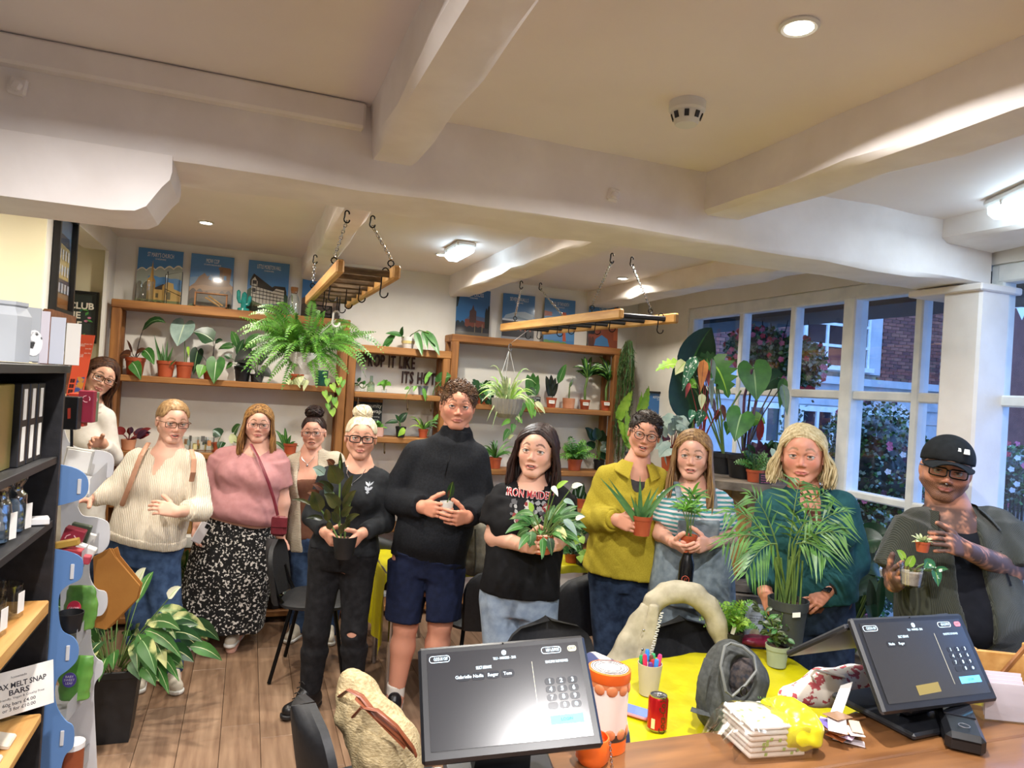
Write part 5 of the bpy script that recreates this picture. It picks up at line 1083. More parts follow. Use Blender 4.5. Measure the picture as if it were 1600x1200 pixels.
        for g in (-1,1):s.Hd +=[C((g*.225*jw,-.03,-.20),(g*.08,.235,-.40),.085,.06,.10),E(g*.165*jw,.24,-.10,.095,.09,.10,.09),E(g*.345,-.05,-.03,.03,.075,.115,.03),E(g*.046,.385,-.155,.032,.04,.028,.03),C((g*.03,.365,.075),(g*.19,.30,.075),.042,.03,.06)]
        s.Hd +=[C((0,.36,.03),(0,.435,-.13),.022,.036,.045),C((0,.34,.18),(0,.33,.09),.10,.07,.12)]
        s.eyes=[P(g*.132,.300,.0)for g in (-1,1)];s.er=.075*h
        for g in (-1,1):s.Hd.append(E(g*.133,.41,-.004,.095,.075,.058,.04,True))
        eo=fc['eopen']*.8
        for g in (-1,1):
            for (zz,r_)in ((.034*eo+.016,.013),(-.034*eo-.010,.011)):s.Hd +=[C((g*.062,.345,-.004),(g*.10,.372,zz*.85),.009,r_,.014),C((g*.10,.372,zz*.85),(g*.155,.366,zz*.9),r_,r_,.014),C((g*.155,.366,zz*.9),(g*.208,.315,.004),r_,.008,.014)]
        sm,op=fc['smile'],fc['open'];ml=[(-.10,.325,-.262+sm*.05),(-.04,.375,-.25),(0,.38,-.256),(.04,.375,-.25),(.10,.325,-.262+sm*.05)];lo_=[(-.10,.325,-.266+sm*.05),(-.045,.372,-.298-op*.05),(.045,.372,-.298-op*.05),(.10,.325,-.266+sm*.05)]
        for q in (ml,lo_):
            for a_,b_ in zip(q[:-1],q[1:]):s.Hd.append(C(a_,b_,.015 if q is ml else .018,.015 if q is ml else .018,.022))
        if op:s.Hd.append(E(0,.40,-.275-op*.02+sm*.01,.075,.05,.012+.03*op,.015,True))
        else:
            for a_,b_ in (((-.10,.35,-.268+sm*.05),(0,.405,-.275)),((0,.405,-.275),(.10,.35,-.268+sm*.05))):p=C(a_,b_,.006,.006,.012);p['neg']=True;s.Hd.append(p)
        nb=P(0,-.12,-.25);nk=b['neck'];s.N=[cone(nb,j['neck']+up*.01,nk*1.0,nk*1.1,.03,'neck'),cone(j['neck']+up*.015,j['neck']-up*.03,nk*1.05,nk*1.6,.05,'neck')]
        s.Ha={}
        for sd,spec in s.hands.items():s.Ha[sd]=s.hand(sd,**spec)
    def hand(s,sd,to,grip,curl=.55,size=.185,thumb=None,spread=.12,th_curl=.25,thumb_in=.5):
        'to: photo pixel (x,y,dt) of the knuckles; grip: pixel (x,y,dt) the palm faces'
        w=s.J['wr'+sd];kx=at(to[0],to[1],t=s.t+to[2]);g=at(grip[0],grip[1],t=s.t+grip[2]);d=nrm(kx-w);n=g-kx;n=nrm(n-d*np.dot(n,d));sc=size/.185
        th=np.cross(d,n);hint=np.array([0,0,1.])if thumb is None else np.asarray(thumb,float)
        if np.dot(th,hint)<0:th=-th
        P=[];palm=.088*sc;kn=w+d*palm
        for i,(o,L,r)in enumerate(((.030,.074,.0088),(.010,.084,.0090),(-.010,.078,.0086),(-.029,.060,.0078))):
            b=kn+th*o*sc-d*(.004+.012*(i == 3)+.004*(i == 0))*sc;P.append(cone(w+th*o*.55*sc,b,.0145*sc,.0115*sc,.012,'hand'));q=b;a=curl*(.6+.12*i);dv=nrm(d+th*spread*(1.5-i)*.35)
            for sg,f in ((.45,1.0),(.31,1.05),(.24,.7)):
                dv=dv*math.cos(a*f)+n*math.sin(a*f);dv=nrm(dv);e=q+dv*L*sg*sc;P.append(cone(q,e,r*sc,r*sc*.93,.003,'finger'));q=e;n2=n-dv*np.dot(n,dv);a=curl*1.05;n=n if np.linalg.norm(n2)<1e-3 else n
        tb=w+d*.026*sc+th*.022*sc;dv=nrm(d*.62+th*.75+n*.35*thumb_in*2);P.append(cone(w+d*.02*sc+th*.01*sc,tb,.017*sc,.0145*sc,.012,'hand'))
        for L in (.036,.034,.026):e=tb+dv*L*sc;P.append(cone(tb,e,.0125*sc,.0105*sc,.005,'finger'));tb=e;dv=nrm(dv+n*th_curl+d*.25)
        P.append(elli(w+d*palm*.55,(.034*sc,.044*sc,.0125*sc),np.column_stack([th,d,np.cross(th,d)]),.012,'hand'))
        return P
    # ------------------------------------------------------------ skin mesh
    def body(s,tattoo=None,bare_legs=True,teeth=None):
        V_,F_,C_=[],[],[];n=0;fc=s.face
        def addp(V,F,Cc):
            nonlocal n
            V_.append(V);F_.append(F+np.where(F >= 0,n,0)if len(F)else F.reshape(-1,4));C_.append(Cc);n += len(V)
        sk=s.skin
        # coarse body
        rest=s.T+s.A['l']+s.A['r']+s.L['l']+s.L['r']+s.N
        V,F=implicit(rest,.013);Cc=np.tile(sk,(len(V),1))
        if tattoo:Cc=tattoo(V,Cc)
        addp(V,F,Cc)
        # head and neck, fine
        c,h=s.H['c'],s.H['h'];pr=s.Hd+[dict(q,k=.05*h)for q in s.N[:1]]
        V,F=implicit(pr,.0042,lo=c-np.array([.62]*3)*h,hi=c+np.array([.62]*3)*h);p=s.hl(V);x,y,z=p.T;Cc=np.tile(sk,(len(V),1));ax=np.abs(x)
        def blend(mask,col,a):nonlocal Cc;m=(np.clip(mask,0,1)*a)[:,None];Cc=Cc*(1-m)+np.asarray(col)*m
        sm,op=fc['smile'],fc['open']
        if fc['beard']:
            bd=lin(fc['beard']);edge=np.clip((-.13-z)*14,0,1)*np.clip((y+.05)*8,0,1);blend(edge*np.clip(1.1-((ax/.06)**2+((z+.25)/.05)**2<1)*0,0,1)*(.75+.25*np.sin(x*190)*np.sin(z*170)),bd,.88);blend(np.clip(1-((ax-.0)/.13)**2-((z+.205)/.022)**2,0,1)*(y>.2)*2,bd,.8)
        blend(np.exp(-((ax-.17)/.08)**2-((z+.11)/.08)**2)*(y>.1),np.array([.62,.16,.12]),fc['cheek']);blend(np.exp(-(x/.06)**2-((z+.13)/.06)**2)*(y>.38),np.array([.62,.18,.13]),fc['cheek']*.8)
        zl=z+.275-sm*.05*np.clip(ax/.1,0,1)**2+op*.02;lipm=np.clip((1-(ax/.108)**2)*3,0,1)*np.clip((1-(zl/(.032*(1-.55*(ax/.11)**2)+op*.026))**2)*3,0,1)*(y>.3);blend(lipm,lin(fc['lip']),.85)
        if op or True:blend(np.clip((1-(ax/.085)**2)*3,0,1)*np.clip((1-(zl/(.008+op*.028))**2)*3,0,1)*(y<.372)*(y>.25)*(1 if op else .0),np.array([.12,.03,.03]),.95)
        bz=.105+.03*np.sin(np.clip((ax-.05)/.17,0,1)*math.pi)-.02*np.clip((ax-.16)/.05,0,1);bm=np.clip((1-((z-bz)/.020)**2)*2.5,0,1)*np.clip((ax-.045)*50,0,1)*np.clip((.225-ax)*40,0,1)*(y>.15);blend(bm,lin(fc['brow']),.75)
        blend(np.exp(-((ax-.13)/.085)**2-((z+.055)/.03)**2)*(y>.2),sk*np.array([.72,.62,.66]),.35)
        if tattoo:Cc=tattoo(V,Cc)
        addp(V,F,Cc)
        # eyeballs
        for g,e in zip((-1,1),s.eyes):
            mb=MB();m=14;prof=[(math.sin(math.pi*i/m)*s.er,math.cos(math.pi*i/m)*s.er)for i in range(m+1)];fr=nrm(s.H['R'][:,1]*.35+(CC-e)/np.linalg.norm(CC-e));d,sd_,u=basis(fr);mb.lathe(prof[::-1],e,16,rot=np.column_stack([sd_,u,d]));V=np.array(mb.v);a=np.arccos(np.clip(((V-e)@fr)/s.er,-1,1));Cc=np.where(a[:,None]<.17,.01,np.where(a[:,None]<.40,lin(fc['eye']),np.array([.52,.49,.46])));addp(V,quadtri(mb.f),Cc)
            mb=MB();eo=fc['eopen']*.8;mb.tube([s.hp(g*.066,.352,.002),s.hp(g*.10,.380,.0289*eo+.004),s.hp(g*.155,.374,.0306*eo+.004),s.hp(g*.212,.318,.004)],.0065*h,5);V=np.array(mb.v);addp(V,quadtri(mb.f),np.tile(lin('2A1C18'),(len(V),1)))
        if fc['teeth']:
            mb=MB();mb.ell(s.hp(0,.315,-.272-op*.01),np.array([.075,.045,.017])*h,12,8,rot=s.H['R']);V=np.array(mb.v);addp(V,quadtri(mb.f),np.tile(lin('EFE8DC'),(len(V),1)))
        for sd,P in s.Ha.items():
            arm=s.A[sd][1];V,F=implicit(P+[cone(arm['a']+(arm['b']-arm['a'])*.75,arm['b'],arm['ra']*.25+arm['rb']*.75,arm['rb'],.012)],.0042);Cc=np.tile(sk*np.array([1,.95,.93]),(len(V),1))
            if tattoo:Cc=tattoo(V,Cc)
            addp(V,F,Cc)
        V=np.concatenate(V_);F=np.concatenate(F_);me=fastmesh('body',V-s.root,F,SKIN,np.concatenate(C_));return link('body',me,s.o)
    def cloth(s,name,prims,m,inf=.012,h=.0105,fold=.006,fsc=22,cuts=(),subs=(),seed=1,stretch=(1,1,.6)):
        nz=(lambda X,Y,Z:fold*fnoise(X*stretch[0],Y*stretch[1],Z*stretch[2],seed,fsc))if fold else None
        V,F=implicit(prims,h,inf,noise=nz,cuts=cuts,subs=subs);me=fastmesh(name,V-s.root,F,m);o=link(name,me,s.o);return o
    def sleeve(s,sd,frac,extra=.004,flare=1.0):
        extra=extra*.6
        'arm prims down to a fraction: 0..1 upper arm, 1..2 forearm'
        a,f,d=s.A[sd];out=[dict(d)]
        def grow(p,fr,e0,e1):return seg(p['a'],p['a']+(p['b']-p['a'])*fr,p['ra']+e0,(p['ra']+(p['rb']-p['ra'])*fr)*flare+e1,.025,p['g'])
        if frac <= 1:out.append(grow(a,frac,extra,extra*1.5))
        else:out +=[cone(a['a'],a['b'],a['ra']+extra,a['rb']+extra,.025),grow(f,frac-1,extra,extra)]
        return out
    def legs(s,sd,frac=2.0,extra=0.004,flare=1.0,end=1.0):
        a,b,c,ft=s.L[sd];P=[(cone if frac>1 else seg)(a['a'],a['b']if frac>1 else a['a']+(a['b']-a['a'])*frac,a['ra']+extra,(a['rb']if frac>1 else a['ra']+(a['rb']-a['ra'])*frac)*flare+extra,.03)]
        if frac>1:
            e=c['a']+(c['b']-c['a'])*(frac-1);P +=[cone(b['a'],b['b'],b['ra']+extra,b['rb']*flare+extra,.03),seg(c['a'],e,c['ra']*flare+extra,max(c['rb']*flare,c['rb'])*end+extra,.03)]
        return P
    def gap(s,w=.012):return loft((s.J['knl']+s.J['knr'])/2-UPV*.3,s.J['hip']-UPV*.13,s.lat,[(0,w*2,.25),(.7,w,.25),(1,.003,.25)],.02)
    def neckcut(s,r=.07,drop=.0,front=.0,depth=.02,k=.008):
        n=s.J['neck'];return [cone(n+s.up*.12,n-s.up*(.0),r*1.15,r,k)]+([cone(n+s.fr*.03,n+s.fr*(.09+front)-s.up*drop,r*.8,depth,k)]if drop else [])
    def shoes(s,sd,m,sole=None,L=.25,boot=0,name='shoe'):
        an=s.J['an'+sd];fd=s.J.get('ft'+sd,an+s.fr*.15)-an;fd[2]=0;fd=nrm(fd);z0=an[2]-.085;b=np.array([an[0],an[1],0])-fd*.07;b[2]=max(.0,z0);P=[cone(b+fd*.03+UPV*.045,b+fd*(L-.05)+UPV*.038,.040,.036,.02),cone(b+fd*.05+UPV*.06,b+fd*.12+UPV*.085,.038,.035,.03)]
        if boot:P.append(cone(b+fd*.06+UPV*.05,an+UPV*boot,.048,.052,.03))
        zf=b[2];V,F=implicit(P,.008,cuts=[halfspace((0,0,zf+.012),(0,0,-1))]);o=link(name,fastmesh(name,V-s.root,F,m),s.o)
        V,F=implicit([cone(b+fd*.03+UPV*.02,b+fd*(L-.045)+UPV*.02,.044,.041,.01)],.008,cuts=[halfspace((0,0,zf+.001),(0,0,-1)),halfspace((0,0,zf+.026),(0,0,1))]);c=link('sole',fastmesh('sole',V-s.root,F,sole or WHITEP),o)
        mb=MB()
        for k in range(4 if not boot else 6):
            q=b+fd*(.10+.022*k if not boot else .13-.014*k)+UPV*((.098-.008*k)if not boot else .085+.025*k);sdv=np.cross(fd,UPV);q=q+fd*(.045 if boot else 0);mb.tube([q-sdv*.022-UPV*.006,q+UPV*.006,q+sdv*.022-UPV*.006],.0035,5)
        mb.v=[tuple(np.array(v)-s.root)for v in mb.v];part('laces',mb,BLACKP if boot else WHITEP,o,world=False)
        return o
    # ------------------------------------------------------------ hair
    def haircap(s,inf=.05,front=.30,hairline=.27,low=-.25,noise=.006,fsc=60,extra=(),back=-.02,sides=.30):
        'scalp covering shaped hair; hairline: z of the front edge'
        P,h=s.hp,s.H['h'];pr=[elli(P(0,-.07,.16),np.array([.335+inf,.415+inf,.35+inf])*h,s.H['R'],.02),elli(P(0,-.22,-.08),np.array([.27+inf*.6,.22+inf,.28])*h,s.H['R'],.04)]+list(extra)
        c,R=s.H['c'],s.H['R']
        def cut(X,Y,Z):
            x=((X-c[0])*R[0,0]+(Y-c[1])*R[1,0]+(Z-c[2])*R[2,0])/h;y=((X-c[0])*R[0,1]+(Y-c[1])*R[1,1]+(Z-c[2])*R[2,1])/h;z=((X-c[0])*R[0,2]+(Y-c[1])*R[1,2]+(Z-c[2])*R[2,2])/h
            lim=hairline-.20*np.clip((np.abs(x)-.12)/.16,0,1)**1.5*1.0;face=np.minimum(np.minimum(y-back,lim-z),1)# inside the face region when positive
            face2=np.minimum(y-back+.02,np.where(np.abs(x)<.5,lim-z,-1));return np.maximum(np.minimum(face2,1.0)*h,(low-z)*h)
        V,F=implicit(pr,.0055,noise=lambda X,Y,Z:noise*fnoise(X,Y,Z,5,fsc),cuts=[cut]);return V,F
    def hair(s,V,F,strands=None,name='hair'):
        m=hairmat(*s.hairc);o=link(name,fastmesh(name,V-s.root,F,m),s.o)
        if strands is not None:V2,F2=strands;me=fastmesh('hair_strands',V2-s.root,F2,m);c=link('hair_strands',me,o);c['kind']='stuff'
        return o
    def strandset(s,paths,r=.0045,n=4):
        mb=MB()
        for P in paths:
            k=len(P);mb.tube(P,[r*(.75+.25*math.sin(math.pi*min(1,.25+i/(k-1)*.6)))*(1 if i<k-1 else .3)for i in range(k)],n,caps=False)
        return np.array(mb.v),quadtri(mb.f)
    def longhair(s,N=300,length=.33,part_x=.0,out=.40,fwd=.18,wave=.012,seed=0,spread=.05,rad=.0055,tuck=False):
        R=np.random.default_rng(seed);paths=[]
        for i in range(N):
            g=-1 if R.random()<.5 else 1;v=R.uniform(-1,1);y0=-.10+.40*v;ry=math.sqrt(max(.08,1-(v*.93)**2));jit=R.uniform(0,.045);P=[]
            for ph in np.linspace(-.04,1.65,7):
                x=part_x*max(0,1-ph)+g*(.338+jit)*math.sin(ph)*(ry+(1-ry)*min(1,max(0,ph-.3)*.75));z=.16+(.352+jit)*(math.cos(ph)*ry+(1-ry)*.25*math.cos(ph));y=-.10+.42*v*(1-.12*max(0,ph)**1.3);P.append(s.hp(x,y,z))
            L=length*R.uniform(.86,1.06);e=P[-1];u=(v+1)/2;tx=g*(out*(1 if u>.25 else .25+u*3)+R.uniform(-spread,spread));ty=-.26+(fwd+.26)*u**.8+R.uniform(-.05,.05);ph0=R.uniform(0,6.28);n=7;hang=s.hp(tx,ty,-.4)
            for k in range(1,n+1):
                f=k/n;w=min(1,f*1.5);w=w*w*(3-2*w);q=np.array([e[0]*(1-w)+hang[0]*w,e[1]*(1-w)+hang[1]*w,e[2]-L*f]);q += np.array([math.sin(ph0+f*6),math.cos(ph0+f*5)*.6,0])*wave*f;P.append(q)
            paths.append(P)
        return s.strandset(paths,rad)
    def collar(s,m,rn=.075,w=.055,drop=.05,gap=.5,name='collar_flap',lift=.035):
        'turn down collar: one plate each side of the neck'
        n=s.J['neck'];out=[]
        for g in (-1,1):
            rows=[]
            for vi in range(4):
                v=vi/3;row=[]
                for ui in range(9):
                    u=ui/8;a=u*(math.pi-gap);ca,sa=-math.cos(a),math.sin(a);tip=u**4*.03
                    r_=rn+v*w*(.75+.25*u);q=n+s.lat*g*sa*r_*1.05+s.fr*(ca*r_*.95+.015)+s.up*(lift-.012*u-v*(drop+tip)*(1)+(1-abs(2*v-1))*.006);row.append(q+s.fr*v*u*.02)
                rows.append(row)
            Pm=np.array(rows);mb=MB();mb.grid(Pm if g>0 else Pm[:,::-1]);Q=Pm-s.up*.004-s.fr*.002;mb.grid(Q[:,::-1]if g>0 else Q);out.append(s.surf(mb,name,m,smooth=60))
        return out
    def shorthair(s,N=420,L=.10,seed=0,zmin=.05,lift=.5,comb=(0,1,.25),r=.0032,curl=0,ymin=-9):
        R=np.random.default_rng(seed);paths=[]
        while len(paths)<N*2:
            d=R.normal(size=3);d /= np.linalg.norm(d);p=np.array([0,-.07,.16])+d*np.array([.345,.43,.36])
            lim=.25-.25*max(0,(abs(p[0])-.12)/.2)
            if p[2]<zmin and p[1]>-.15 or p[2]<-.12 or (p[1]>.02 and p[2]<lim):continue
            t=np.array(comb)*(1 if p[2]>.1 else .2)-np.array([0,0,.6 if p[2]<.25 else 0]);t=t-d*np.dot(t,d)*.8;v=nrm(t+d*lift+R.normal(size=3)*.16);q=[p,p+v*L*.4,p+nrm(v+np.array([0,0,-.15])+R.normal(size=3)*.2*curl)*L*.75+v*L*.05,p+nrm(v-d*.35+R.normal(size=3)*.35*curl)*L]
            paths.append([s.hp(*u)for u in q])
        return s.strandset(paths,r*.62)
    def bun(s,c,r,seed=0,N=70):
        R=np.random.default_rng(seed);P=[]
        cc=s.hp(*c);rr=r*s.H['h']
        for i in range(N):
            a=R.uniform(0,6.28);ax_=nrm(R.normal(size=3));u=nrm(np.cross(ax_,R.normal(size=3)));w=np.cross(ax_,u);k=R.uniform(.75,1.05)
            P.append([cc+(u*math.cos(a+q)+w*math.sin(a+q))*rr*k*np.array([1.15,1,.8])for q in np.linspace(0,2.6,7)])
        V,F=implicit([elli(cc,np.array([1.08,.95,.78])*rr,s.H['R'],.02)],.006,noise=lambda X,Y,Z:.004*fnoise(X,Y,Z,seed,90));return (V,F),s.strandset(P,.005)
    # ------------------------------------------------------------ glasses
    def glasses(s,m,w=.115,hgt=.085,round_=.5,r=.0022,z=.0,tort=False):
        h=s.H['h'];mb=MB();ln=MB();k=20
        for g in (-1,1):
            pts=[]
            for i in range(k):
                a=2*math.pi*i/k;cx,sx=math.cos(a),math.sin(a);e=2/(2+4*(1-round_));x=math.copysign(abs(cx)**e,cx)*w;zz=math.copysign(abs(sx)**e,sx)*hgt*(1 if sx<0 else .92);pts.append(s.hp(g*(.138)+x,.435-.35*(abs(g*.138+x)-.1)**2*3,z+zz-.012))
            mb.tube(pts,r,6,closed=True);c=np.mean(pts,0);ln.add([c]+pts,[(0,i+1,(i+1)% k+1)for i in range(k)])
            mb.tube([s.hp(g*(.138+w),.405,z+.03),s.hp(g*.33,.33,z+.035),s.hp(g*.365,.0,z+.02),s.hp(g*.36,-.06,z-.02)],r*.9,5)
        mb.tube([s.hp(-.138+w,.43,z+.02),s.hp(0,.455,z+.028),s.hp(.138-w,.43,z+.02)],r,6)
        o=thing('glasses',None,None,(0,0,0));o.parent=s.o
        sh=lambda b:[tuple(np.array(v)-s.root)for v in b.v]
        mb.v=sh(mb);ln.v=sh(ln);part('frame',mb,m,o,world=False);part('lenses',ln,glassmat('lens_glass',(.98,.98,.98),.06),o,world=False);return o
    def surf(s,mb,name,m,parent=None,smooth=35):
        mb.v=[tuple(np.array(v)-s.root)for v in mb.v];return part(name,mb,m,parent or s.o,smooth,world=False)
# ================================================================ the eleven people
import time as _tm
DENIM=FAB('denim','2C3F5E','435A7E',22,.9);DENIMD=FAB('denim_dark','1F2A3E','33435C',22,.9);DENIML=FAB('denim_light','7F8FA3','98A7B8',22,.9);BLKD=FAB('black_denim','17171A','242427',30,.9)
CREAMK=mat('cream_knit','E8DECC','DDD1BC',32,.9,bump=.7,wave=('X',2.5,1.5),sheen=.2)
PINKT=FAB('pink','B98284','C08B8C',30);CARDI=mat('cardigan_knit','DCD0BC','CEC1AA',40,.9,bump=.8,wave=('Z',2,1.5),sheen=.2)
BLKT=FAB('black_tee','0F0F12','161619',30);CHARC=FAB('charcoal','1E2024','272A2E',30);NAVYF=FAB('black_fleece','14161B','1C1F25',90);NAVYS=FAB('navy','131B33','1A2340',30)
MUST=FAB('mustard','A8962A','B6A436',160);GREYT=FAB('grey_tee','3E3A3C','46424',30)if False else FAB('grey_tee','3E3A3C','484446',30);DUNG=FAB('dungaree','75838C','92A0A8',24);TEALJ=FAB('teal_jacket','1F4A4E','28575A',26)
CORD=mat('corduroy','2F322C','42453C',75,.9,bump=.6,wave=('X',.3,1),sheen=.2)
SKIRT=mat('speckled_skirt','121214','E6E2DC',62,.85,bump=.1,ramp=(.575,.60),detail=2)
STRIPE=mat('striped_tee','E4DCE0','4E9AA0',14,.85,wave=('Z',1.2,1),ramp=(.45,.5))
SHOEW=mat('white_trainer','D8CFBE','C8BEAC',20,.7);SHOEB=mat('black_leather','111113','1B1B1E',20,.35);SKINL='E3B199'
def gold():return mat('gold','C9A24A',rough=.25,metal=1)
TORT=mat('tortoise_frame','2A1C14','6A4A30',90,.25);BLKG=mat('black_glasses','141214',rough=.25);GOLDG=mat('thin_metal_glasses','6A5A58',rough=.3,metal=.7)
# ---- 1 woman leaning behind the display rack
P1=Person('woman with long brown hair and dark glasses leaning out behind the card display',4.62,dict(neck=(138,622),shl=(100,648),shr=(168,650),hip=(118,830),ell=(98,745,.05),wrl=(96,815,.05),elr=(178,715,.0),wrr=(160,692,-.15),knl=(110,930),knr=(140,930),anl=(105,1010),anr=(140,1010)),(157,590,.25,12,-4,22),dict(bust=.03,chest=(.15,.10)),skin='E2B096',hair=('2A1812','5A3A26'),face=dict(smile=.25,brow='3A261C',lip='B4645E',eopen=.9),hands=dict(r=dict(to=(150,691,-.2),grip=(146,700,-.3),curl=.6)))
P1.body()
WHT=FAB('white_top','E2DCD2','EAE5DC',30)
P1.cloth('blouse',P1.T+P1.sleeve('l',1.9)+P1.sleeve('r',1.85),WHT,subs=P1.neckcut(.065),seed=11)
P1.cloth('trousers',P1.legs('l')+P1.legs('r')+[P1.T[0]],DENIMD,.006,cuts=[halfspace(P1.J['hip']+P1.up*.02,P1.up)],fold=.004)
for sd in 'lr':P1.shoes(sd,SHOEB)
V,F=P1.haircap(.028,hairline=.30,back=.02);P1.hair(V,F,P1.longhair(420,.24,.05,.42,-.02,.012,3));P1.glasses(TORT,.12,.078,.35,.0028)
# ---- 2 woman in cream jumper
P2=Person('woman in a cream knitted v neck jumper and blue jeans reaching to the display',4.15,dict(neck=(265,702),shl=(211,716),shr=(305,722),hip=(228,852),ell=(180,768,-.10),wrl=(140,779,-.22),elr=(314,796,-.03),wrr=(276,800,-.24),knl=(222,960,-.02),knr=(262,960,-.02),anl=(218,1058),anr=(268,1052),ftl=(216,1080,-.12),ftr=(276,1070,-.1)),(270,659,.243,14,-6,3),dict(bust=.045,chest=(.165,.11),waist=(.19,.125),hip=(.20,.14),belly=.04,arm=(.055,.045,.03),leg=(.095,.066,.048),neck=.055),skin='E8B7A2',hair=('8A6A46','B8956A'),face=dict(smile=.25,open=.35,teeth=True,brow='8A6848',lip='B8625C',eopen=.55,cheek=.5),hands=dict(l=dict(to=(128,781,-.27),grip=(122,792,-.3),curl=.4),r=dict(to=(258,795,-.27),grip=(252,806,-.15),curl=.75)))
P2.body()
P2.cloth('jumper',P2.T+P2.sleeve('l',1.86,.014)+P2.sleeve('r',1.62,.014),CREAMK,.014,cuts=[halfspace(P2.J['hip']+P2.up*.03,-P2.up)],subs=P2.neckcut(.062,.13,.03,.012),fold=.007,seed=12)
hem=P2.cloth('hem_band',[P2.T[0]],CREAMK,.022,cuts=[halfspace(P2.J['hip']+P2.up*.03,-P2.up),halfspace(P2.J['hip']+P2.up*.085,P2.up)],fold=.002)
for sd,f in (('l',1.80),('r',1.56)):
    a,b_,_=P2.A[sd];q0=b_['a']+(b_['b']-b_['a'])*(f-1);q1=b_['a']+(b_['b']-b_['a'])*(f-1+.13);P2.cloth('cuff',[seg(q0,q1,.050,.047)],CREAMK,0,.008,0)
P2.cloth('jeans',P2.legs('l',1.97,.006)+P2.legs('r',1.97,.006)+[P2.T[0]],DENIM,.008,cuts=[halfspace(P2.J['hip']+P2.up*.045,P2.up)],fold=.006,seed=13)
for sd in 'lr':P2.shoes(sd,SHOEW)
V,F=P2.haircap(.03,hairline=.32,back=-.02,noise=.003,fsc=150);P2.hair(V,F);P2.glasses(TORT,.118,.07,.3,.0022)
# ---- 3 woman in pink top and speckled skirt
P3=Person('woman in a dusty pink top and long black speckled skirt with a red shoulder bag',4.8,dict(neck=(404,700),shl=(345,714),shr=(436,718),hip=(378,815),ell=(320,782,-.02),wrl=(310,820,-.10),elr=(440,785,.02),wrr=(437,835,.02),knl=(335,920),knr=(385,915),anl=(312,988),anr=(370,980),ftl=(296,1022,-.1),ftr=(362,1002,-.1)),(404,663,.245,0,0,2),dict(bust=.075,chest=(.20,.135),waist=(.215,.15),hip=(.235,.165),belly=.07,arm=(.072,.056,.036),leg=(.11,.075,.05),neck=.065),skin='E6B29E',hair=('5A3A22','B98A50'),face=dict(smile=.1,brow='5A4028',lip='B25A58',eopen=.7,cheek=.6,jaw=1.12),hands=dict(l=dict(to=(309,832,-.12),grip=(316,838,-.2),curl=.5,thumb=(.6,-.4,.2)),r=dict(to=(437,850,.02),grip=(430,852,-.05),curl=.4)))
P3.body()
P3.cloth('top',P3.T+P3.sleeve('l',.62,.016)+P3.sleeve('r',.62,.016),PINKT,.014,cuts=[halfspace(P3.J['hip']+P3.up*.035,-P3.up)],subs=P3.neckcut(.082),fold=.006,seed=14)
a=P3.J['hip']+P3.up*.075;b=(P3.J['anl']+P3.J['anr'])/2+UPV*.07
P3.cloth('skirt',[loft(a,b,P3.lat,[(0,.225,.16),(.12,.25,.185),(.4,.275,.21),(.75,.285,.225),(1,.30,.24)],.02)],SKIRT,0,.0115,.011,16,seed=15,stretch=(1,1,.12))
for sd in 'lr':P3.shoes(sd,SHOEW)
V,F=P3.haircap(.028,hairline=.33,back=.0,noise=.002);P3.hair(V,F,P3.longhair(420,.24,.0,.42,.24,.010,5));P3.glasses(GOLDG,.115,.062,.35,.0016)
mb=MB();mb.tube([P3.J['wrl']+np.array([.03*math.cos(q),.03*math.sin(q),.01])for q in np.linspace(0,6.28,13)[:-1]],.004,5,closed=True);P3.surf(mb,'bracelet',WHITEP)
# ---- 4 woman in cream cardigan with dark bun
P4=Person('woman with a dark bun in a cream cardigan over brown top standing behind',5.05,dict(neck=(486,708),shl=(457,722),shr=(528,718),hip=(490,838),ell=(452,780,.02),wrl=(450,830,.02),elr=(540,780),wrr=(540,840),knl=(474,925),knr=(512,925),anl=(466,988),anr=(512,994),ftl=(455,1002,-.1),ftr=(514,1006,-.1)),(490,676,.236,-8,0,-2),dict(bust=.03,chest=(.15,.10),waist=(.15,.11),hip=(.17,.12)),skin='DDA690',hair=('1A1210','3A2420'),face=dict(smile=-.1,open=.3,teeth=True,brow='3A2620',lip='A85850',eopen=.9,cheek=.45))
P4.body()
P4.cloth('camisole',[P4.T[0]]+P4.T[1:3],FAB('brown_top','6A4438','74503F',30),.008,cuts=[halfspace(P4.J['neck']-P4.up*.17,P4.up),halfspace(P4.J['hip'],-P4.up)],fold=.003)
P4.cloth('cardigan',P4.T+P4.sleeve('l',1.95,.014)+P4.sleeve('r',1.95,.014),CARDI,.020,cuts=[halfspace(P4.J['hip']-P4.up*.09,-P4.up)],subs=[loft(P4.J['hip']+P4.fr*.17-P4.up*.2,P4.J['neck']+P4.fr*.13+P4.up*.05,P4.lat,[(0,.05,.12),(.6,.06,.11),(1,.075,.11)],.008),*P4.neckcut(.07)],fold=.005,seed=16)
P4.cloth('jeans',P4.legs('l',1.97,.012,1.15)+P4.legs('r',1.97,.012,1.15)+[P4.T[0]],DENIM,.006,cuts=[halfspace(P4.J['hip']+P4.up*.03,P4.up)],fold=.006,seed=17)
for sd in 'lr':P4.shoes(sd,SHOEW)
(bv,bf),bs=P4.bun((0,-.02,.62),.24,3);V,F=P4.haircap(.03,hairline=.33,back=-.02,noise=.003,fsc=150);o=P4.hair(V,F);link('hair_bun',fastmesh('hair_bun',bv-P4.root,bf,hairmat(*P4.hairc)),P4.o);V2,F2=bs;link('bun_strands',fastmesh('bun_strands',V2-P4.root,F2,hairmat(*P4.hairc)),o)['kind']='stuff'
P4.glasses(GOLDG,.115,.068,.5,.0016)
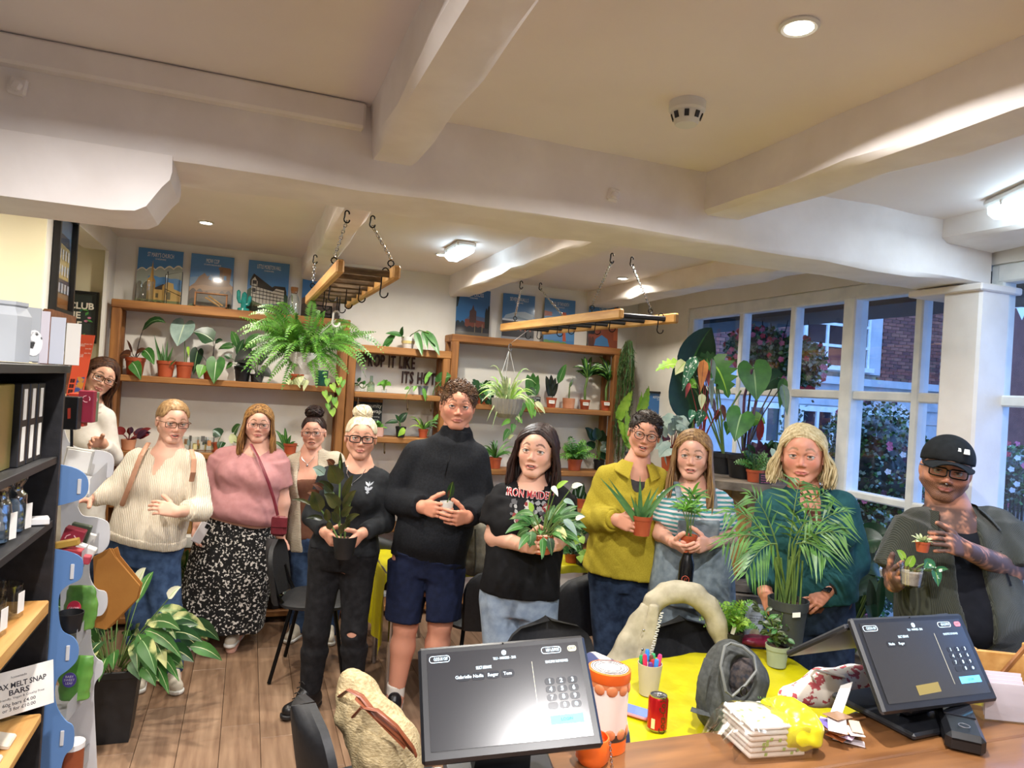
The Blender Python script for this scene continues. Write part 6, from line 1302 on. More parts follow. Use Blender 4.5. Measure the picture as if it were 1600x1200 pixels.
mb=MB();n=P4.J['neck'];mb.tube([n+P4.lat*.055+P4.up*.02+P4.fr*.02,n+P4.lat*.04+P4.fr*.085-P4.up*.03,n+P4.fr*.10-P4.up*.07,n-P4.lat*.04+P4.fr*.085-P4.up*.03,n-P4.lat*.055+P4.up*.02+P4.fr*.02],.002,5);mb.ell(n+P4.fr*.105-P4.up*.078,(.008,.004,.008));P4.surf(mb,'necklace',CHROME)
# ---- 5 woman with platinum bun holding the rubber plant
P5=Person('woman with a platinum blonde bun in a dark top holding the rubber plant',3.95,dict(neck=(562,724),shl=(510,742),shr=(600,748),hip=(538,858),ell=(488,805,-.02),wrl=(508,832,-.20),elr=(602,815,-.02),wrr=(566,833,-.20),knl=(494,985,-.03),knr=(553,985,-.06),anl=(484,1082),anr=(552,1072,-.02),ftl=(458,1115,-.1),ftr=(560,1110,-.15)),(564,684,.238,2,0,2),dict(bust=.05,chest=(.155,.10),waist=(.15,.105),hip=(.185,.13),leg=(.088,.058,.042),arm=(.05,.04,.028),neck=.048),skin='DFA78F',hair=('C9B994','EFE6CF'),face=dict(smile=.05,brow='7A6450',lip='B86A66',eopen=.75,cheek=.35),hands=dict(l=dict(to=(518,843,-.25),grip=(537,850,-.27),curl=.55),r=dict(to=(554,845,-.25),grip=(538,850,-.27),curl=.55)))
P5.body()
P5.cloth('long_sleeve_top',P5.T+P5.sleeve('l',1.92,.008)+P5.sleeve('r',1.92,.008),CHARC,.011,cuts=[halfspace(P5.J['hip']+P5.up*.0,-P5.up)],subs=P5.neckcut(.072),fold=.005,seed=18)
P5.cloth('black_jeans',P5.legs('l',1.98,.004)+P5.legs('r',1.98,.004)+[P5.T[0]],BLKD,.007,cuts=[halfspace(P5.J['hip']+P5.up*.03,P5.up)],subs=[elli(P5.J['knr']+P5.fr*.075-UPV*.005,(.032,.03,.012),None,.004)],fold=.004,seed=19)
for sd in 'lr':P5.shoes(sd,SHOEB,BLACKP,.27,.06,'boot')
(bv,bf),bs=P5.bun((0,-.05,.60),.20,9);V,F=P5.haircap(.028,hairline=.31,back=-.02,noise=.003,fsc=150);o=P5.hair(V,F);link('hair_bun',fastmesh('hair_bun',bv-P5.root,bf,hairmat(*P5.hairc)),P5.o);V2,F2=bs;link('bun_strands',fastmesh('bun_strands',V2-P5.root,F2,hairmat(*P5.hairc)),o)['kind']='stuff'
P5.glasses(BLKG,.12,.078,.4,.003)
mb=MB();n=P5.J['neck'];mb.tube([n+P5.lat*.06+P5.up*.02+P5.fr*.02,n+P5.lat*.04+P5.fr*.10-P5.up*.05,n+P5.fr*.118-P5.up*.10,n-P5.lat*.04+P5.fr*.10-P5.up*.05,n-P5.lat*.06+P5.up*.02+P5.fr*.02],.0018,5);mb.ell(n+P5.fr*.121-P5.up*.108,(.007,.003,.009));P5.surf(mb,'necklace',CHROME)
# printed emblem on the chest
c0=at(574,762,t=3.95-.15);mb=MB()
for (dx,dz,a,l,w)in ((0,.012,1.57,.03,.012),(-.012,.015,2.3,.03,.01),(.012,.015,.84,.03,.01),(0,-.012,0,.035,.02),(-.012,-.004,2.6,.02,.014),(.014,-.006,.5,.02,.014),(0,-.026,1.57,.018,.02)):v=np.array([math.cos(a),0,math.sin(a)]);q=c0+np.array([dx,0,dz]);u=np.array([-v[2],0,v[0]]);f=np.array([0,-.001,0]);mb.add([q-v*l*.5+f,q-u*w*.5+f,q+v*l*.5+f,q+u*w*.5+f],[(0,1,2,3)])
def drape(person,mb,name,m,garment_inf,off=.002):
    'press a flat print onto the torso and breast prims of a person'
    V=np.array(mb.v);pr=person.T;fr=person.fr
    lo_=np.full(len(V),-.12);hi_=np.full(len(V),.25)
    def sd_(Q):
        D=np.full(len(Q),9.)
        for p in pr:
            d=pdist(p,Q[:,0],Q[:,1],Q[:,2],garment_inf);k=p['k'];t=np.clip(.5+.5*(d-D)/k,0,1);D=d*(1-t)+D*t-k*t*(1-t)
        return D
    for _ in range(18):
        md=(lo_+hi_)/2;ins=sd_(V+fr*md[:,None])<0;lo_=np.where(ins,md,lo_);hi_=np.where(ins,hi_,md)
    V=V+fr*((lo_+hi_)/2+off)[:,None];mb.v=[tuple(v)for v in V];return person.surf(mb,name,m,smooth=60)
drape(P5,mb,'chest_print',pcol('9AA0AA',.8),.011,.008)
# ---- 6 tall man
P6=Person('tall man in a black zip fleece and navy shorts holding a small white pot',3.98,dict(neck=(712,682),shl=(642,706),shr=(752,712),hip=(670,868),ell=(608,782,-.02),wrl=(660,792,-.24),elr=(757,790,-.02),wrr=(730,808,-.22),knl=(634,975,-.02),knr=(688,972,-.02),anl=(618,1085),anr=(674,1080),ftl=(612,1118,-.15),ftr=(680,1112,-.15)),(715,634,.268,4,-2,2),dict(chest=(.19,.125),waist=(.195,.14),hip=(.19,.135),belly=.05,arm=(.06,.047,.034),leg=(.10,.066,.044),neck=.064,shin=.2),skin='D99A80',hair=('3E2A1E','6A4C34'),face=dict(smile=-.1,brow='5A4030',lip='B06860',eopen=.75,cheek=.45,jaw=1.1),hands=dict(l=dict(to=(682,797,-.3),grip=(697,796,-.24),curl=.55,size=.2),r=dict(to=(714,810,-.29),grip=(700,804,-.26),curl=.65,size=.2)))
P6.body()
P6.cloth('fleece',P6.T+[dict(P6.N[1])]+P6.L['l'][:1]+P6.L['r'][:1]+P6.sleeve('l',1.95,.014)+P6.sleeve('r',1.95,.014),NAVYF,.016,cuts=[halfspace(P6.J['hip']-P6.up*.02,-P6.up)],subs=P6.neckcut(.05),fold=.006,seed=20)
P6.cloth('collar',[seg(P6.J['neck']-P6.up*.05+P6.fr*.012,P6.J['neck']+P6.up*.05+P6.fr*.02,.098,.080)],NAVYF,0,.008,.002,subs=[seg(P6.J['neck']-P6.up*.1,P6.J['neck']+P6.up*.1+P6.fr*.024,.07,.070,.002)])
n=P6.J['neck'];mb=MB();pp=[n+P6.up*(.05-.30*i/24)for i in range(25)]
for q in pp:mb.box(q,(.006,.001,.014))
drape(P6,mb,'zip',BLACKM,.016,.003)
mb=MB();MZ=frame(at(733,707,t=3.8),P6.lat,P6.up);mb.box(MZ[:3,3]-P6.lat*.026,(.008,.001,.008));[mb.box(MZ[:3,3]+P6.lat*(.004*k-.016),(.0025,.001,.005))for k in range(11)];drape(P6,mb,'chest_logo',pcol('C9CCD0',.7),.016,.004)
P6.cloth('shorts',P6.legs('l',.93,.006,1.3)+P6.legs('r',.93,.006,1.3)+[P6.T[0]],NAVYS,.017,cuts=[halfspace(P6.J['hip']+P6.up*.015,P6.up)],subs=[P6.gap()],fold=.006,seed=21)
for sd in 'lr':
    an=P6.J['an'+sd];P6.cloth('sock',[seg(an+UPV*.06,an-UPV*.05,.05,.048)],WHT,0,.008,.001);P6.shoes(sd,SHOEB,WHITEP,.29)
V,F=P6.haircap(.028,hairline=.27,back=.0,low=-.02,noise=.005);P6.hair(V,F,P6.shorthair(700,.12,8,comb=(.6,.4,.1),lift=.25,r=.003,curl=.5))
# ---- 7 woman in band t-shirt
P7=Person('woman with long dark hair in a black band t-shirt holding a peace lily',3.55,dict(neck=(830,758),shl=(780,774),shr=(878,776),hip=(812,925),ell=(772,838,-.04),wrl=(816,852,-.24),elr=(880,836,-.02),wrr=(872,850,-.22),knl=(785,1062,-.02),knr=(840,1062,-.02),anl=(780,1160),anr=(840,1160)),(838,706,.262,-10,4,4),dict(bust=.055,chest=(.165,.11),waist=(.175,.12),hip=(.185,.13),belly=.03,arm=(.06,.046,.03),leg=(.092,.064,.045),neck=.05),skin='E2AE96',hair=('1C1210','3A2420'),face=dict(smile=.05,open=.3,teeth=True,brow='3A2820',lip='B4605A',eopen=.9,cheek=.3),hands=dict(l=dict(to=(828,852,-.28),grip=(846,850,-.28),curl=.6),r=dict(to=(860,850,-.26),grip=(846,850,-.28),curl=.6)))
P7.body()
P7.cloth('band_shirt',P7.T+P7.sleeve('l',.72,.020)+P7.sleeve('r',.72,.020),BLKT,.016,cuts=[halfspace(P7.J['hip']-P7.up*.0,-P7.up)],subs=P7.neckcut(.075),fold=.008,seed=22)
P7.cloth('light_jeans',P7.legs('l',1.95,.008,1.05)+P7.legs('r',1.95,.008,1.05)+[P7.T[0]],DENIML,.008,cuts=[halfspace(P7.J['hip']+P7.up*.05,P7.up)],subs=[P7.gap(.006)],fold=.006,seed=23)
for sd in 'lr':P7.shoes(sd,SHOEW)
V,F=P7.haircap(.028,hairline=.31,back=.0,noise=.002);P7.hair(V,F,P7.longhair(460,.215,.06,.45,.08,.008,9))
MT=frame(at(829,776,t=3.4),P7.lat,P7.up);mb=MB();text(mb,'IRON MAIDEN',MT,.05,.235,bold=.035);drape(P7,mb,'band_name_outline',pcol('E4DEDA',.8),.016,.0065);mb=MB();text(mb,'IRON MAIDEN',sub(MT,0,0),.047,.228,bold=.012);drape(P7,mb,'band_name',pcol('A8202A',.8),.016,.008)
for i,(cl,n_)in enumerate((('8A8A8A',16),('B4B0A8',10),('7A2424',8),('4A4A4E',12))):
    mb=MB()
    for k in range(n_):
        x,y=random.uniform(-.09,.09),random.uniform(-.135,-.03);r=random.uniform(.008,.022);q=[(x+r*random.uniform(.5,1.2)*math.cos(a),y+r*random.uniform(.5,1.2)*math.sin(a))for a in np.linspace(0,6.28,7)[:-1]];V3=[MT[:3,:3]@np.array([a,b,0])+MT[:3,3]for a,b in q];mb.add(V3,[tuple(range(6))])
    drape(P7,mb,'abstract_print',pcol(cl,.8),.016,.007+.0006*i)
# ---- 8 man in mustard shirt
P8=Person('smiling man in a mustard yellow shirt and round glasses holding an aloe',3.85,dict(neck=(995,728),shl=(945,742),shr=(1030,748),hip=(972,890),ell=(926,808,-.02),wrl=(962,812,-.22),elr=(1042,820,.05),wrr=(1046,870,.05),knl=(952,1020,-.02),knr=(1002,1020,-.02),anl=(945,1120),anr=(1000,1118)),(1007,678,.238,4,-4,9),dict(chest=(.155,.10),waist=(.145,.10),hip=(.16,.115),arm=(.046,.038,.029),leg=(.082,.058,.042),neck=.052),skin='DCA086',hair=('201814','3A2C24'),face=dict(smile=.6,open=.45,teeth=True,brow='30241C',lip='AC605A',eopen=.35,cheek=.35),hands=dict(l=dict(to=(982,818,-.27),grip=(1000,822,-.25),curl=.6,size=.19)))
P8.body()
P8.cloth('tee',[P8.T[0]]+P8.T[1:3],GREYT,.008,cuts=[halfspace(P8.J['hip'],-P8.up)],subs=P8.neckcut(.065),fold=.002)
hemc=P8.J['hip']-P8.up*.02
P8.cloth('mustard_shirt',P8.T+[loft(P8.J['hip']-P8.up*.04,P8.J['neck']-P8.up*.15,P8.lat,[(0,.195,.14),(.5,.185,.135),(1,.165,.115)],.03)]+P8.sleeve('l',1.9,.022)+P8.sleeve('r',1.9,.022),MUST,.018,cuts=[halfspace(hemc,-P8.up)],subs=P8.neckcut(.062,.13,.05,.022),fold=.010,fsc=26,seed=24)
a,b_,_=P8.A['l'];P8.cloth('cuff',[seg(b_['a']+(b_['b']-b_['a'])*.82,b_['a']+(b_['b']-b_['a'])*.98,.050,.047)],MUST,0,.008,.001)
P8.collar(MUST,.078,.05,.05,.45)
mb=MB()
for k in range(6):mb.box(P8.J['hip']+P8.up*(.03+.07*k)+P8.lat*.03,(.010,.004,.010))
drape(P8,mb,'buttons',mat('brown_button','4A3420',rough=.4),.022,.010)
P8.cloth('jeans',P8.legs('l',1.97,.010,1.1)+P8.legs('r',1.97,.010,1.1)+[P8.T[0]],DENIMD,.006,cuts=[halfspace(P8.J['hip']+P8.up*.02,P8.up)],fold=.007,seed=25)
for sd in 'lr':P8.shoes(sd,SHOEB)
V,F=P8.haircap(.03,hairline=.29,back=.0,low=-.05,noise=.003);P8.hair(V,F,P8.shorthair(620,.10,10,comb=(.5,.6,.3),lift=.3,r=.0026));P8.glasses(BLKG,.105,.088,.95,.0018)
# ---- 9 woman in dungarees
P9=Person('woman with long fair hair in denim dungarees and striped top holding a small palm',3.72,dict(neck=(1082,757),shl=(1040,774),shr=(1132,778),hip=(1080,905),ell=(1032,835,-.02),wrl=(1052,848,-.2),elr=(1140,842,-.02),wrr=(1106,850,-.22),knl=(1058,1040,-.02),knr=(1108,1040,-.02),anl=(1055,1140),anr=(1112,1138)),(1082,712,.25,-3,0,1),dict(bust=.035,chest=(.15,.10),waist=(.145,.105),hip=(.175,.12),arm=(.046,.038,.027),leg=(.085,.06,.042),neck=.046),skin='E4AF99',hair=('6A4A30','A88658'),face=dict(smile=.05,open=.3,teeth=True,brow='6A4E38',lip='BC6660',eopen=.95,cheek=.35),hands=dict(l=dict(to=(1063,855,-.25),grip=(1076,846,-.25),curl=.6),r=dict(to=(1092,852,-.27),grip=(1076,850,-.26),curl=.55)))
P9.body()
P9.cloth('striped_tee',P9.T+P9.sleeve('l',.68,.014)+P9.sleeve('r',.68,.014),STRIPE,.007,cuts=[halfspace(P9.J['hip'],-P9.up)],subs=P9.neckcut(.078),fold=.003,seed=26)
P9.cloth('dungarees',P9.legs('l',1.95,.014,1.2)+P9.legs('r',1.95,.014,1.2)+[P9.T[0]]+P9.T[1:3]+[loft(P9.J['hip']-P9.up*.1,P9.J['neck']-P9.up*.25,P9.lat,[(0,.20,.15),(.5,.18,.14),(1,.16,.115)],.03)],DUNG,.024,cuts=[lambda X,Y,Z,p=P9:np.maximum(halfspace(p.J['neck']-p.up*.16,p.up)(X,Y,Z),np.minimum(halfspace(p.J['neck']-p.up*.29,p.up)(X,Y,Z),np.abs((X-p.J['neck'][0])*p.lat[0]+(Y-p.J['neck'][1])*p.lat[1]+(Z-p.J['neck'][2])*p.lat[2])-.105))],fold=.006,seed=27)
for g in (-1,1):n=P9.J['neck'];mb=MB();mb.tube([n+P9.lat*g*.085-P9.up*.15+P9.fr*.118,n+P9.lat*g*.088-P9.up*.06+P9.fr*.092,n+P9.lat*g*.088+P9.up*.012+P9.fr*.02,n+P9.lat*g*.085-P9.up*.05-P9.fr*.085],.017,6,flat=.35);P9.surf(mb,'dungaree_strap',DUNG)
for sd in 'lr':P9.shoes(sd,SHOEB)
V,F=P9.haircap(.028,hairline=.32,back=.0,noise=.002);P9.hair(V,F,P9.longhair(460,.32,.0,.42,.24,.012,11))
# ---- 10 woman in teal jacket
P10=Person('woman with shoulder length blonde hair in a teal jacket holding the big palm',3.36,dict(neck=(1256,768),shl=(1205,790),shr=(1318,790),hip=(1265,945),ell=(1192,880,.0),wrl=(1195,925,-.12),elr=(1332,875,.0),wrr=(1292,922,-.16),knl=(1240,1090,-.02),knr=(1300,1090,-.02),anl=(1235,1210),anr=(1300,1205)),(1254,712,.272,-2,0,0),dict(bust=.045,chest=(.175,.118),waist=(.175,.127),hip=(.19,.138),belly=.03,arm=(.061,.048,.032),leg=(.095,.068,.047),neck=.053),skin='D9987F',hair=('B09A6E','DCCBA2'),face=dict(smile=-.1,brow='8A6E50',lip='B4605A',eopen=.7,cheek=.45,jaw=1.05),hands=dict(l=dict(to=(1204,946,-.16),grip=(1216,950,-.15),curl=.4),r=dict(to=(1268,942,-.19),grip=(1250,955,-.17),curl=.4)))
P10.body()
P10.cloth('teal_jacket',P10.T+[loft(P10.J['hip']+P10.up*.0,P10.J['neck']-P10.up*.15,P10.lat,[(0,.195,.15),(.5,.19,.145),(1,.17,.125)],.03)]+P10.sleeve('l',1.9,.022)+P10.sleeve('r',1.9,.022),TEALJ,.018,cuts=[halfspace(P10.J['hip']+P10.up*.04,-P10.up)],subs=P10.neckcut(.062,.11,.05,.018),fold=.008,seed=28)
P10.cloth('top',[P10.T[0]]+P10.T[1:3],FAB('rust_top','6A4034','74483A',30),.006,cuts=[halfspace(P10.J['hip'],-P10.up)],subs=P10.neckcut(.07),fold=.002)
P10.collar(TEALJ,.078,.062,.06,.6)
for g in (-1,1):
    mb=MB();c0=P10.J['neck']+P10.lat*g*.095-P10.up*.165;mb.grid(np.array([[c0+P10.lat*g*(i-4)*.014-P10.up*(k*.012+.003*(4-abs(i-4))*(k/5))for i in range(9)]for k in range(6)]))
    drape(P10,mb,'pocket_flap',TEALJ,.018,.014)
P10.cloth('jeans',P10.legs('l',1.95,.008,1.05)+P10.legs('r',1.95,.008,1.05)+[P10.T[0]],DENIMD,.007,cuts=[halfspace(P10.J['hip']+P10.up*.06,P10.up)],fold=.005,seed=29)
for sd in 'lr':P10.shoes(sd,SHOEB)
V,F=P10.haircap(.028,hairline=.31,back=.02,noise=.003);P10.hair(V,F,P10.longhair(460,.17,-.05,.46,.14,.018,13,spread=.08))
wd=nrm(P10.J['elr']-P10.J['wrr']);d,sd_,u=basis(wd);wc=P10.J['wrr']+wd*.005;mb=MB();mb.tube([wc+(sd_*math.cos(q)+u*math.sin(q))*.033 for q in np.linspace(0,6.28,17)[:-1]],.010,6,closed=True,flat=.4);w_=P10.surf(mb,'watch_strap',BLACKP);mb=MB();fdir=nrm(CC-wc);mb.cbox(wc+fdir*.036,(.036,.034,.012),.005,rot=np.column_stack([sd_,wd,np.cross(sd_,wd)]));P10.surf(mb,'watch_face',mat('watch_glass','1A1A1E',rough=.1),w_)
mb=MB();n=P10.J['neck'];mb.tube([n+P10.lat*.055+P10.up*.03+P10.fr*.03,n+P10.lat*.03+P10.fr*.085-P10.up*.012,n+P10.fr*.09-P10.up*.022,n-P10.lat*.03+P10.fr*.085-P10.up*.012,n-P10.lat*.055+P10.up*.03+P10.fr*.03],.003,5);P10.surf(mb,'necklace',gold())
# ---- 11 man in cap
def ink(V,Cc):
    d=np.linalg.norm(V-CC,axis=1);n=fnoise(V[:,0],V[:,1],V[:,2],3,34)+.7*fnoise(V[:,0],V[:,1],V[:,2],8,110)
    hz=P11.hl(V)[:,2]if P11 else V[:,2];m=np.clip((n+.75)*1.6,0,1)*.82*np.clip((-.50-hz)*12,0,1);return Cc*(1-m[:,None])+lin('2C2E34')*m[:,None]
P11=None
P11=Person('tattooed man in a black cap and dark corduroy shirt holding two little pots',3.0,dict(neck=(1482,800),shl=(1428,818),shr=(1562,818),hip=(1500,1000),ell=(1402,895,-.02),wrl=(1396,912,-.16),elr=(1578,890,-.08),wrr=(1508,858,-.26),knl=(1460,1150),knr=(1540,1150),anl=(1455,1265),anr=(1545,1265)),(1478,734,.262,5,-2,6),dict(chest=(.19,.135),waist=(.20,.15),hip=(.19,.14),belly=.07,arm=(.066,.054,.034),leg=(.10,.07,.05),neck=.068),skin='C98E72',hair=('16120F','2A2220'),face=dict(smile=.15,brow='241A16',lip='9A5A52',eopen=.5,beard='150E0C',cheek=.3,jaw=1.15),hands=dict(l=dict(to=(1402,902,-.24),grip=(1422,895,-.2),curl=.65,size=.19),r=dict(to=(1478,846,-.3),grip=(1456,852,-.22),curl=.7,size=.19)))
P11.body(tattoo=ink)
P11.cloth('black_tee',[P11.T[0]]+P11.T[1:3],FAB('ink_tee','12141C','181A22',30),.010,cuts=[halfspace(P11.J['hip']-P11.up*.08,-P11.up)],subs=P11.neckcut(.082),fold=.003)
P11.cloth('corduroy_shirt',P11.T+[loft(P11.J['hip']-P11.up*.08,P11.J['neck']-P11.up*.15,P11.lat,[(0,.225,.175),(.5,.22,.175),(1,.20,.14)],.03)]+P11.sleeve('l',1.0,.028)+P11.sleeve('r',1.0,.028),CORD,.020,cuts=[halfspace(P11.J['hip']-P11.up*.07,-P11.up)],subs=[loft(P11.J['hip']-P11.lat*.085+P11.fr*.22-P11.up*.3,P11.J['neck']-P11.lat*.01+P11.fr*.15+P11.up*.06,P11.lat,[(0,.035,.16),(.5,.05,.16),(.85,.06,.14),(1,.075,.12)],.008),*P11.neckcut(.08)],fold=.008,seed=30)
P11.collar(CORD,.097,.06,.06,.9)
mb=MB();c0=P11.J['neck']+P11.lat*.11-P11.up*.15
for k in range(8):mb.box(c0-P11.up*.016*k,(.012,.002,.017))
drape(P11,mb,'chest_pocket_edge',BLKT,.020,.012)
P11.cloth('jeans',P11.legs('l',1.95,.012,1.1)+P11.legs('r',1.95,.012,1.1)+[P11.T[0]],DENIMD,.006,cuts=[halfspace(P11.J['hip']+P11.up*.0,P11.up)],fold=.005)
for sd in 'lr':P11.shoes(sd,SHOEB)
V,F=P11.haircap(.022,hairline=.22,back=-.04,low=-.05,noise=.002);P11.hair(V,F);P11.glasses(BLKG,.12,.07,.35,.003,.0)
CAPM=FAB('cap','16181A','1E2022',40);Hh=P11.H['h'];V,F=implicit([elli(P11.hp(0,-.03,.17),np.array([.385,.495,.40])*Hh,P11.H['R'],.01)],.006,cuts=[halfspace(P11.hp(0,.3,.155),-(P11.H['R'][:,2]+P11.H['R'][:,1]*-.12))]);cp=thing('cap',None,None);cp.parent=P11.o;link('crown',fastmesh('crown',V-P11.root,F,CAPM),cp)
def vis(a):r=.36;return
bp=[]
for yy in np.linspace(.22,.70,6):
    row=[]
    for x in np.linspace(-1,1,9):wx=.36*math.sqrt(max(.0,1-((yy-.22)/.56)**2*.75));row.append(P11.hp(x*wx,yy-.22*x*x*(.3 if yy<.3 else .1)+.05*(1-x*x),.185-.10*x*x-.08*(yy-.22)))
    bp.append(row)
bp=np.array(bp);mb=MB();mb.grid(bp);mb.grid(bp[:,::-1]-P11.H['R'][:,2]*.004);P11.surf(mb,'visor',CAPM,cp,60)
mb=MB();MCp=frame(P11.hp(.13,.375,.36),P11.H['R'][:,0],P11.H['R'][:,2]*.8-P11.H['R'][:,1]*.6)
for (x,y,w,h_)in ((-.016,.0,.026,.016),(.016,-.004,.022,.024)):mb.prism([(x-w/2,y-h_/2),(x+w/2,y-h_/2),(x+w/2*.8,y+h_/2),(x-w/2*.8,y+h_/2)],.004,MCp)
P11.surf(mb,'cap_emblem',pcol('E6E6E2',.7),cp)
mb=MB();mb.ell(P11.hp(.0,.42,-.185),(.005,.005,.005));P11.surf(mb,'nose_ring',CHROME)
# ================================================================ things people hold
gH='plants held by people'
def heldpot(name,label,px_,ybot,t,pot,dy=0):loc=at(px_,ybot,t=t);p=Plant(name,label,loc,pot,gH);p.t=t;return p
p=heldpot('held_rubber_plant','dark glossy rubber plant held by the woman with the platinum bun',537,872,3.68,('smooth',.064,.046,.115,BLKPOT))
RL=('rubber','olive');RB=('brown','orange')
for (x0,y0,x1,y1,w,d,m)in ((529,757,514,727,26,-.06,RL),(500,800,487,768,22,-.08,RL),(530,795,506,772,20,-.05,RL),(531,760,532,706,8,0,RL),(536,780,552,742,12,0,RL),(536,795,557,766,13,-.03,RL),(534,808,551,792,12,-.06,RL),(540,816,562,804,10,-.03,RL),(505,812,478,810,9,0,RL),(512,815,510,795,11,-.08,RL),(507,742,488,731,16,.04,('grey','rubber')),(520,770,497,752,14,.02,RL),(521,728,510,719,12,.02,RB),(498,775,480,770,14,.03,RB),(520,785,505,758,14,.05,('grey','rubber')),(528,818,518,800,12,-.09,RL),(525,812,527,790,10,-.05,RL),(488,790,455,781,6,0,RL),(516,828,512,815,10,-.1,RL),(540,825,548,812,9,-.08,RL),(530,835,540,818,10,-.1,RL),(505,765,488,757,12,0,RB)):p.lp(x0,y0,x1,y1,w,m,d0=d,d1=d-.03,shape='ovate',stem=False,face=(-.2,-1,.25),fold=.2)
for pts in ([(533,845),(530,800),(531,755),(531,720)],[(530,845),(515,815),(500,795)],[(538,845),(541,815),(548,780)],[(533,835),(525,800),(521,770)]):p.stems([[p.px(x,y,-.02)for x,y in pts]],.005)
p=heldpot('held_small_pot','small white pot with one dark leaf held by the tall man',697,806,3.70,('smooth',.036,.028,.075,WHITEP))
p.lp(702,779,708,752,12,('dark','lime'),shape='ovate',face=(-.3,-1,.1),stem=True);p.lp(700,778,703,765,4,('brown','brown'),stem=False)
p=heldpot('held_peace_lily','peace lily in a terracotta pot held in front of the band shirt',846,864,3.28,('plastic',.052,.04,.085,TERRA))
for k in range(44):
    a=random.uniform(0,6.28);l=random.uniform(.12,.2);e=random.uniform(.1,1.1);d=np.array([math.cos(a)*math.cos(e),math.sin(a)*math.cos(e)*.8-.1,math.sin(e)]);b=p.top+np.array([math.cos(a),math.sin(a),0])*.02;q0=b+d*l*.55;q1=q0+nrm(d-UPV*random.uniform(.3,1.1))*l*.6;p.leaf(q0,q1,random.uniform(.026,.038),('mid' if k % 3 else 'var','pale' if k % 4 == 0 else 'vein'),stem=b,sr=.0018)
for (x0,y0,x1,y1,w,m,nm)in ((893,762,911,758,9,'flower','flower'),(899,812,914,808,8,'flower','flower'),(862,760,872,776,9,'flower','flower'),(869,764,888,752,8,'lime','leaf'),(880,812,902,838,12,'grey','leaf'),(880,782,898,790,9,'grey','leaf'),(832,800,826,785,9,'lime','leaf'),(834,845,826,852,16,'mid','leaf'),(858,840,862,868,14,'dark','leaf'),(830,830,828,856,18,'mid','leaf')):p.lp(x0,y0,x1,y1,w,(m,'vein' if nm == 'leaf' else 'flower','stemg'),name=nm,d0=-.06,d1=-.08,shape='ovate' if nm == 'flower' else 'lance')
p=heldpot('held_aloe','long leaved aloe in a terracotta pot held by the man in mustard',1002,836,3.58,('plastic',.051,.040,.098,TERRA))
for (x,y,w,d,sg)in ((937,746,11,-.05,.02),(951,747,9,0,.0),(1000,743,10,.02,.0),(1070,754,10,0,.16),(1018,762,10,-.03,0),(985,772,8,-.02,0),(1022,790,9,-.06,.05),(962,775,8,.03,0),(992,780,8,-.07,0),(1030,760,8,.04,.06)):p.lp(1000+(x-1000)*.12,812,x,y,w,('aloe','aloe'),d0=d*.3,d1=d,stem=False,shape='aloe',sag=sg,fold=.45,rows=8)
p=heldpot('held_small_palm','small feathery palm in a terracotta pot held by the woman in dungarees',1075,862,3.46,('plastic',.042,.034,.082,TERRA))
for k in range(7):
    tp=p.px(1076+random.uniform(-10,12),790+random.uniform(-18,16),random.uniform(-.04,.04));p.stems([[p.top+np.array([random.uniform(-.012,.012),random.uniform(-.012,.012),0]),tp]],.0025)
    for q in range(9):
        a=q*.7+k;e=random.uniform(-.2,.9);l=random.uniform(.06,.10);p.leaf(tp,tp+np.array([math.cos(a)*math.cos(e),math.sin(a)*math.cos(e),math.sin(e)])*l,.012,('bright' if (q+k)% 3 else 'mid',),shape='lance',sag=.12)
p=heldpot('held_areca_palm','large arching palm in a dark pot held by the woman in teal',1228,1003,3.07,('plastic',.083,.066,.186,mat('anthracite_pot','2E3234','383C3E',12,.55)))
PP=lambda t:math.sin(math.pi*min(1,.12+t*.85))**.6
for (x,y,d)in ((1134,800,-.05),(1130,850,-.1),(1170,772,.05),(1250,752,.05),(1292,768,.08),(1325,800,-.03),(1318,835,-.1),(1165,895,-.2),(1268,815,-.2),(1290,870,-.22)):
    b=p.top+np.array([random.uniform(-.03,.03),random.uniform(-.03,.03),0]);q1=p.px(x,y,d);mid=p.px(1228+(x-1228)*.25,850,d*.4)
    p.stems([[b,(b+mid)/2+np.array([0,0,.01]),mid]],.0042);part('frond',frondmb(mid,q1,9,.15,.012,.22,prof=PP,droop=.38,ang=38,sr=.003),[G['palm'],G['stemg']],p.o,None)
for k in range(14):b=p.top+np.array([random.uniform(-.04,.04),random.uniform(-.04,.04),0]);p.stems([[b,b+np.array([random.uniform(-.02,.02),random.uniform(-.02,.02),.2])]],.004)
mb=MB();MLb=frame(at(1238,965,t=2.985),(1,-.3,.1),(0,.05,1));mb.prism([(0,0),(.034,0),(.034,.02),(0,.02)],.002,MLb);part('price_label',mb,TAGM,p.o,None)
p=heldpot('held_succulent','tiny pale succulent in a small terracotta pot held up by the capped man',1441,862,2.72,('plastic',.026,.020,.040,TERRA))
p.radial(26,.035,.012,(0,85),('pale',),'ovate',.35,seed=2,sag=.1)
p=heldpot('held_plant_cup','clear plastic cup with a spotted trailing plant held by the capped man',1423,915,2.68,None);p.h=.06
mb=MB();mb.lathe([(0,.001),(.034,.001),(.042,.072),(.046,.074),(.046,.078),(.040,.078),(.032,.004),(0,.004)],p.loc,26);part('cup',mb,glassmat('cup_plastic',(.93,.93,.93),.3),p.o);mb=MB();mb.lathe([(0,.006),(.031,.006),(.036,.052),(0,.055)],p.loc,20);part('moss',mb,mat('sphagnum','B8ACA0','D2C8BC',60,.9,bump=.6),p.o);p.top=p.loc+np.array([0,0,.05])
SP=('spot','lime','stemg')
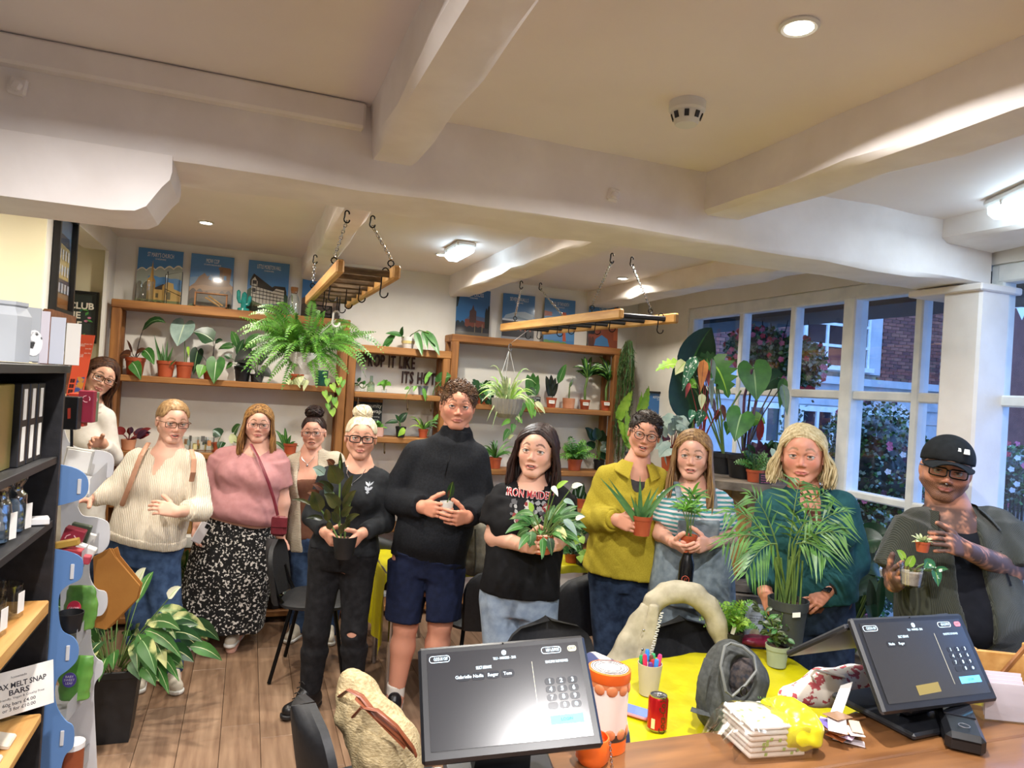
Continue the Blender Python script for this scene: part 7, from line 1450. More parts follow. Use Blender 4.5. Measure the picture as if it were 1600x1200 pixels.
for (x0,y0,x1,y1,w)in ((1412,872,1401,860,11),(1420,882,1428,868,16),(1448,880,1462,888,16),(1462,893,1466,917,16),(1462,891,1482,890,9),(1450,878,1444,890,10)):p.lp(x0,y0,x1,y1,w,SP if x0>1430 else ('lime','pale','stemg'),shape='heart',d0=-.03,d1=-.04,face=(-.3,-1,.1))
# phones, bags
SCRN=mat('phone_screen','2A3550',rough=.08,emit=.8,emitc='8CA4D8')
PHC=mat('pale_phone_case','E6E2E6',rough=.3)
c=at(314,832,t=4.8-.2);t=thing('smartphone','white cased phone held in the hand beside the speckled skirt','phone',c-UPV*.06);R_=rotz(.5)@roty(.5);mb=MB();mb.cbox(c,(.072,.009,.14),.004,rot=R_);part('case',mb,PHC,t);mb=MB();mb.cbox(c+R_@np.array([.015,-.006,.05]),(.028,.004,.028),.002,rot=R_);part('camera_bump',mb,BLACKP,t)
RED=mat('red_leather','6E1F2C','7A2834',30,.45,bump=.15)
c=at(436,822,t=4.62);t=thing('shoulder_bag','dark red leather shoulder bag at the pink tops hip','bag',c-UPV*.06)
mb=MB();mb.cbox(c,(.10,.05,.13),.018,rot=rotz(-.3));part('body',mb,RED,t);mb=MB();mb.cbox(c+np.array([0,-.028,.03]),(.10,.01,.07),.005,rot=rotz(-.3));part('flap',mb,RED,t)
pts=[at(x,y,t=4.8+d)for x,y,d in ((392,694,-.12),(402,712,-.20),(412,735,-.26),(420,755,-.25),(428,780,-.22),(434,805,-.19))];mb=MB();mb.tube(pts,.011,6,flat=.4);part('strap',mb,RED,t)
TANS=mat('tan_strap','B58468','C09278',20,.6)
t=thing('backpack_straps','tan shoulder straps of a small backpack over the cream jumper','bag',at(230,760,t=4.0))
for pts in ([(232,692,-.04),(220,712,-.15),(210,738,-.19),(200,765,-.2),(190,790,-.14)],[(299,703,-.07),(303,718,-.15),(302,738,-.17),(299,752,-.14)]):mb=MB();mb.tube([at(x,y,t=4.15+d)for x,y,d in pts],.014,6,flat=.35);part('strap',mb,TANS if pts[0][0]>250 else [TANS],t)
mb=MB();mb.cbox(at(215,760,t=4.36),(.20,.10,.28),.03);part('pack',mb,BLACKP,t)
BOT=mat('black_bottle','121214',rough=.25)
c=at(1069,925,t=3.45);t=thing('water_bottle','tall black bottle with an orange round emblem in front of the dungarees','bottle',c);d_=nrm(at(1075,862,t=3.45)-c);d0,s0_,u0_=basis(d_);Rb=np.column_stack([s0_,u0_,d0])
mb=MB();mb.lathe([(0,0),(.034,0),(.036,.02),(.036,.14),(.026,.17),(.022,.185),(.024,.19),(.024,.215),(0,.216)],c,24,rot=Rb);part('body',mb,BOT,t)
mb=MB();e=c+d_*.06+nrm(CC-c)*.037;Me=frame(e,np.cross(UPV,CC-c)*1.0,UPV);V=[(math.cos(a)*.017,math.sin(a)*.017,0)for a in np.linspace(0,6.28,25)];mb.tube([Me[:3,:3]@np.array(v)+e for v in V[:-1]],.0014,5,closed=True);mb.tube([Me[:3,:3]@np.array(v)+e for v in ((-.006,-.01,0),(.0,.01,0),(.001,-.008,0),(.008,.009,0))],.0014,5);part('emblem',mb,pcol('C8553A'),t)
# ================================================================ chairs and tables
CHB=mat('charcoal_shell','1B1C1F','232427',60,.6,bump=.1);LEGM=BLACKM;LEGS=CHROME
def rrect_grid(w0,w1,h,n=10,m=12,curve=.05,top=.12):
    'rounded backrest panel points (x across, z up, y bulge)'
    P=[]
    for i in range(n+1):
        v=i/n;w=(w0+(w1-w0)*v)/2
        if v>1-top/h*1.0:q=(v-(1-top/h))/(top/h);w=w*math.sqrt(max(.0,1-q**2.4))*.98+w*.02
        P.append([(w*u,curve*(1-u*u),v*h)for u in np.linspace(-1,1,m+1)])
    return np.array(P)
def chair(label,x,y,rz,legs=True,steel=False,zt=.83,lean=.18):
    t=thing('chair',label,'chair',(x,y,0),rz,'black meeting chairs')
    P=rrect_grid(.38,.44,zt-.47,12,12,.05,.16);P[...,2]+= .46;P[...,1]=.20+P[...,1]*1.0+(P[...,2]-.46)*lean;Q=P+np.array([0,.026,0]);Q[...,0]*= .985
    mb=MB();mb.grid(P[:,::-1]);mb.grid(Q)
    n,m=P.shape[:2];ring=[(0,j)for j in range(m)]+[(i,m-1)for i in range(1,n)]+[(n-1,j)for j in range(m-2,-1,-1)]+[(i,0)for i in range(n-2,0,-1)]
    rp=np.array([[P[a],Q[a]]for a in ring]+[[P[ring[0]],Q[ring[0]]]]);mb.grid(rp);part('backrest',mb,CHB,t,60,world=False)
    S_=[]
    for (r,z)in ((0,.44),(.85,.435),(1,.45),(1.0,.465),(.9,.478),(0,.47)):S_.append([(.225*r*math.copysign(abs(math.cos(a))**.6,math.cos(a)),.215*r*math.copysign(abs(math.sin(a))**.6,math.sin(a)),z)for a in np.linspace(0,2*math.pi,33)[:-1]])
    mb=MB();mb.grid(np.array(S_),closed=True);part('seat',mb,CHB,t,50,world=False)
    for sx in (-1,1):
        mb=MB();mb.tube([(sx*.15,.17,.45),(sx*.17,.215,.52),(sx*.16,.25,.62)],.011,6);part('back_support',mb,LEGM,t,world=False)
        for sy in (-1,1):mb=MB();mb.tube([(sx*.15,sy*.13,.44),(sx*.215,sy*.22,.006)],.012,8);part('leg',mb,LEGS if steel else LEGM,t,world=False)
    return t
def face(dx,dy):return math.atan2(dy,dx)+math.pi/2   # local -y is the sitter's front; back at +y
chair('black chair at the counter with the straw bag on its seat',.52,2.36,math.radians(100))
chair('black chair with rounded back behind the till screen',1.32,2.66,math.radians(-4))
chair('black chair draped with the beige jacket',1.95,2.56,math.radians(-8))
chair('black chair at the rear table behind the mustard shirt',1.86,3.94-.02,math.radians(-172))
chair('black chair at the rear table between the tall man and the band shirt',1.40,4.10,math.radians(-176))
chair('grey black chair turned sideways beside the dark jeans',.49,4.60,math.radians(75))
chair('black chair with steel legs at the end of the rear table',.98,4.98,math.radians(150),steel=True)
chair('black chair under the patterned tote beside the right till',1.80,1.93,math.radians(178),zt=.95)
YEL=mat('yellow_cloth','B8AE00','C4BA06',9,.45,bump=.5,bscale=25,coat=.2)
TTOP=mat('table_top_grey','4A4440','58524C',6,.6)
def table(label,x0,x1,y0,y1,z,clabel,drop,hang_left=.0):
    t=thing('table',label,'table',((x0+x1)/2,(y0+y1)/2,0));mb=MB();mb.cbox(((x0+x1)/2,(y0+y1)/2,z-.02),(x1-x0,y1-y0,.036),.006);part('tabletop',mb,TTOP,t)
    for x in (x0+.06,x1-.06):
        for y in (y0+.06,y1-.06):mb=MB();mb.tube([(x,y,z-.03),(x,y,.004)],.018,10);part('leg',mb,CHROME,t)
    nx,ny=46,30;P=[]
    for j in range(ny+1):
        row=[]
        for i in range(nx+1):
            u=x0-.03-hang_left+(x1-x0+.06+hang_left+drop)*i/nx;v=y0-drop+(y1-y0+2*drop)*j/ny;zz=z+.003+.0028*math.sin(u*23+v*9)*math.sin(v*31)+.0015*math.sin(u*57)
            ex=max(0,x0-.004-u);ey=max(0,y0-.004-v,v-y1-.004);ex2=max(0,u-x1-.004)
            if ex>0:zz -= ex;u=x0-.006-.02*math.sin(v*22)*min(1,ex*4)
            elif ex2>0:zz -= ex2;u=x1+.006+.012*math.sin(v*26)
            if ey>0:zz -= ey;v=(y0-.006-.012*math.sin(u*24)*min(1,ey*6))if v<y0 else (y1+.006+.012*math.sin(u*24))
            row.append((u,v,zz))
        P.append(row)
    mb=MB();mb.grid(np.array(P));cl=part('tablecloth',mb,YEL,None,80);cl['label']=clabel;cl['category']='tablecloth';return t
table('table under the yellow cloth in front of the counter',1.0,2.30,1.70,2.62,.74,'bright yellow plastic cloth on the front table',.04)
table('rear table under a yellow cloth among the chairs',.82,2.2,4.12,4.72,.74,'bright yellow plastic cloth hanging off the rear table end',.05,.42)
# beige jacket over the chair back: implicit draped shape
BEI=FAB('beige_jacket','A79F88','B9B19A',26,.8,.3)
jt=thing('jacket','beige zip jacket draped over a black chair back','jacket',at(1060,1030,t=3.15))
def impl_part(name,prims,m,parent,h=.01,inf=0,fold=.006,fsc=24,cuts=(),subs=(),seed=3):
    V,F=implicit(prims,h,inf,noise=(lambda X,Y,Z:fold*fnoise(X,Y,Z,seed,fsc))if fold else None,cuts=cuts,subs=subs);return link(name,fastmesh(name,V-wloc(parent),F,m),parent)
J_=lambda x,y,d=0:at(x,y,t=3.22+d)
JP=[(1003,1000),(1010,965),(1022,940),(1042,926),(1065,924),(1088,930),(1108,948),(1120,975),(1126,1000)]
impl_part('collar_and_shoulders',[cone(J_(*a,q),J_(*b,q),.034,.034,.05)for a,b in zip(JP[:-1],JP[1:])for q in (-.03,.04)],BEI,jt,.009,fold=.005,fsc=22)
impl_part('sleeve',[loft(J_(1012,945,-.04),J_(965,1068,-.06),np.array([.9,-.35,.2]),[(0,.035,.028),(.35,.06,.04),(.7,.085,.045),(1,.10,.05)],.02)],BEI,jt,.009,fold=.006,fsc=18)
impl_part('front_panel',[loft(J_(1022,945,-.08),J_(1003,1050,-.09),np.array([.9,-.35,0]),[(0,.022,.016),(.5,.036,.018),(1,.042,.02)],.02)],BEI,jt,.008,fold=.004,fsc=25)
mb=MB()
for k in range(22):q=J_(1034-k*.95,958+k*3.6,-.10);mb.box(q,(.016,.004,.004),rot=roty(.4 if k % 2 else -.1))
part('zip_stitching',mb,WHITEP,jt)
mb=MB();mb.ell(J_(1006,985,-.12),(.006,.004,.006));mb.ell(J_(1004,1015,-.12),(.006,.004,.006));part('snap_button',mb,CHROME,jt)
# cream fabric bag behind the band shirt
mb=MB();c=at(742,862,t=4.35);t=thing('canvas_bag','pale canvas bag standing on the rear table behind the band shirt','bag',c-UPV*.08);impl_part('body',[cone(c-UPV*.05,c+UPV*.12,.10,.07,.03)],FAB('canvas','8E8776','A39C8A',40),t);part('zip',MB().tube([c+np.array([-.04,-.1,.16]),c+np.array([-.03,-.11,.0]),c+np.array([-.03,-.11,-.1])],.006,6),mat('zip_grey','5A564C'),t)
# rear table plant
loc=at(893,878,Z=.745);loc[2]=.745;p=Plant('potted_kalanchoe','small kalanchoe with pink buds on the rear yellow cloth',loc,('plastic',.05,.04,.06,TERRA))
for k in range(30):a=random.uniform(0,6.28);q=p.top+np.array([math.cos(a)*.075,math.sin(a)*.06,random.uniform(.0,.07)]);p.leaf(p.top+(q-p.top)*.35,q,.04,('mid' if k % 3 else 'grey','vein'),stem=p.top,shape='ovate')
for (x,y)in ((880,852),(895,856),(888,848)):p.lp(x,y+4,x,y-3,6,('brown','pink'),shape='ovate')
loc=at(912,850,t=4.6);p=Plant('potted_lime_plant','lime green leaves beside the mustard shirt on the rear table',np.array([loc[0],loc[1],.745]),('plastic',.05,.04,.07,BLKPOT));p.t=4.55
for (x0,y0,x1,y1,w)in ((908,845,890,854,9),(905,840,912,850,14),(908,860,914,872,14),(905,868,908,880,12),(900,846,906,838,10)):p.lp(x0,y0,x1,y1,w,('lime','lime'),shape='ovate')
# ================================================================ items on the front table
ZT1=.746
def ontab(x,y,z=ZT1):q=at(x,y,Z=z);return np.array([q[0],q[1],z+.001])
c=ontab(1013,1084);t=thing('pen_pot','beige cup full of coloured felt pens on the yellow cloth','cup',c);BEIG=mat('beige_cup','B5AB92','BDB39A',9,.55)
mb=MB();mb.lathe([(0,0),(.034,0),(.046,.115),(.043,.115),(.032,.006),(0,.006)],c,28);part('cup',mb,BEIG,t)
for i,cl in enumerate(('E0407A','2FA05A','2F80D0','E06A2A','2FA05A','D82F5A','5A3A8A','3A86D8','E0407A','C03030','6A4030')):
    a=i*2*math.pi/9;r=.026 if i<9 else .008;b=c+np.array([math.cos(a)*r*.7,math.sin(a)*r*.7,.02]);e=c+np.array([math.cos(a)*r*1.35,math.sin(a)*r*1.35,.128+.012*(i % 3)]);pn=thing('felt_pen',('%s felt pen in the beige cup, %s in the ring' %(('pink','green','blue','orange','mint','red','purple','sky blue','rose','scarlet','brown')[i],(words_+('eighth','ninth','middle','central'))[i])),'pen',b,group='felt pens in the cup');mb=MB();mb.tube([b,b+(e-b)*.68],.0075,8);part('barrel',mb,WHITEP,pn);mb=MB();mb.tube([b+(e-b)*.68,b+(e-b)*.95,e],[.0085,.0085,.006],8);part('cap',mb,mat('pen_'+cl,cl,rough=.35),pn)
c=ontab(1026,1140);t=thing('drink_can','red cola can with black script on the yellow cloth','can',c);REDC=mat('can_red','B0161C','BC1E22',6,.25,metal=.5)
mb=MB();mb.lathe([(0,.004),(.024,.004),(.026,0),(.033,.009),(.033,.103),(.028,.113)],c,32);part('body',mb,REDC,t);mb=MB();mb.lathe([(.0285,.112),(.0285,.116),(.026,.116),(.025,.112),(0,.112)],c,32);part('lid',mb,CHROME,t);mb=MB();mb.lathe([(.0255,.002),(.0325,.0095),(.0335,.0095),(.0265,0)],c,32);part('bottom_rim',mb,CHROME,t);mb=MB();mb.cbox(c+np.array([.006,-.004,.1145]),(.022,.012,.002),.001);part('tab',mb,CHROME,t)
V,Fc=textmesh('Coca-Cola',.034,'CENTER',.006,.35);mb=MB();a0=math.atan2(-c[1],-c[0])+.55;Vn=[]
for x,y,z in V:zz=.055+x*.82;an=a0-y/.0335;Vn.append((c[0]+.0338*math.cos(an),c[1]+.0338*math.sin(an),c[2]+zz))
mb.add(Vn,Fc);part('script',mb,pcol('181214'),t,None)
mb=MB();a1=a0-.95;mb.box(c+np.array([.0336*math.cos(a1),.0336*math.sin(a1),.03]),(.0012,.013,.032),rot=rotz(a1));part('nutrition_panel',mb,pcol('D8C49A'),t)
c=ontab(985,1113);t=thing('smartphone','phone in a pink case lying on the yellow cloth','phone',c);R_=rotz(-.9);mb=MB();mb.cbox(c+np.array([0,0,.006]),(.15,.075,.012),.005,rot=R_);part('case',mb,mat('pink_case','D87A7A',rough=.4),t);mb=MB();mb.cbox(c+np.array([0,0,.0122]),(.138,.066,.002),.001,rot=R_);part('screen',mb,SCRN,t)
c=ontab(1213,1040);p=Plant('potted_jade_plant','bushy jade plant in a pale green pot on the yellow cloth',c,('plastic',.048,.038,.088,mat('sage_pot','8A947C','96A088',10,.6)))
tips=[(1195,955),(1185,948),(1222,962),(1236,980),(1240,990),(1205,965),(1215,975),(1195,985),(1220,990),(1205,998),(1228,998),(1190,970),(1212,985)]
for (x,y)in tips:
    tp=p.px(x,y,random.uniform(-.05,.03));p.stems([[p.top,p.top+(tp-p.top)*.5+UPV*.015,tp]],.0022)
    for q in range(6):a=random.uniform(0,6.28);e=random.uniform(-.3,.8);b=p.top+(tp-p.top)*random.uniform(.55,1);p.leaf(b,b+np.array([math.cos(a)*math.cos(e),math.sin(a)*math.cos(e),math.sin(e)])*random.uniform(.03,.045),.019,('olive' if q % 3 else 'mid','vein'),shape='obov')
for k in range(9):p.leaf(p.top+np.array([.03,-.02,0]),p.px(1245+k*1.5,1015+k*1.3,-.03),.008,('dark',),shape='strap',sag=.2)
c=ontab(1140,1010);p=Plant('potted_lemon_fern','bright lemon fern behind the grey backpack',c,('plastic',.06,.05,.07,BLKPOT))
for k in range(34):a=random.uniform(0,6.28);e=random.uniform(.1,1.2);l=random.uniform(.10,.18);part('frond',frondmb(p.top,p.top+np.array([math.cos(a)*math.cos(e),math.sin(a)*math.cos(e),math.sin(e)])*l,12,.028,.010,.3,droop=.1),[G['lime' if k % 2 else 'bright'],G['stemg']],p.o,None)
mb=MB();mb.box(p.px(1146,985,-.06),(.02,.002,.035),rot=roty(.3));part('plant_tag',mb,WHITEP,p.o)
c=ontab(1172,1000);c=np.array([c[0],c[1]-.02,ZT1]);t=thing('plant_food_box','white and blue plant food box with an oval label at the table edge','box',c);Rr=rotz(-.5);mb=MB();mb.cbox(c+np.array([0,0,.085]),(.075,.055,.17),.003,rot=Rr);part('carton',mb,pcol('A9B6CC',.6),t)
MF=frame(c+Rr@np.array([-.034,-.0285,.0]),Rr@np.array([1.,0,0]),(0,0,1));mb=MB();text(mb,'pollen',sub(MF,.034,.15),.016,.04);[text(mb,s_,sub(MF,.034,.128-.012*i),.009,.055)for i,s_ in enumerate(('Nourishing','plant food','for all','indoor plants'))];part('lettering',mb,pcol('2A3040'),t,None)
mb=MB();mb.prism([(.034+.024*math.cos(a),.04+.03*math.sin(a))for a in np.linspace(0,6.28,21)[:-1]],.0008,MF);part('oval_label',mb,pcol('B8B49C'),t,None)
c=ontab(1195,1000);mb=MB();V,F=implicit([elli(c+np.array([.0,.02,.055]),(.075,.05,.035),rotz(-.3)@roty(-.3),.01),elli(c+np.array([.03,.02,.075]),(.04,.04,.025),rotz(-.3),.02)],.008,noise=lambda X,Y,Z:.004*fnoise(X,Y,Z,4,60));o=link('blue_packet',fastmesh('blue_packet',V-c,F,mat('blue_foil','1F6FD0','2A7FE0',12,.3)));o.location=tuple(c);tag(o,'shiny blue packet lying behind the jade plant','packet')
c=ontab(1185,1010);V,F=implicit([elli(c+np.array([0,0,.025]),(.10,.05,.024),rotz(-.35),.01)],.008,noise=lambda X,Y,Z:.003*fnoise(X,Y,Z,6,60));o=link('maroon_packet',fastmesh('maroon_packet',V-c,F,mat('maroon_foil','7A1838','8E2448',12,.35)));o.location=tuple(c);tag(o,'maroon packet lying in front of the blue packet','packet')
# grey backpack, unzipped
BPK=FAB('backpack','3A3C3A','4A4C4A',60,.8,.3);c=ontab(1140,1128);c=at(1140,1130,Z=.76);bk=thing('backpack','open dark grey backpack standing on the yellow cloth','bag',(c[0],c[1],ZT1));B0=np.array([c[0],c[1],ZT1]);tb=float((B0-CC)@CF)
Q=lambda x,y,d=0:at(x,y,t=tb+d)
impl_part('body',[cone(Q(1140,1108,.02),Q(1150,1060,.04),.098,.10,.03),cone(Q(1150,1060,.04),Q(1140,1035,.06),.10,.075,.04),cone(Q(1115,1075,.02),Q(1118,1110,.0),.055,.06,.03)],BPK,bk,.009,cuts=[halfspace((0,0,ZT1+.003),(0,0,-1))],subs=[elli(Q(1163,1058,-.05),(.045,.07,.085),rotz(-.3)@roty(.25),.008)],fold=.005)
impl_part('lining',[elli(Q(1158,1058,.02),(.05,.06,.08),rotz(-.3)@roty(.25),.01)],mat('bag_lining','4A403C','1C1E26',60,.9,bump=.6),bk,.009,fold=.008,fsc=60)
mb=MB();pts=[Q(x,y,d)for x,y,d in ((1132,1010,-.02),(1126,1040,-.06),(1134,1080,-.085),(1144,1088,-.085),(1165,1070,-.08),(1182,1048,-.06),(1178,1025,-.04),(1160,1010,-.02),(1142,1005,-.01))];mb.tube(pts,.005,6,closed=True);part('zip',mb,mat('zip_teeth','6A6C68',rough=.4),bk)
for pts in ([(1108,1030,-.02),(1098,1060,-.05),(1094,1095,-.05),(1102,1125,-.05)],[(1080,1108,-.06),(1092,1112,-.07),(1106,1115,-.06)]):mb=MB();mb.tube([Q(*q)for q in pts],.018,6,flat=.3);part('strap',mb,BPK,bk)
mb=MB();mb.tube([Q(1162+5*math.cos(a),1080+7*math.sin(a),-.10)for a in np.linspace(0,6.28,11)[:-1]],.002,5,closed=True);part('zip_pull',mb,BLACKM,bk)
# patterned tote over the chair by the right till
PAT=mat('red_white_print','DCD2C4','A8454A',38,.8,ramp=(.55,.58),detail=3)
c=at(1288,1078,t=2.08);t=thing('patterned_tote','cream tote bag with red print over the chair beside the right till','bag',c-UPV*.04);impl_part('body',[cone(at(1232,1088,t=2.08),at(1290,1074,t=2.09),.028,.05,.02),cone(at(1290,1074,t=2.09),at(1340,1062,t=2.13),.05,.045,.03)],PAT,t,.009,fold=.006)
mb=MB();mb.tube([at(x,y,t=2.06)for x,y in ((1275,1068),(1267,1055),(1275,1047),(1295,1052),(1320,1058))],.008,6,flat=.4);part('handle',mb,mat('tote_handle','D6CCBE',rough=.8),t)
# straw bag on the near chair
STRAW=mat('woven_straw','CDB98F','A8936A',70,.85,bump=1.0,bscale=90,stretch=(1,1,2.2));c=at(585,1130,t=2.32);st=thing('straw_bag','woven straw bag with brown leather handles on the near chair','bag',(c[0],c[1],.48));Q2=lambda x,y,d=0:at(x,y,t=2.32+d)
impl_part('body',[cone(Q2(550,1075,.05),Q2(565,1110,.02),.05,.075,.04),cone(Q2(565,1110,.02),Q2(600,1165,0),.075,.10,.05),cone(Q2(600,1165,0),Q2(615,1205,0),.10,.10,.05),cone(Q2(545,1062,.06),Q2(560,1070,.04),.03,.04,.03)],STRAW,st,.010,fold=.008,fsc=30)
LEAT=mat('brown_leather','7A4028','8E4E32',20,.4)
for pts in ([(531,1088,-.02),(545,1078,-.09),(565,1088,-.11),(590,1120,-.12),(625,1150,-.12),(648,1175,-.10)],[(552,1120,-.1),(565,1105,-.12),(590,1110,-.13),(620,1135,-.13),(645,1168,-.12),(650,1180,-.1)]):mb=MB();mb.tube([Q2(*q)for q in pts],.010,7,flat=.45);part('handle',mb,LEAT,st)
mb=MB();P_=[[Q2(556+i*11,1090+i*11,-.115),Q2(562+i*11,1088+i*11,-.118)]for i in range(8)];mb.tube([q[0]for q in P_],.016,6,flat=.25);part('leather_band',mb,LEAT,st)
# ================================================================ counter in the foreground
CW=mat('counter_wood','5C3A20','845A35',3,.35,bump=.2,stretch=(1,7,7),detail=8,coat=.3,ramp=(.3,.72));CZ=1.05
ct=thing('counter','shop counter with a warm brown wooden top in the foreground','counter',(1.6,1.0,0))
for i,(ya,yb)in enumerate(((1.235,1.44),(1.028,1.232),(.82,1.025),(.6,.817))):mb=MB();mb.cbox((1.62,(ya+yb)/2,CZ-.02),(2.62,yb-ya,.04),.004);part('plank',mb,CW,ct)
mb=MB();mb.cbox((1.62,1.02,.5),(2.5,.74,1.0),.006);part('base_cabinet',mb,mat('counter_front','4A3626','5A432F',4,.7,stretch=(7,7,1)),ct)
SCRB=mat('screen_black','1D1E22',rough=.2,emit=.35,emitc='26282E',spec=.9);UIW=mat('ui_white','D8F0FF',emit=1.0,emitc='C8ECFF');UIB=mat('ui_blue','5AB0E8',emit=1.1,emitc='5AB4F0');UIK=mat('ui_tile','24262B',rough=.2,emit=.3,emitc='2A2D33');UIC=mat('ui_cream','C9C6B0',emit=.6,emitc='B8B6A0');UIP=mat('ui_pink','E88A96',emit=.9,emitc='E88090')
def till(label,cs,ts,exitm,names,stand,glare=None):
    TL,TR,BR,BL=[at(x,y,t=t_)for (x,y),t_ in zip(cs,ts)];o=(TL+TR+BR+BL)/4;ex=nrm((TR-TL)+(BR-BL));ey=(TL-BL)+(TR-BR);ey=nrm(ey-ex*np.dot(ex,ey));ez=np.cross(ex,ey)
    w=(np.linalg.norm(TR-TL)+np.linalg.norm(BR-BL))/2;h=(np.linalg.norm(TL-BL)+np.linalg.norm(TR-BR))/2;M=frame(o,ex,ey);R_=M[:3,:3]
    t=thing('till_terminal',label,'till',(o[0]-ez[0]*.1,o[1]-ez[1]*.1,CZ));mb=MB();mb.cbox(o-ez*.011,(w,h,.020),.006,rot=R_);hd=part('screen_housing',mb,mat('till_plastic','18191C','1E1F23',20,.35),t)
    mb=MB();sw,sh=w*.90,h*.84;M2=sub(M,0,h*.012,-.0006);mb.prism([(-sw/2,-sh/2),(sw/2,-sh/2),(sw/2,sh/2),(-sw/2,sh/2)],.0012,M2);part('display',mb,SCRB,hd,None)
    M3=sub(M2,0,0,.0014);X=lambda u:(u-.5)*sw;Y=lambda v:(v-.5)*sh
    def rr(mb,u,v,ww,hh,ring=False):
        pts=[];
        for sx,sy,a0 in ((1,1,0),(-1,1,90),(-1,-1,180),(1,-1,270)):
            for k in range(4):a=math.radians(a0+k*30);r=min(ww,hh)*.42;pts.append((X(u)+sx*(ww/2-r)+r*math.cos(a),Y(v)+sy*(hh/2-r)+r*math.sin(a)))
        if ring:mb.tube([M3[:3,:3]@np.array([a,b,.0004])+M3[:3,3]for a,b in pts],.0006,4,closed=True)
        else:mb.prism(pts,.0005,M3)
    mb=MB();rr(mb,.08,.93,sw*.13,sh*.07,True);rr(mb,.815,.93,sw*.13,sh*.07,True);rr(mb,.50,.945,sw*.03,sw*.03);rr(mb,.925,.335,.008,.008);part('interface_icons',mb,UIW,hd,None)['kind']='stuff'
    ut=lambda s_,u,v,z,w_=None,b_=0:part('interface_text',text(MB(),s_,sub(M3,X(u),Y(v)),z,w_,bold=b_),UIW,hd,None)
    for q in (('CLOCK IN / OUT',.088,.93,.0095,sw*.09),('HELP & SUPPORT',.825,.93,.0095,sw*.09),('TILL1 - 04/09/2025 - 20:06',.5,.885,.0075,sw*.15),('SELECT USERNAME',.36,.8,.0088,sw*.1),('PLEASE ENTER YOUR PASSWORD',.84,.8,.0075,sw*.15)):ut(*q)
    for i,n_ in enumerate(names):ut(n_,.225+.095*i,.715,.009)
    for i,ch in enumerate('123456789 0'):
        if ch != ' ':ut(ch,.775+.075*(i % 3),.59-.085*(i//3),.012,None,.02)
    for q in [(.225+.095*i,.715,sw*.088,sh*.085)for i in range(len(names))]+[(.775+.075*(i % 3),.59-.085*(i//3),sw*.066,sh*.072)for i in range(12)]:mb=MB();rr(mb,*q);part('key_tile',mb,UIK,hd,None);mb=MB();rr(mb,.955,.93,sw*.06,sh*.065);part('exit_button',mb,exitm,hd,None);[part('button_text',text(MB(),s_,sub(M3,X(u),Y(v),.0006),.008),pcol('2A2C30'),hd,None)for s_,u,v in (('EXIT',.955,.93),('LOGIN',.85,.19))]
    mb=MB();mb.prism([(X(.85)-sw*.105,Y(.19)-sh*.045),(X(.85)+sw*.105,Y(.19)-sh*.045),(X(.85)+sw*.105,Y(.19)+sh*.045),(X(.85)-sw*.105,Y(.19)+sh*.045)],.0005,M3);part('login_button',mb,UIB,hd,None)
    mb=MB();mb.prism([(X(.675),Y(.15)),(X(.677),Y(.15)),(X(.677),Y(.82)),(X(.675),Y(.82))],.0004,M3);part('divider',mb,UIC,hd,None)
    mb=MB();mb.ell(o+ey*h*.475,(.002,.002,.002));part('camera',mb,BLACKM,hd)
    PL=mat('till_stand','1C1E24','24262C',20,.4);fx_=nrm(ex*np.array([1,1,0]));bk_=np.array([-fx_[1],fx_[0],0]);
    if np.dot(bk_,ez)>0:bk_=-bk_
    base=o-ez*.02;base[2]=CZ;cen=o+bk_*.085;Rz=np.column_stack([fx_,bk_,UPV])
    mb=MB();b0=np.array([cen[0],cen[1],CZ+.010])-bk_*.02;mb.cbox(b0,(.23,.25,.018),.006,rot=Rz);part('base_plate',mb,PL,t)
    mb=MB();top=o-ez*.03;pr=[(-.06,0),(.06,0),(.05,np.linalg.norm(top-b0)),(-.05,np.linalg.norm(top-b0))];ax_=nrm(top-b0);mb.prism(pr,.07,frame(b0+bk_*.035,fx_,ax_));part('column',mb,PL,t)
    if stand:
        mb=MB();hn=o+ey*h*.47-ez*.02;nd=nrm(bk_*.75-UPV*.55);mb.cbox(hn+nd*.12+ez*-.01,(w*.95,.24,.016),.005,rot=np.column_stack([fx_,nd,np.cross(fx_,nd)]));part('rear_display',mb,PL,t)
        mb=MB();mb.cbox(o-ey*h*.42-ez*.045+bk_*.02,(.15,.05,.06),.012,rot=Rz);part('printer_head',mb,PL,t);mb=MB();mb.prism([(X(.30),Y(.06)),(X(.52),Y(.08)),(X(.52),Y(.20)),(X(.30),Y(.18))],.0004,M3);part('sticker',mb,pcol('8A7A3A',.4),hd,None)
    return t
till('till touchscreen in the centre foreground with the cream exit button',[(645,1012),(903,993),(955,1163),(668,1195)],(1.46,1.52,1.38,1.33),UIC,('Gabrielle','Nadia','Roger','Tom'),False)
till('till touchscreen on the right with the pink exit button and rear display',[(1323,967),(1494,959),(1570,1092),(1391,1114)],(1.80,1.97,1.88,1.70),UIP,('Nadia','Roger'),True)
def onct(x,y):q=at(x,y,Z=CZ);return np.array([q[0],q[1],CZ+.001])
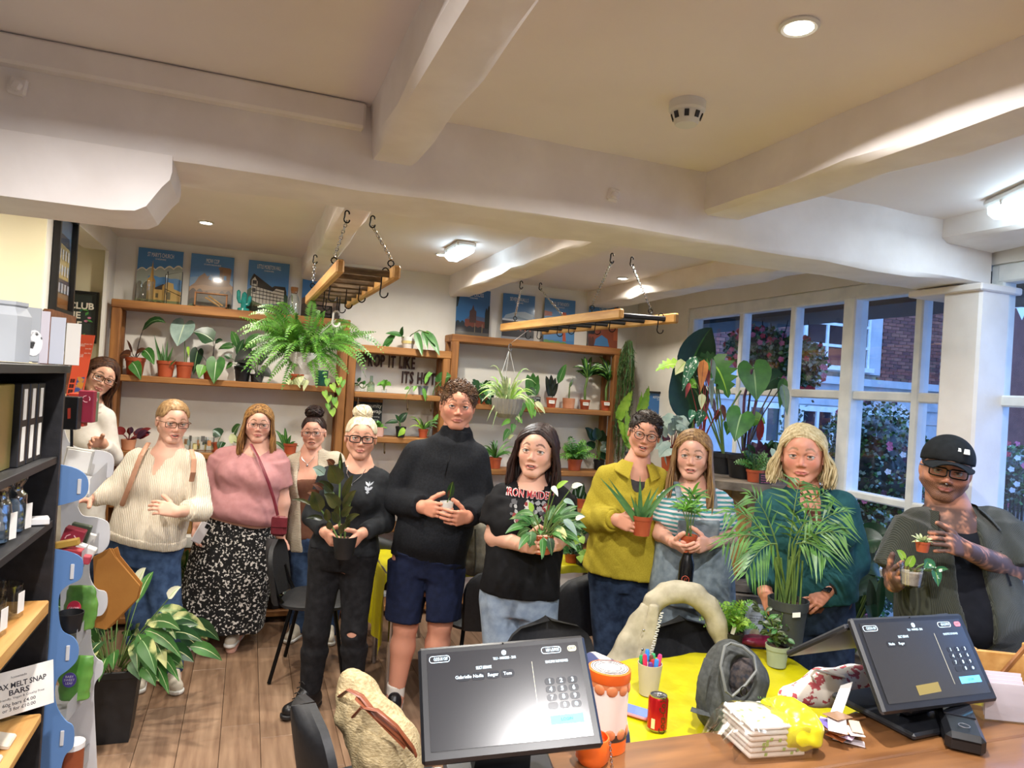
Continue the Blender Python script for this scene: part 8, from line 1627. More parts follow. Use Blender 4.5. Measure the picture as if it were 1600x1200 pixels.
# orange collecting tub and orange mug
ORG=mat('orange_plastic','E0601A','E86A22',9,.4);c=np.array([*at(945,1165,t=1.62)[:2],CZ+.001]);t=thing('collecting_tub','orange and cream round tub with a printed lid behind the centre till','tub',c);CRL=pcol('E6D6CC',.5)
hT=at(935,1042,t=float((c-CC)@CF))[2]-CZ
mb=MB();mb.lathe([(0,0),(.044,0),(.046,hT*.2),(.046,hT*.9)],c,32);part('body',mb,CRL,t);mb=MB();mb.lathe([(.047,hT*.86),(.049,hT*.88),(.049,hT*.99),(.044,hT*.995)],c,32);ld=part('lid',mb,ORG,t);mb=MB();mb.lathe([(0,hT*.998),(.043,hT*.998)],c,32);part('lid_disc',mb,CRL,ld)
mb=MB();[mb.tube([c+np.array([r_*math.cos(a),r_*math.sin(a),hT*1.0])for a in np.linspace(0,6.28,33)[:-1]],.0011,4,closed=True)for r_ in (.040,.034,.026)];part('lid_rings',mb,pcol('2A2426'),ld)
for z0,z1,m_ in ((0,.16,ORG),(.16,.25,pcol('3A2E28')),(.80,.87,mat('tan_orange','C8784A',rough=.5))):mb=MB();mb.lathe([(.0465,hT*z0),(.0468,hT*z1)],c,32);part('band',mb,m_,t)
for k in range(20):a=k//2*.628;mb=MB();mb.ell(c+np.array([.0462*math.cos(a),.0462*math.sin(a),hT*(.79,.25)[k % 2]]),(.0035,.013,.012),8,6,rot=rotz(a));part('scallop',mb,_M['tan_orange'],t)
c=onct(925,1190);t=thing('orange_mug','glossy orange pot with a chain under the centre till screen','pot',c);mb=MB();mb.lathe([(0,0),(.030,0),(.037,.012),(.038,.04),(.034,.055),(.031,.055),(.033,.04),(0,.02)],c,32);part('body',mb,ORG,t);chain('bead_chain',c+np.array([.022,-.033,.055]),c+np.array([.03,-.036,-.0]),t,r=.001,ln=.008)
TOTE=mat('navy_cream_tote','DDD3C2','2A3256',7,.8,ramp=(.52,.55),detail=1);c=ontab(950,1090);t=thing('fabric_tote','navy and cream fabric tote behind the orange tub','bag',c);impl_part('body',[cone(at(925,1040,t=1.95),at(945,1060,t=1.95),.035,.05,.03),cone(at(945,1060,t=1.95),at(952,1190,t=1.93),.05,.06,.03)],TOTE,t,.009,fold=.006)
# clear pack of paper napkins with a yellow end
c=onct(1190,1165);Rn=rotz(-.12);t=thing('napkin_pack','clear wrapped pack of paper napkins with a yellow end on the counter','packet',c);NAP=mat('printed_napkin','E6DCD2','DCD0C4',12,.8)
for k in range(6):mb=MB();mb.cbox(c+Rn@np.array([.0+.002*(k % 2),.0,.008+.0125*k]),(.145,.125,.0115),.004,rot=Rn);part('napkin_layer',mb,NAP,t)
mb=MB()
for k in range(16):q=c+Rn@np.array([random.uniform(-.065,.065),random.uniform(-.06,.06),.0765]);a=random.uniform(0,6.28);d=np.array([math.cos(a),math.sin(a),0])*.008;e=np.array([-d[1],d[0],0])*.45;mb.add([q-d,q-e,q+d,q+e],[(0,1,2,3)])
for k in range(14):q=c+Rn@np.array([random.uniform(-.065,.065),-.0635,random.uniform(.01,.07)]);mb.add([q+np.array([-.005,0,-.003]),q+np.array([.003,0,-.004]),q+np.array([.005,0,.003]),q+np.array([-.003,0,.004])],[(0,1,2,3)])
part('leaf_print',mb,pcol('9CC468'),t,None)
impl_part('yellow_end',[loft(c+Rn@np.array([.025,0,.048]),c+Rn@np.array([.125,0,.048]),Rn@np.array([0.,1,0]),[(0,.070,.046),(.5,.076,.052),(.85,.07,.044),(1,.055,.03)],.02)],mat('yellow_film','D8D210','E2DC2A',8,.25,coat=.4),t,.007,fold=.004,fsc=60)
PF=[]
for j in range(9):
    v=j/8;row=[]
    for i in range(13):u=i/12;row.append(c+Rn@np.array([-.115+.20*u+.006*math.sin(j*2+i),-.072+.144*v,.086+.012*math.sin(u*9+v*5)*.6-(.06*max(0,.22-u)/.22)-.02*abs(2*v-1)**3]))
    PF.append(row)
mb=MB();mb.grid(np.array(PF));V0=np.array(PF)[0];V1=V0.copy();V1[:,2]=CZ+.004;mb.grid(np.array([V1,V0]));part('clear_film',mb,glassmat('film',(.96,.97,.96),.5,.12),t,60)
mb=MB();Mn=frame(c+Rn@np.array([.03,.035,.092]),Rn@np.array([.9,-.5,0]),Rn@np.array([.5,.9,0]));text(mb,'LUNCH',Mn,.018,.04,bold=.02);part('brand_text',mb,pcol('3A5A2A'),t,None)
# loose leaflets, sticker pile, standing card, card stand
c=onct(1308,1150);cols_=('D8CDD0','5A4A86','C87A4A','E0D6D6','B8A8C0','D09060','E4DCD8','6A5A9A','C0A890','D8CDD0','8A6A50')
for k in range(11):
    q=c+np.array([random.uniform(-.035,.04),random.uniform(-.04,.05),.002+.004*k]);mb=MB();R_=rotz(random.uniform(-1.5,1.5))@roty(random.uniform(-.12,.12));mb.cbox((0,0,0),(random.uniform(.05,.08),random.uniform(.025,.045),.0022),.0008,rot=R_);mb.v=[tuple(np.array(v)+q)for v in mb.v]
    solo('gift_tag',mb,pcol(cols_[k],.6),'%s paper tag, number %s from the bottom of the pile by the right till' %(('pale','purple','orange','cream','lilac','apricot','ivory','violet','tan','grey','brown')[k],(words_+('eighth','ninth','tenth','top'))[k]),'tag',q,'paper tags on the counter')
A_,B_,C_,D_=at(1292,1130,t=1.80),at(1312,1128,t=1.78),at(1333,1066,t=1.86),at(1314,1072,t=1.88);mb=MB();nn=nrm(np.cross(B_-A_,D_-A_))*.002;mb.add([A_,B_,C_,D_,A_+nn,B_+nn,C_+nn,D_+nn],[(3,2,1,0),(4,5,6,7),(0,1,5,4),(1,2,6,5),(2,3,7,6),(3,0,4,7)]);solo('standing_card',mb,CARDW,'blank white card leaning between the tote and the right till','card',smooth=None)
c=onct(1497,1152);R_=rotz(-.75);t=thing('card_reader','black card payment terminal beside the right till','card reader',c);mb=MB();mb.cbox(c+np.array([0,0,.028]),(.085,.19,.05),.012,rot=R_@rotx(.1));part('body',mb,mat('reader_plastic','141518',rough=.3),t);mb=MB();mb.cbox(c+R_@np.array([0,.04,.058]),(.07,.09,.004),.001,rot=R_@rotx(.1));part('screen',mb,mat('reader_glass','1E2026',rough=.08),t);mb=MB();mb.tube([c+R_@np.array([.012*math.cos(a),-.06+.012*math.sin(a),.053])for a in np.linspace(0,6.28,17)[:-1]],.0012,5,closed=True);part('contactless_mark',mb,pcol('5A5C62'),t);mb=MB();mb.box(c+R_@np.array([0,-.096,.03]),(.06,.002,.004),rot=R_);part('card_slot',mb,BLACKM,t)
c=onct(1572,1130);R_=rotz(-.45);t=thing('acrylic_stand','clear acrylic leaflet stand with lilac cards at the right edge','stand',c);mb=MB();mb.box(c+R_@np.array([0,0,.05]),(.12,.003,.10),rot=R_);mb.box(c+R_@np.array([0,.03,.002]),(.12,.06,.003),rot=R_);mb.box(c+R_@np.array([-.06,.03,.04]),(.003,.06,.08),rot=R_);part('acrylic',mb,CL,t)
for k in range(4):mb=MB();mb.box(c+R_@np.array([.0,.012+.006*k,.05+.008*k]),(.10,.002,.095),rot=R_@rotx(-.1));part('leaflet',mb,pcol('D6CBD6',.6),t)
c=onct(1578,1085);t=thing('wooden_crate','small wooden display crate at the right edge of the counter','crate',c);R_=rotz(-.5)
for (dx,dy,dz,a,b,h_)in ((0,.0,.06,.20,.012,.12),(-.095,.06,.06,.012,.13,.12),(0,.06,.006,.20,.13,.012),(.095,.06,.06,.012,.13,.12)):mb=MB();mb.cbox(c+R_@np.array([dx,dy,dz]),(a,b,h_),.003,rot=R_);part('board',mb,LADW,t)
mb=MB();mb.cbox(c+R_@np.array([-.03,-.03,.08]),(.012,.012,.20),.002,rot=R_@roty(.6));part('easel_leg',mb,WOODY,t)
# ================================================================ cable drum and plants in the window corner
DRW=mat('grey_pine','5E5448','85786A',3,.8,bump=.4,stretch=(1,6,6),detail=8);DRD=mat('dark_barrel','2E241E','453629',3,.8,bump=.4,stretch=(7,7,1),detail=7)
dc=np.array([2.86,3.66,0.]);dr=thing('cable_drum','tall wooden cable drum table in the window corner','table',dc)
def disc(z,r,th,name='flange'):
    n=7
    for k in range(n):
        x0=-r+2*r*k/n+.002;x1=-r+2*r*(k+1)/n-.002;P=[(x,-math.sqrt(max(0,r*r-x*x)))for x in np.linspace(x0,x1,6)]+[(x,math.sqrt(max(0,r*r-x*x)))for x in np.linspace(x1,x0,6)]
        mb=MB();mb.prism(P,th,frame(dc+np.array([0,0,z]),(.8,.6,0),(-.6,.8,0)));part('plank',mb,DRW,dr,25)
disc(1.355,.42,.045);disc(.79,.42,.04);disc(.735,.46,.045);disc(.02,.46,.045)
def barrel(z0,z1,r,n,m):
    for k in range(n):
        a0=2*math.pi*k/n+.008;a1=2*math.pi*(k+1)/n-.008;P=[(r*math.cos(a),r*math.sin(a))for a in (a0,a1)]+[((r-.03)*math.cos(a),(r-.03)*math.sin(a))for a in (a1,a0)];mb=MB();mb.prism(P,z1-z0,frame(dc+np.array([0,0,z0]),(1,0,0),(0,1,0)));part('stave',mb,m,dr,25)
barrel(.83,1.355,.20,14,LADW);barrel(.065,.735,.36,20,DRD)
mb=MB();c=at(1158,897,t=4.15);c=np.array([c[0],c[1],.831]);mb.cbox(c+np.array([0,0,.016]),(.045,.03,.032),.003);solo('digital_thermometer',mb,BLACKP,'tiny black thermometer on the lower drum shelf','thermometer',c)
mb=MB();c0=at(1172,880,t=4.2);c0[2]=.84
for k in range(120):a=random.uniform(0,6.28);e=random.uniform(0,1.4);d=np.array([math.cos(a)*math.cos(e),math.sin(a)*math.cos(e),math.sin(e)])*random.uniform(.03,.08);mb.tube([c0,c0+d*.5+UPV*.01,c0+d+np.array([random.uniform(-.02,.02),random.uniform(-.02,.02),-.01])],.0016,3,caps=False)
o=solo('air_plant',mb,mat('tillandsia','8E9A90','A8B2A8',20,.8),'curly silver air plant on the lower drum shelf','plant',tuple(c0),smooth=None)
ZD=1.402;gW='plants in the window corner'
def ondrum(px,py,t):q=at(px,py,t=t);return np.array([q[0],q[1],ZD])
SF=(-.4,-.9,.3)
p=Plant('potted_philodendron','philodendron with one huge glossy ribbed leaf in a black pot by the window',ondrum(1160,735,4.3),('plastic',.098,.075,.14,BLKPOT),gW);p.t=4.3
p.lp(1177,575,1182,627,52,('mid','vein','stemd'),shape='heart',d0=-.05,d1=-.09,face=SF,rows=9,fold=.12,wavy=.03,sr=.007);p.lp(1215,590,1190,612,34,('deep','dark','stemd'),shape='heart',d0=.12,d1=.1,face=SF,sr=.005);p.lp(1222,600,1230,650,15,('grey','lime','stemd'),shape='lance',d0=-.05,face=SF,sr=.004);p.lp(1225,590,1218,640,16,('mid','dark','stemd'),d0=.05,face=SF,stem=False)
p.lp(1158,648,1148,690,44,('mid','vein','stemg'),shape='heart',d0=-.07,d1=-.12,face=SF,rows=9);p.lp(1168,655,1196,662,26,('bright','lime','stemg'),shape='ovate',d0=.03,face=SF);p.lp(1140,660,1136,680,18,('mid','vein','stemg'),shape='ovate',face=SF)
p.stems([[p.top,at(1160,680,t=4.28),at(1163,620,t=4.27),at(1175,577,t=4.24)],[p.top+np.array([.03,0,0]),at(1170,680,t=4.28),at(1182,625,t=4.32)]],.009,'purple')
p=Plant('potted_monstera','monstera with deeply split leaves in front of the left panes',ondrum(1130,730,4.5),('plastic',.09,.07,.13,BLKPOT),gW);p.t=4.5
p.lp(1118,572,1138,622,62,('mid','lime','stemg'),shape='heart',split=True,d0=.05,d1=-.02,face=(-.3,-1,.25),sr=.006);p.lp(1062,570,1024,580,30,('lime','pale','stemg'),shape='heart',split=True,d0=.05,face=(-.2,-.6,.8),sr=.005);p.lp(1072,566,1055,586,20,('pale','lime','stemg'),shape='ovate',face=SF);p.lp(1092,565,1130,562,26,('dark','mid','stemg'),shape='heart',split=True,d0=.15,face=SF);p.lp(1088,598,1078,606,18,('bright','vein'),shape='ovate',face=SF);p.lp(1105,560,1098,585,24,('dark','mid'),shape='heart',split=True,d0=.1,face=SF)
p.stems([[p.top,at(1128,660,t=4.5),at(1158,610,t=4.48)],[p.top,at(1122,650,t=4.52),at(1118,575,t=4.55)]],.006)
p=Plant('bird_of_paradise_tall','tall bird of paradise with two huge dark leaves in the corner',(3.02,4.62,.002),('plastic',.14,.11,.28,BLKPOT),gW);p.t=5.1
p.lp(1072,590,1112,512,60,('deep','mid','stemg'),d0=.05,d1=0,face=(-.2,-1,.1),fold=.3,sr=.012,rows=9,shape='ovate');p.lp(1085,660,1052,575,62,('deep','dark','stemg'),d0=-.05,d1=-.05,face=(-.4,-1,.1),fold=.25,sr=.012,rows=9,shape='ovate');p.lp(1080,670,1060,640,36,('deep','dark','stemg'),face=(-.4,-1,.1),shape='ovate')
p=Plant('potted_spotted_begonia','spotted begonia with white dotted and orange leaves',ondrum(1088,735,4.25),('smooth',.075,.055,.12,TERRAP),gW);p.t=4.25
for (x0,y0,x1,y1,w,m)in ((1088,557,1066,611,19,('spot','silver','red')),(1100,562,1095,612,16,('orange','brown','red')),(1104,575,1107,606,8,('red','fred','red')),(1097,615,1096,640,12,('pale','orange','red')),(1098,640,1090,668,16,('spot','silver','red')),(1082,640,1079,662,12,('spot','silver','red')),(1110,590,1112,640,9,('grey','red','red')),(1112,560,1116,600,9,('grey','silver','red')),(1078,598,1071,622,7,('red','brown','red')),(1105,650,1098,657,8,('fred','red','red')),(1122,640,1118,660,10,('brown','orange','red')),(1110,620,1118,650,9,('purple','grey','red')),(1128,632,1133,660,8,('brown','red','red'))):p.lp(x0,y0,x1,y1,w,m,face=SF,d0=random.uniform(-.08,.05),stem=(1098,700)if y0<600 else True,sr=.003)
p=Plant('potted_rex_begonia_silver','begonia with big ruffled silver leaves behind the mustard shirt',ondrum(1048,735,4.45),('plastic',.07,.055,.11,TERRA),gW);p.t=4.45
for (x0,y0,x1,y1,w)in ((1050,660,1036,668,30),(1062,662,1075,672,28),(1056,672,1052,650,30),(1040,690,1024,702,26),(1045,700,1030,715,24),(1066,680,1080,690,24),(1046,705,1042,728,16),(1035,680,1030,668,22)):p.lp(x0,y0,x1,y1,w,('silver','grey','red'),shape='heart',face=(-.3,-.8,.5),wavy=.1,d0=random.uniform(-.15,0))
for (x0,y0,x1,y1,w)in ((1060,690,1075,705,18),(1050,695,1062,715,16),(1044,680,1036,690,16),(1070,700,1085,712,16)):p.lp(x0,y0,x1,y1,w,('purple','brown','red'),shape='ovate',face=SF)
p=Plant('potted_purple_oxalis','purple leaved plant in a terracotta pot behind the pink and black sign',ondrum(1195,737,4.2),('plastic',.07,.055,.09,TERRA),gW);p.t=4.2
for k in range(40):a=random.uniform(0,6.28);q=p.top+np.array([math.cos(a)*.13,math.sin(a)*.09,random.uniform(.02,.17)]);p.leaf(p.top+(q-p.top)*.5,q,.045,('purple' if k % 3 else 'dark','purple','purple'),stem=p.top,shape='ovate',face=SF)
p.lp(1186,690,1190,655,12,('red','purple'),face=SF);p.lp(1205,700,1214,730,9,('silver','grey'),face=SF,d0=-.1);p.lp(1212,690,1216,720,10,('dark','silver'),face=SF,d0=-.1)
p=Plant('potted_small_fern_drum','small green fern between the black pot and the pink and black sign',ondrum(1180,736,4.12),('plastic',.05,.04,.07,TERRA),gW)
for k in range(26):a=random.uniform(0,6.28);e=random.uniform(.1,1.2);part('frond',frondmb(p.top,p.top+np.array([math.cos(a)*math.cos(e),math.sin(a)*math.cos(e),math.sin(e)])*random.uniform(.08,.14),9,.03,.012,.3),[G['mid' if k % 2 else 'dark'],G['stemg']],p.o,None)
c=at(1195,738,t=4.02);M=frame(c+np.array([-.035,0,0]),(1,-.25,0),(0,.08,1));M[2,3]=ZD+.001;t=thing('small_chalk_sign','small black sign with pink handwriting on the drum edge','sign',(c[0],c[1],ZD));mb=MB();mb.prism([(0,0),(.072,0),(.072,.06),(0,.06)],.006,M);part('board',mb,BOARD,t,None);mb=MB();[text(mb,s_,sub(M,.036,.049-.013*i,.007),.011,.056)for i,s_ in enumerate(('please do not','touch the','leaves they','are sensitive'))];part('lettering',mb,pcol('D86AA0'),t,None)
# big leaved plants on the floor by the right panes
p=Plant('bird_of_paradise_low','broad dark bird of paradise plants on the floor between teal jacket and capped man',(3.02,2.98,.002),('plastic',.14,.11,.26,BLKPOT),gW);p.t=3.75
for (x0,y0,x1,y1,w,d)in ((1352,850,1390,832,50,.1),(1345,850,1382,845,40,.0),(1372,880,1340,895,44,0),(1368,900,1325,935,48,-.05),(1375,905,1408,960,26,-.05),(1355,925,1330,975,40,.05),(1358,940,1366,985,18,-.1),(1380,870,1405,880,40,.12),(1350,880,1325,880,36,.1),(1362,960,1358,905,16,-.1),(1372,965,1378,900,15,-.1)):p.lp(x0,y0,x1,y1,w,('deep','dark','stemg'),d0=d,d1=d-.05,face=(-.4,-.8,.4),shape='ovate',rows=9,sr=.007)
# ---------------------------------------------------------------- outside flowers
def shrub(name,label,c,r,n,flowers,lf=('dark','mid','grey'),base=None,size=.035,cat='shrub',group=None):
    c=np.asarray(c,float);t=thing(name,label,cat,c if base is None else base,group=group)
    for j,m in enumerate(lf):
        V=[];Fc=[]
        for k in range(n//len(lf)):
            d=nrm(rng.normal(size=3));q=c+d*np.asarray(r)*rng.uniform(.75,1.06);a=nrm(rng.normal(size=3));b=nrm(np.cross(a,rng.normal(size=3)))*.4;s_=size*rng.uniform(.7,1.3);i=len(V);V +=[q,q+(a*.5+b)*s_,q+a*s_,q+(a*.5-b)*s_];Fc.append((i,i+1,i+2,i+3))
        mb=MB();mb.add(V,Fc);part('foliage',mb,G[m],t,None)['kind']='stuff'
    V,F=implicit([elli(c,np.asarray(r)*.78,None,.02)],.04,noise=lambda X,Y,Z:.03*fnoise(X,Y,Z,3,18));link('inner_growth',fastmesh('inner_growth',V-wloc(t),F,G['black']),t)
    for k in range(sum(f[1]for f in flowers)):
        m=[f[0]for f in flowers for _ in range(f[1])][k];d=nrm(rng.normal(size=3));d=d if np.dot(d,CC-c)>0 else -d;q=c+d*np.asarray(r)*1.05;mb=MB();dd,s_,u=basis(nrm(CC-q)+.4*d)
        for f in range(5):a=f*1.2566;v=s_*math.cos(a)+u*math.sin(a);w_=s_*-math.sin(a)+u*math.cos(a);R1=.024;mb.add([q,q+v*R1*.6+w_*R1*.45+dd*.004,q+v*R1,q+v*R1*.6-w_*R1*.45+dd*.004],[(0,1,2,3)])
        part('flower',mb,G[m],t,None)
    if base is not None:mb=MB();mb.tube([np.asarray(base),c],.03,6);part('stem',mb,G['bark'],t)
    return t
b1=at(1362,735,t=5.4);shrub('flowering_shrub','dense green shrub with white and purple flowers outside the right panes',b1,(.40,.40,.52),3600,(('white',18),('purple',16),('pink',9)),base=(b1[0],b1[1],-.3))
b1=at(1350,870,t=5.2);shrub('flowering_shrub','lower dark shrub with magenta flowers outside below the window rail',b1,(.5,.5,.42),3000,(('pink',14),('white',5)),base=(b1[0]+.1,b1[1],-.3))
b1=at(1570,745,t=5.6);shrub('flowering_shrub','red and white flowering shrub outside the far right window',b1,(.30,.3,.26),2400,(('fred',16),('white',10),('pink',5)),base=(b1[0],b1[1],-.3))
for i,(x,y,t_,r,fl,lb)in enumerate(((1185,545,5.6,(.24,.24,.17),(('pink',34),('fred',12)),'hanging basket of pink flowers outside the left panes'),(1245,570,5.3,(.2,.2,.2),(('fred',14),('pink',8)),'hanging basket of red flowers outside the middle panes'))):
    b1=at(x,y,t=t_);t=shrub('hanging_basket',lb,b1,r,1800,fl,cat='hanging basket',group='flower baskets outside')
    for a in (0,2.1,4.2):mb=MB();mb.tube([b1+np.array([.15*math.cos(a),.15*math.sin(a),0]),b1+np.array([0,0,.75])],.004,4);part('hanger',mb,BLACKM,t)
b1=at(1240,660,t=5.3);mb=MB()
for k in range(260):x,y=rng.normal(0,.05),rng.normal(0,.05);z=rng.uniform(-.55,.35);q=b1+np.array([x,y,z]);a=nrm(rng.normal(size=3));b=nrm(np.cross(a,rng.normal(size=3)))*.4;mb.add([q,q+(a*.5+b)*.035,q+a*.035,q+(a*.5-b)*.035],[(0,1,2,3)])
mb.tube([b1+UPV*.45,b1,b1-UPV*.55],.006,5);o=solo('trailing_ivy',mb,lm('ivy','55695A','7A8E80',.6),'pale trailing ivy hanging below the red flower basket','plant',tuple(b1+UPV*.4),smooth=None)
# ================================================================ dark bookcase on the left
BKW=mat('black_ash','17171A','232226',5,.5,bump=.25,stretch=(6,1,6),detail=6);BKB=mat('bookcase_back','3A2A20','4C382A',3,.6,bump=.2,stretch=(6,6,1),detail=6)
BX,BY0,BY1,BD=-.57,1.1,2.74,.30
bc=thing('bookcase','black wooden bookcase with open shelves at the left edge','bookcase',(BX-BD/2,(BY0+BY1)/2,0))
mb=MB();mb.cbox((BX-BD/2,BY1-.0125,.915),(BD,.025,1.83),.002);part('end_panel',mb,BKW,bc);mb=MB();mb.cbox((BX-BD/2,BY0,.915),(BD,.025,1.83),.002);part('end_panel',mb,BKW,bc)
mb=MB();mb.cbox((BX-BD-.008,(BY0+BY1)/2,.915),(.012,BY1-BY0,1.83),.002);part('back_panel',mb,BKB,bc)
BZ=[1.835,1.535,1.325,1.03,.68,.36,.08]
for i,z in enumerate(BZ):mb=MB();mb.cbox((BX-BD/2+(.006 if i == 0 else 0),(BY0+BY1)/2-.0125,z-.0125),(BD+(.012 if i == 0 else -.01),BY1-BY0-.03+(.035 if i == 0 else 0),.025),.002);part('shelf',mb,BKW,bc)
def bk(x,y,z,dx=0.0):q=at(x,y,X=BX-.10-dx);return np.array([BX-.10-dx,q[1],z+.001])
# boxed sets (gold box and dark labelled boxes)
GOLDB=mat('gold_card','8A8046','A08A4A',3,.3,metal=.5);ys=2.17
t=thing('gold_gift_box','olive gold box with a feather print on the top bookcase shelf','box',(BX-.14,2.30,BZ[1]+.001));mb=MB();mb.cbox((BX-.14,2.30,BZ[1]+.121),(.18,.16,.24),.003);part('carton',mb,GOLDB,t)
Mfy=frame((BX-.225,2.2195,BZ[1]+.0),(1,0,0),(0,0,1));mb=MB()
for k,(s_,m_)in enumerate(((1,'x'),)):mb.prism([(.17,.03),(.165,.07),(.13,.11),(.08,.15),(.02,.17),(.0,.165),(.0,.08),(.06,.06),(.12,.03),(.15,.015)],.001,Mfy)
part('feather_print',mb,mat('feather_bronze','4A2A1C','7A4A30',8,.35,metal=.4),t,None)
for k in range(3):
    y=2.43+k*.085;c=np.array([BX-.11,y,BZ[1]+.001]);t=thing('labelled_box','black box with white spine label, %s behind the gold box' % words_[k],'box',c,group='black boxes on the bookcase');mb=MB();mb.cbox(c+np.array([0,0,.12]),(.15,.075,.24),.002);part('carton',mb,BLACKP,t)
    for z0,h_ in ((.135,.09),(.015,.10)):mb=MB();mb.box(c+np.array([.0755,.0,z0+h_/2]),(.001,.032,h_));part('spine_label',mb,PAPER,t)
# cellophane bags with blue tops
CEL=glassmat('cellophane',(.95,.96,.97),.55,.1)
for k in range(5):
    y=1.92+k*.15;c=np.array([BX-.07,y,BZ[2]+.001]);t=thing('cellophane_bag','clear cellophane gift bag with white label, %s along the second bookcase shelf' % words_[k],'bag',c,group='cellophane bags on the bookcase')
    V,F=implicit([cone(c+UPV*.04,c+UPV*.10,.04,.035,.02),cone(c+UPV*.12,c+UPV*.165,.012,.035,.02)],.008,noise=lambda X,Y,Z:.004*fnoise(X,Y,Z,k,90));link('film',fastmesh('film',V-c,F,CEL),t)
    mb=MB();mb.lathe([(0,.004),(.028,.004),(.03,.05),(.02,.08),(.008,.1),(0,.1)],c,16);part('soap',mb,mat('blue_soap','5A7288','6E869A',8,.6),t);mb=MB();mb.box(c+np.array([.042,-.005,.05]),(.001,.03,.075),rot=rotz(-.3));part('label',mb,PAPER,t)
mb=MB();c=np.array([BX-.04,2.63,BZ[2]+.001]);mb.cbox(c+np.array([0,0,.012]),(.08,.05,.022),.003,rot=rotz(.3));solo('white_card_box',mb,CARDW,'small flat white box at the far end of the second bookcase shelf','box',c)
# candle jars on a wooden riser
def tray(label,y0,y1,z,h):mb=MB();mb.cbox((BX-.09,(y0+y1)/2,z+h/2),(.20,y1-y0,h),.004);return solo('wooden_riser',mb,LADW,label,'tray',(BX-.09,(y0+y1)/2,z+.0005))
tray('pale wooden riser under the glass candle jars',1.9,2.66,BZ[3]+.001,.045);ZJ=BZ[3]+.047
for k in range(4):
    c=np.array([BX-.07,2.02+k*.155,ZJ]);t=thing('candle_jar','clear glass candle jar with dark rim, %s along the wooden riser' % words_[k],'jar',c,group='candle jars on the bookcase');mb=MB();mb.lathe([(0,.004),(.043,.004),(.046,.012),(.046,.10),(.0425,.10),(.0425,.014),(0,.012)],c,26);part('glass',mb,CL,t);mb=MB();mb.lathe([(.0465,.094),(.0475,.098),(.0475,.104),(.042,.104)],c,26);part('rim',mb,CL,t);mb=MB();mb.box(c+np.array([.047,-.01,.05]),(.001,.035,.06),rot=rotz(-.2));part('label',mb,PAPER,t)
c=np.array([BX-.03,1.95,BZ[3]+.046]);mb=MB();mb.cbox(c+np.array([.03,0,.03]),(.003,.09,.10),.001,rot=rotz(-.4));solo('price_ticket',mb,PAPER,'curled white price ticket beside the candle jars','ticket',tuple(c))
# wax melt bars and the price card
tray('pale wooden tray of wax melt bars',1.75,2.66,BZ[4]+.001,.03);ZW=BZ[4]+.032
for k in range(6):
    c=np.array([BX-.09,1.84+k*.125,ZW]);t=thing('wax_melt_bar','cream wax melt bar in printed wrapper, %s along the tray' % words_[k],'wax bar',c,group='wax melt bars on the tray');mb=MB();mb.cbox(c+np.array([0,0,.022]),(.15,.075,.018),.005,rot=roty(.25));part('bar',mb,mat('wax','D8CFC0','CDBFAC',12,.5),t);mb=MB();Mw=frame(c+np.array([0,0,.033]),(0,1,0),(-1,0,.25));text(mb,'wax melts',Mw,.016,.06);part('print',mb,pcol('8A8078'),t,None)
Mc=frame((BX-.05,2.62,ZW+.02),(.8,.6,0),(-.1,.13,1));Mc[:3,:3]*= .72;c=Mc[:3,3];t=thing('price_card','white card advertising wax melt snap bars','sign',c);mb=MB();mb.prism([(-.13,0),(.15,0),(.15,.19),(-.13,.19)],.003,Mc);part('card',mb,PAPER,t,None)
mb=MB();text(mb,'WAX MELT SNAP',sub(Mc,.01,.125,.003),.032,.22,bold=.02);text(mb,'BARS',sub(Mc,.01,.095,.003),.032,.08,bold=.02);text(mb,'Eco-friendly, Vegan & Cruelty Free',sub(Mc,.01,.072,.003),.014,.2);text(mb,'60g bars £4.00',sub(Mc,.01,.048,.003),.02,.13,bold=.01);text(mb,'or 3 for £10.00',sub(Mc,.01,.026,.003),.02,.13,bold=.01);text(mb,'homemade',sub(Mc,.01,.16,.003),.014);part('lettering',mb,pcol('3A3A40'),t,None)
c=np.array([BX-.08,2.45,BZ[5]+.001]);t=thing('frame_box','pale grey boxed frame on the lower bookcase shelf','box',c);mb=MB();mb.cbox(c+np.array([0,0,.10]),(.05,.26,.20),.004,rot=rotz(-.3));part('box',mb,mat('pale_grey_card','B8BCC0',rough=.6),t);mb=MB();mb.cbox(c+np.array([.024,0,.10]),(.006,.2,.14),.003,rot=rotz(-.3));part('inner_frame',mb,CARDW,t)
# on top of the bookcase
c=np.array([BX-.10,2.40,1.838]);t=thing('grey_diffuser','faceted grey diffuser box on top of the bookcase','diffuser',c);GRB=mat('grey_box','9A9EA2','A8ACB0',4,.6);mb=MB();mb.lathe([(0,0),(.075,0),(.075,.13),(.06,.155),(.065,.16),(.065,.17),(0,.17)],c,8);part('body',mb,GRB,t,20)
c=np.array([BX-.095,2.58,1.838]);t=thing('photo_box','grey box with a black and white round picture on top of the bookcase','box',c);mb=MB();mb.cbox(c+np.array([0,0,.085]),(.09,.12,.165),.002,rot=rotz(.3));part('carton',mb,GRB,t);Mg=frame(c+rotz(.3)@np.array([-.0,-.061,.06]),rotz(.3)@np.array([1.,0,0]),(0,0,1));mb=MB();mb.prism([(.03+.022*math.cos(a),.0+.04*math.sin(a))for a in np.linspace(0,6.28,17)[:-1]],.001,Mg);part('picture',mb,mat('mono_picture','2A2A2A','E0E0E0',30,.5,ramp=(.45,.5)),t,None)
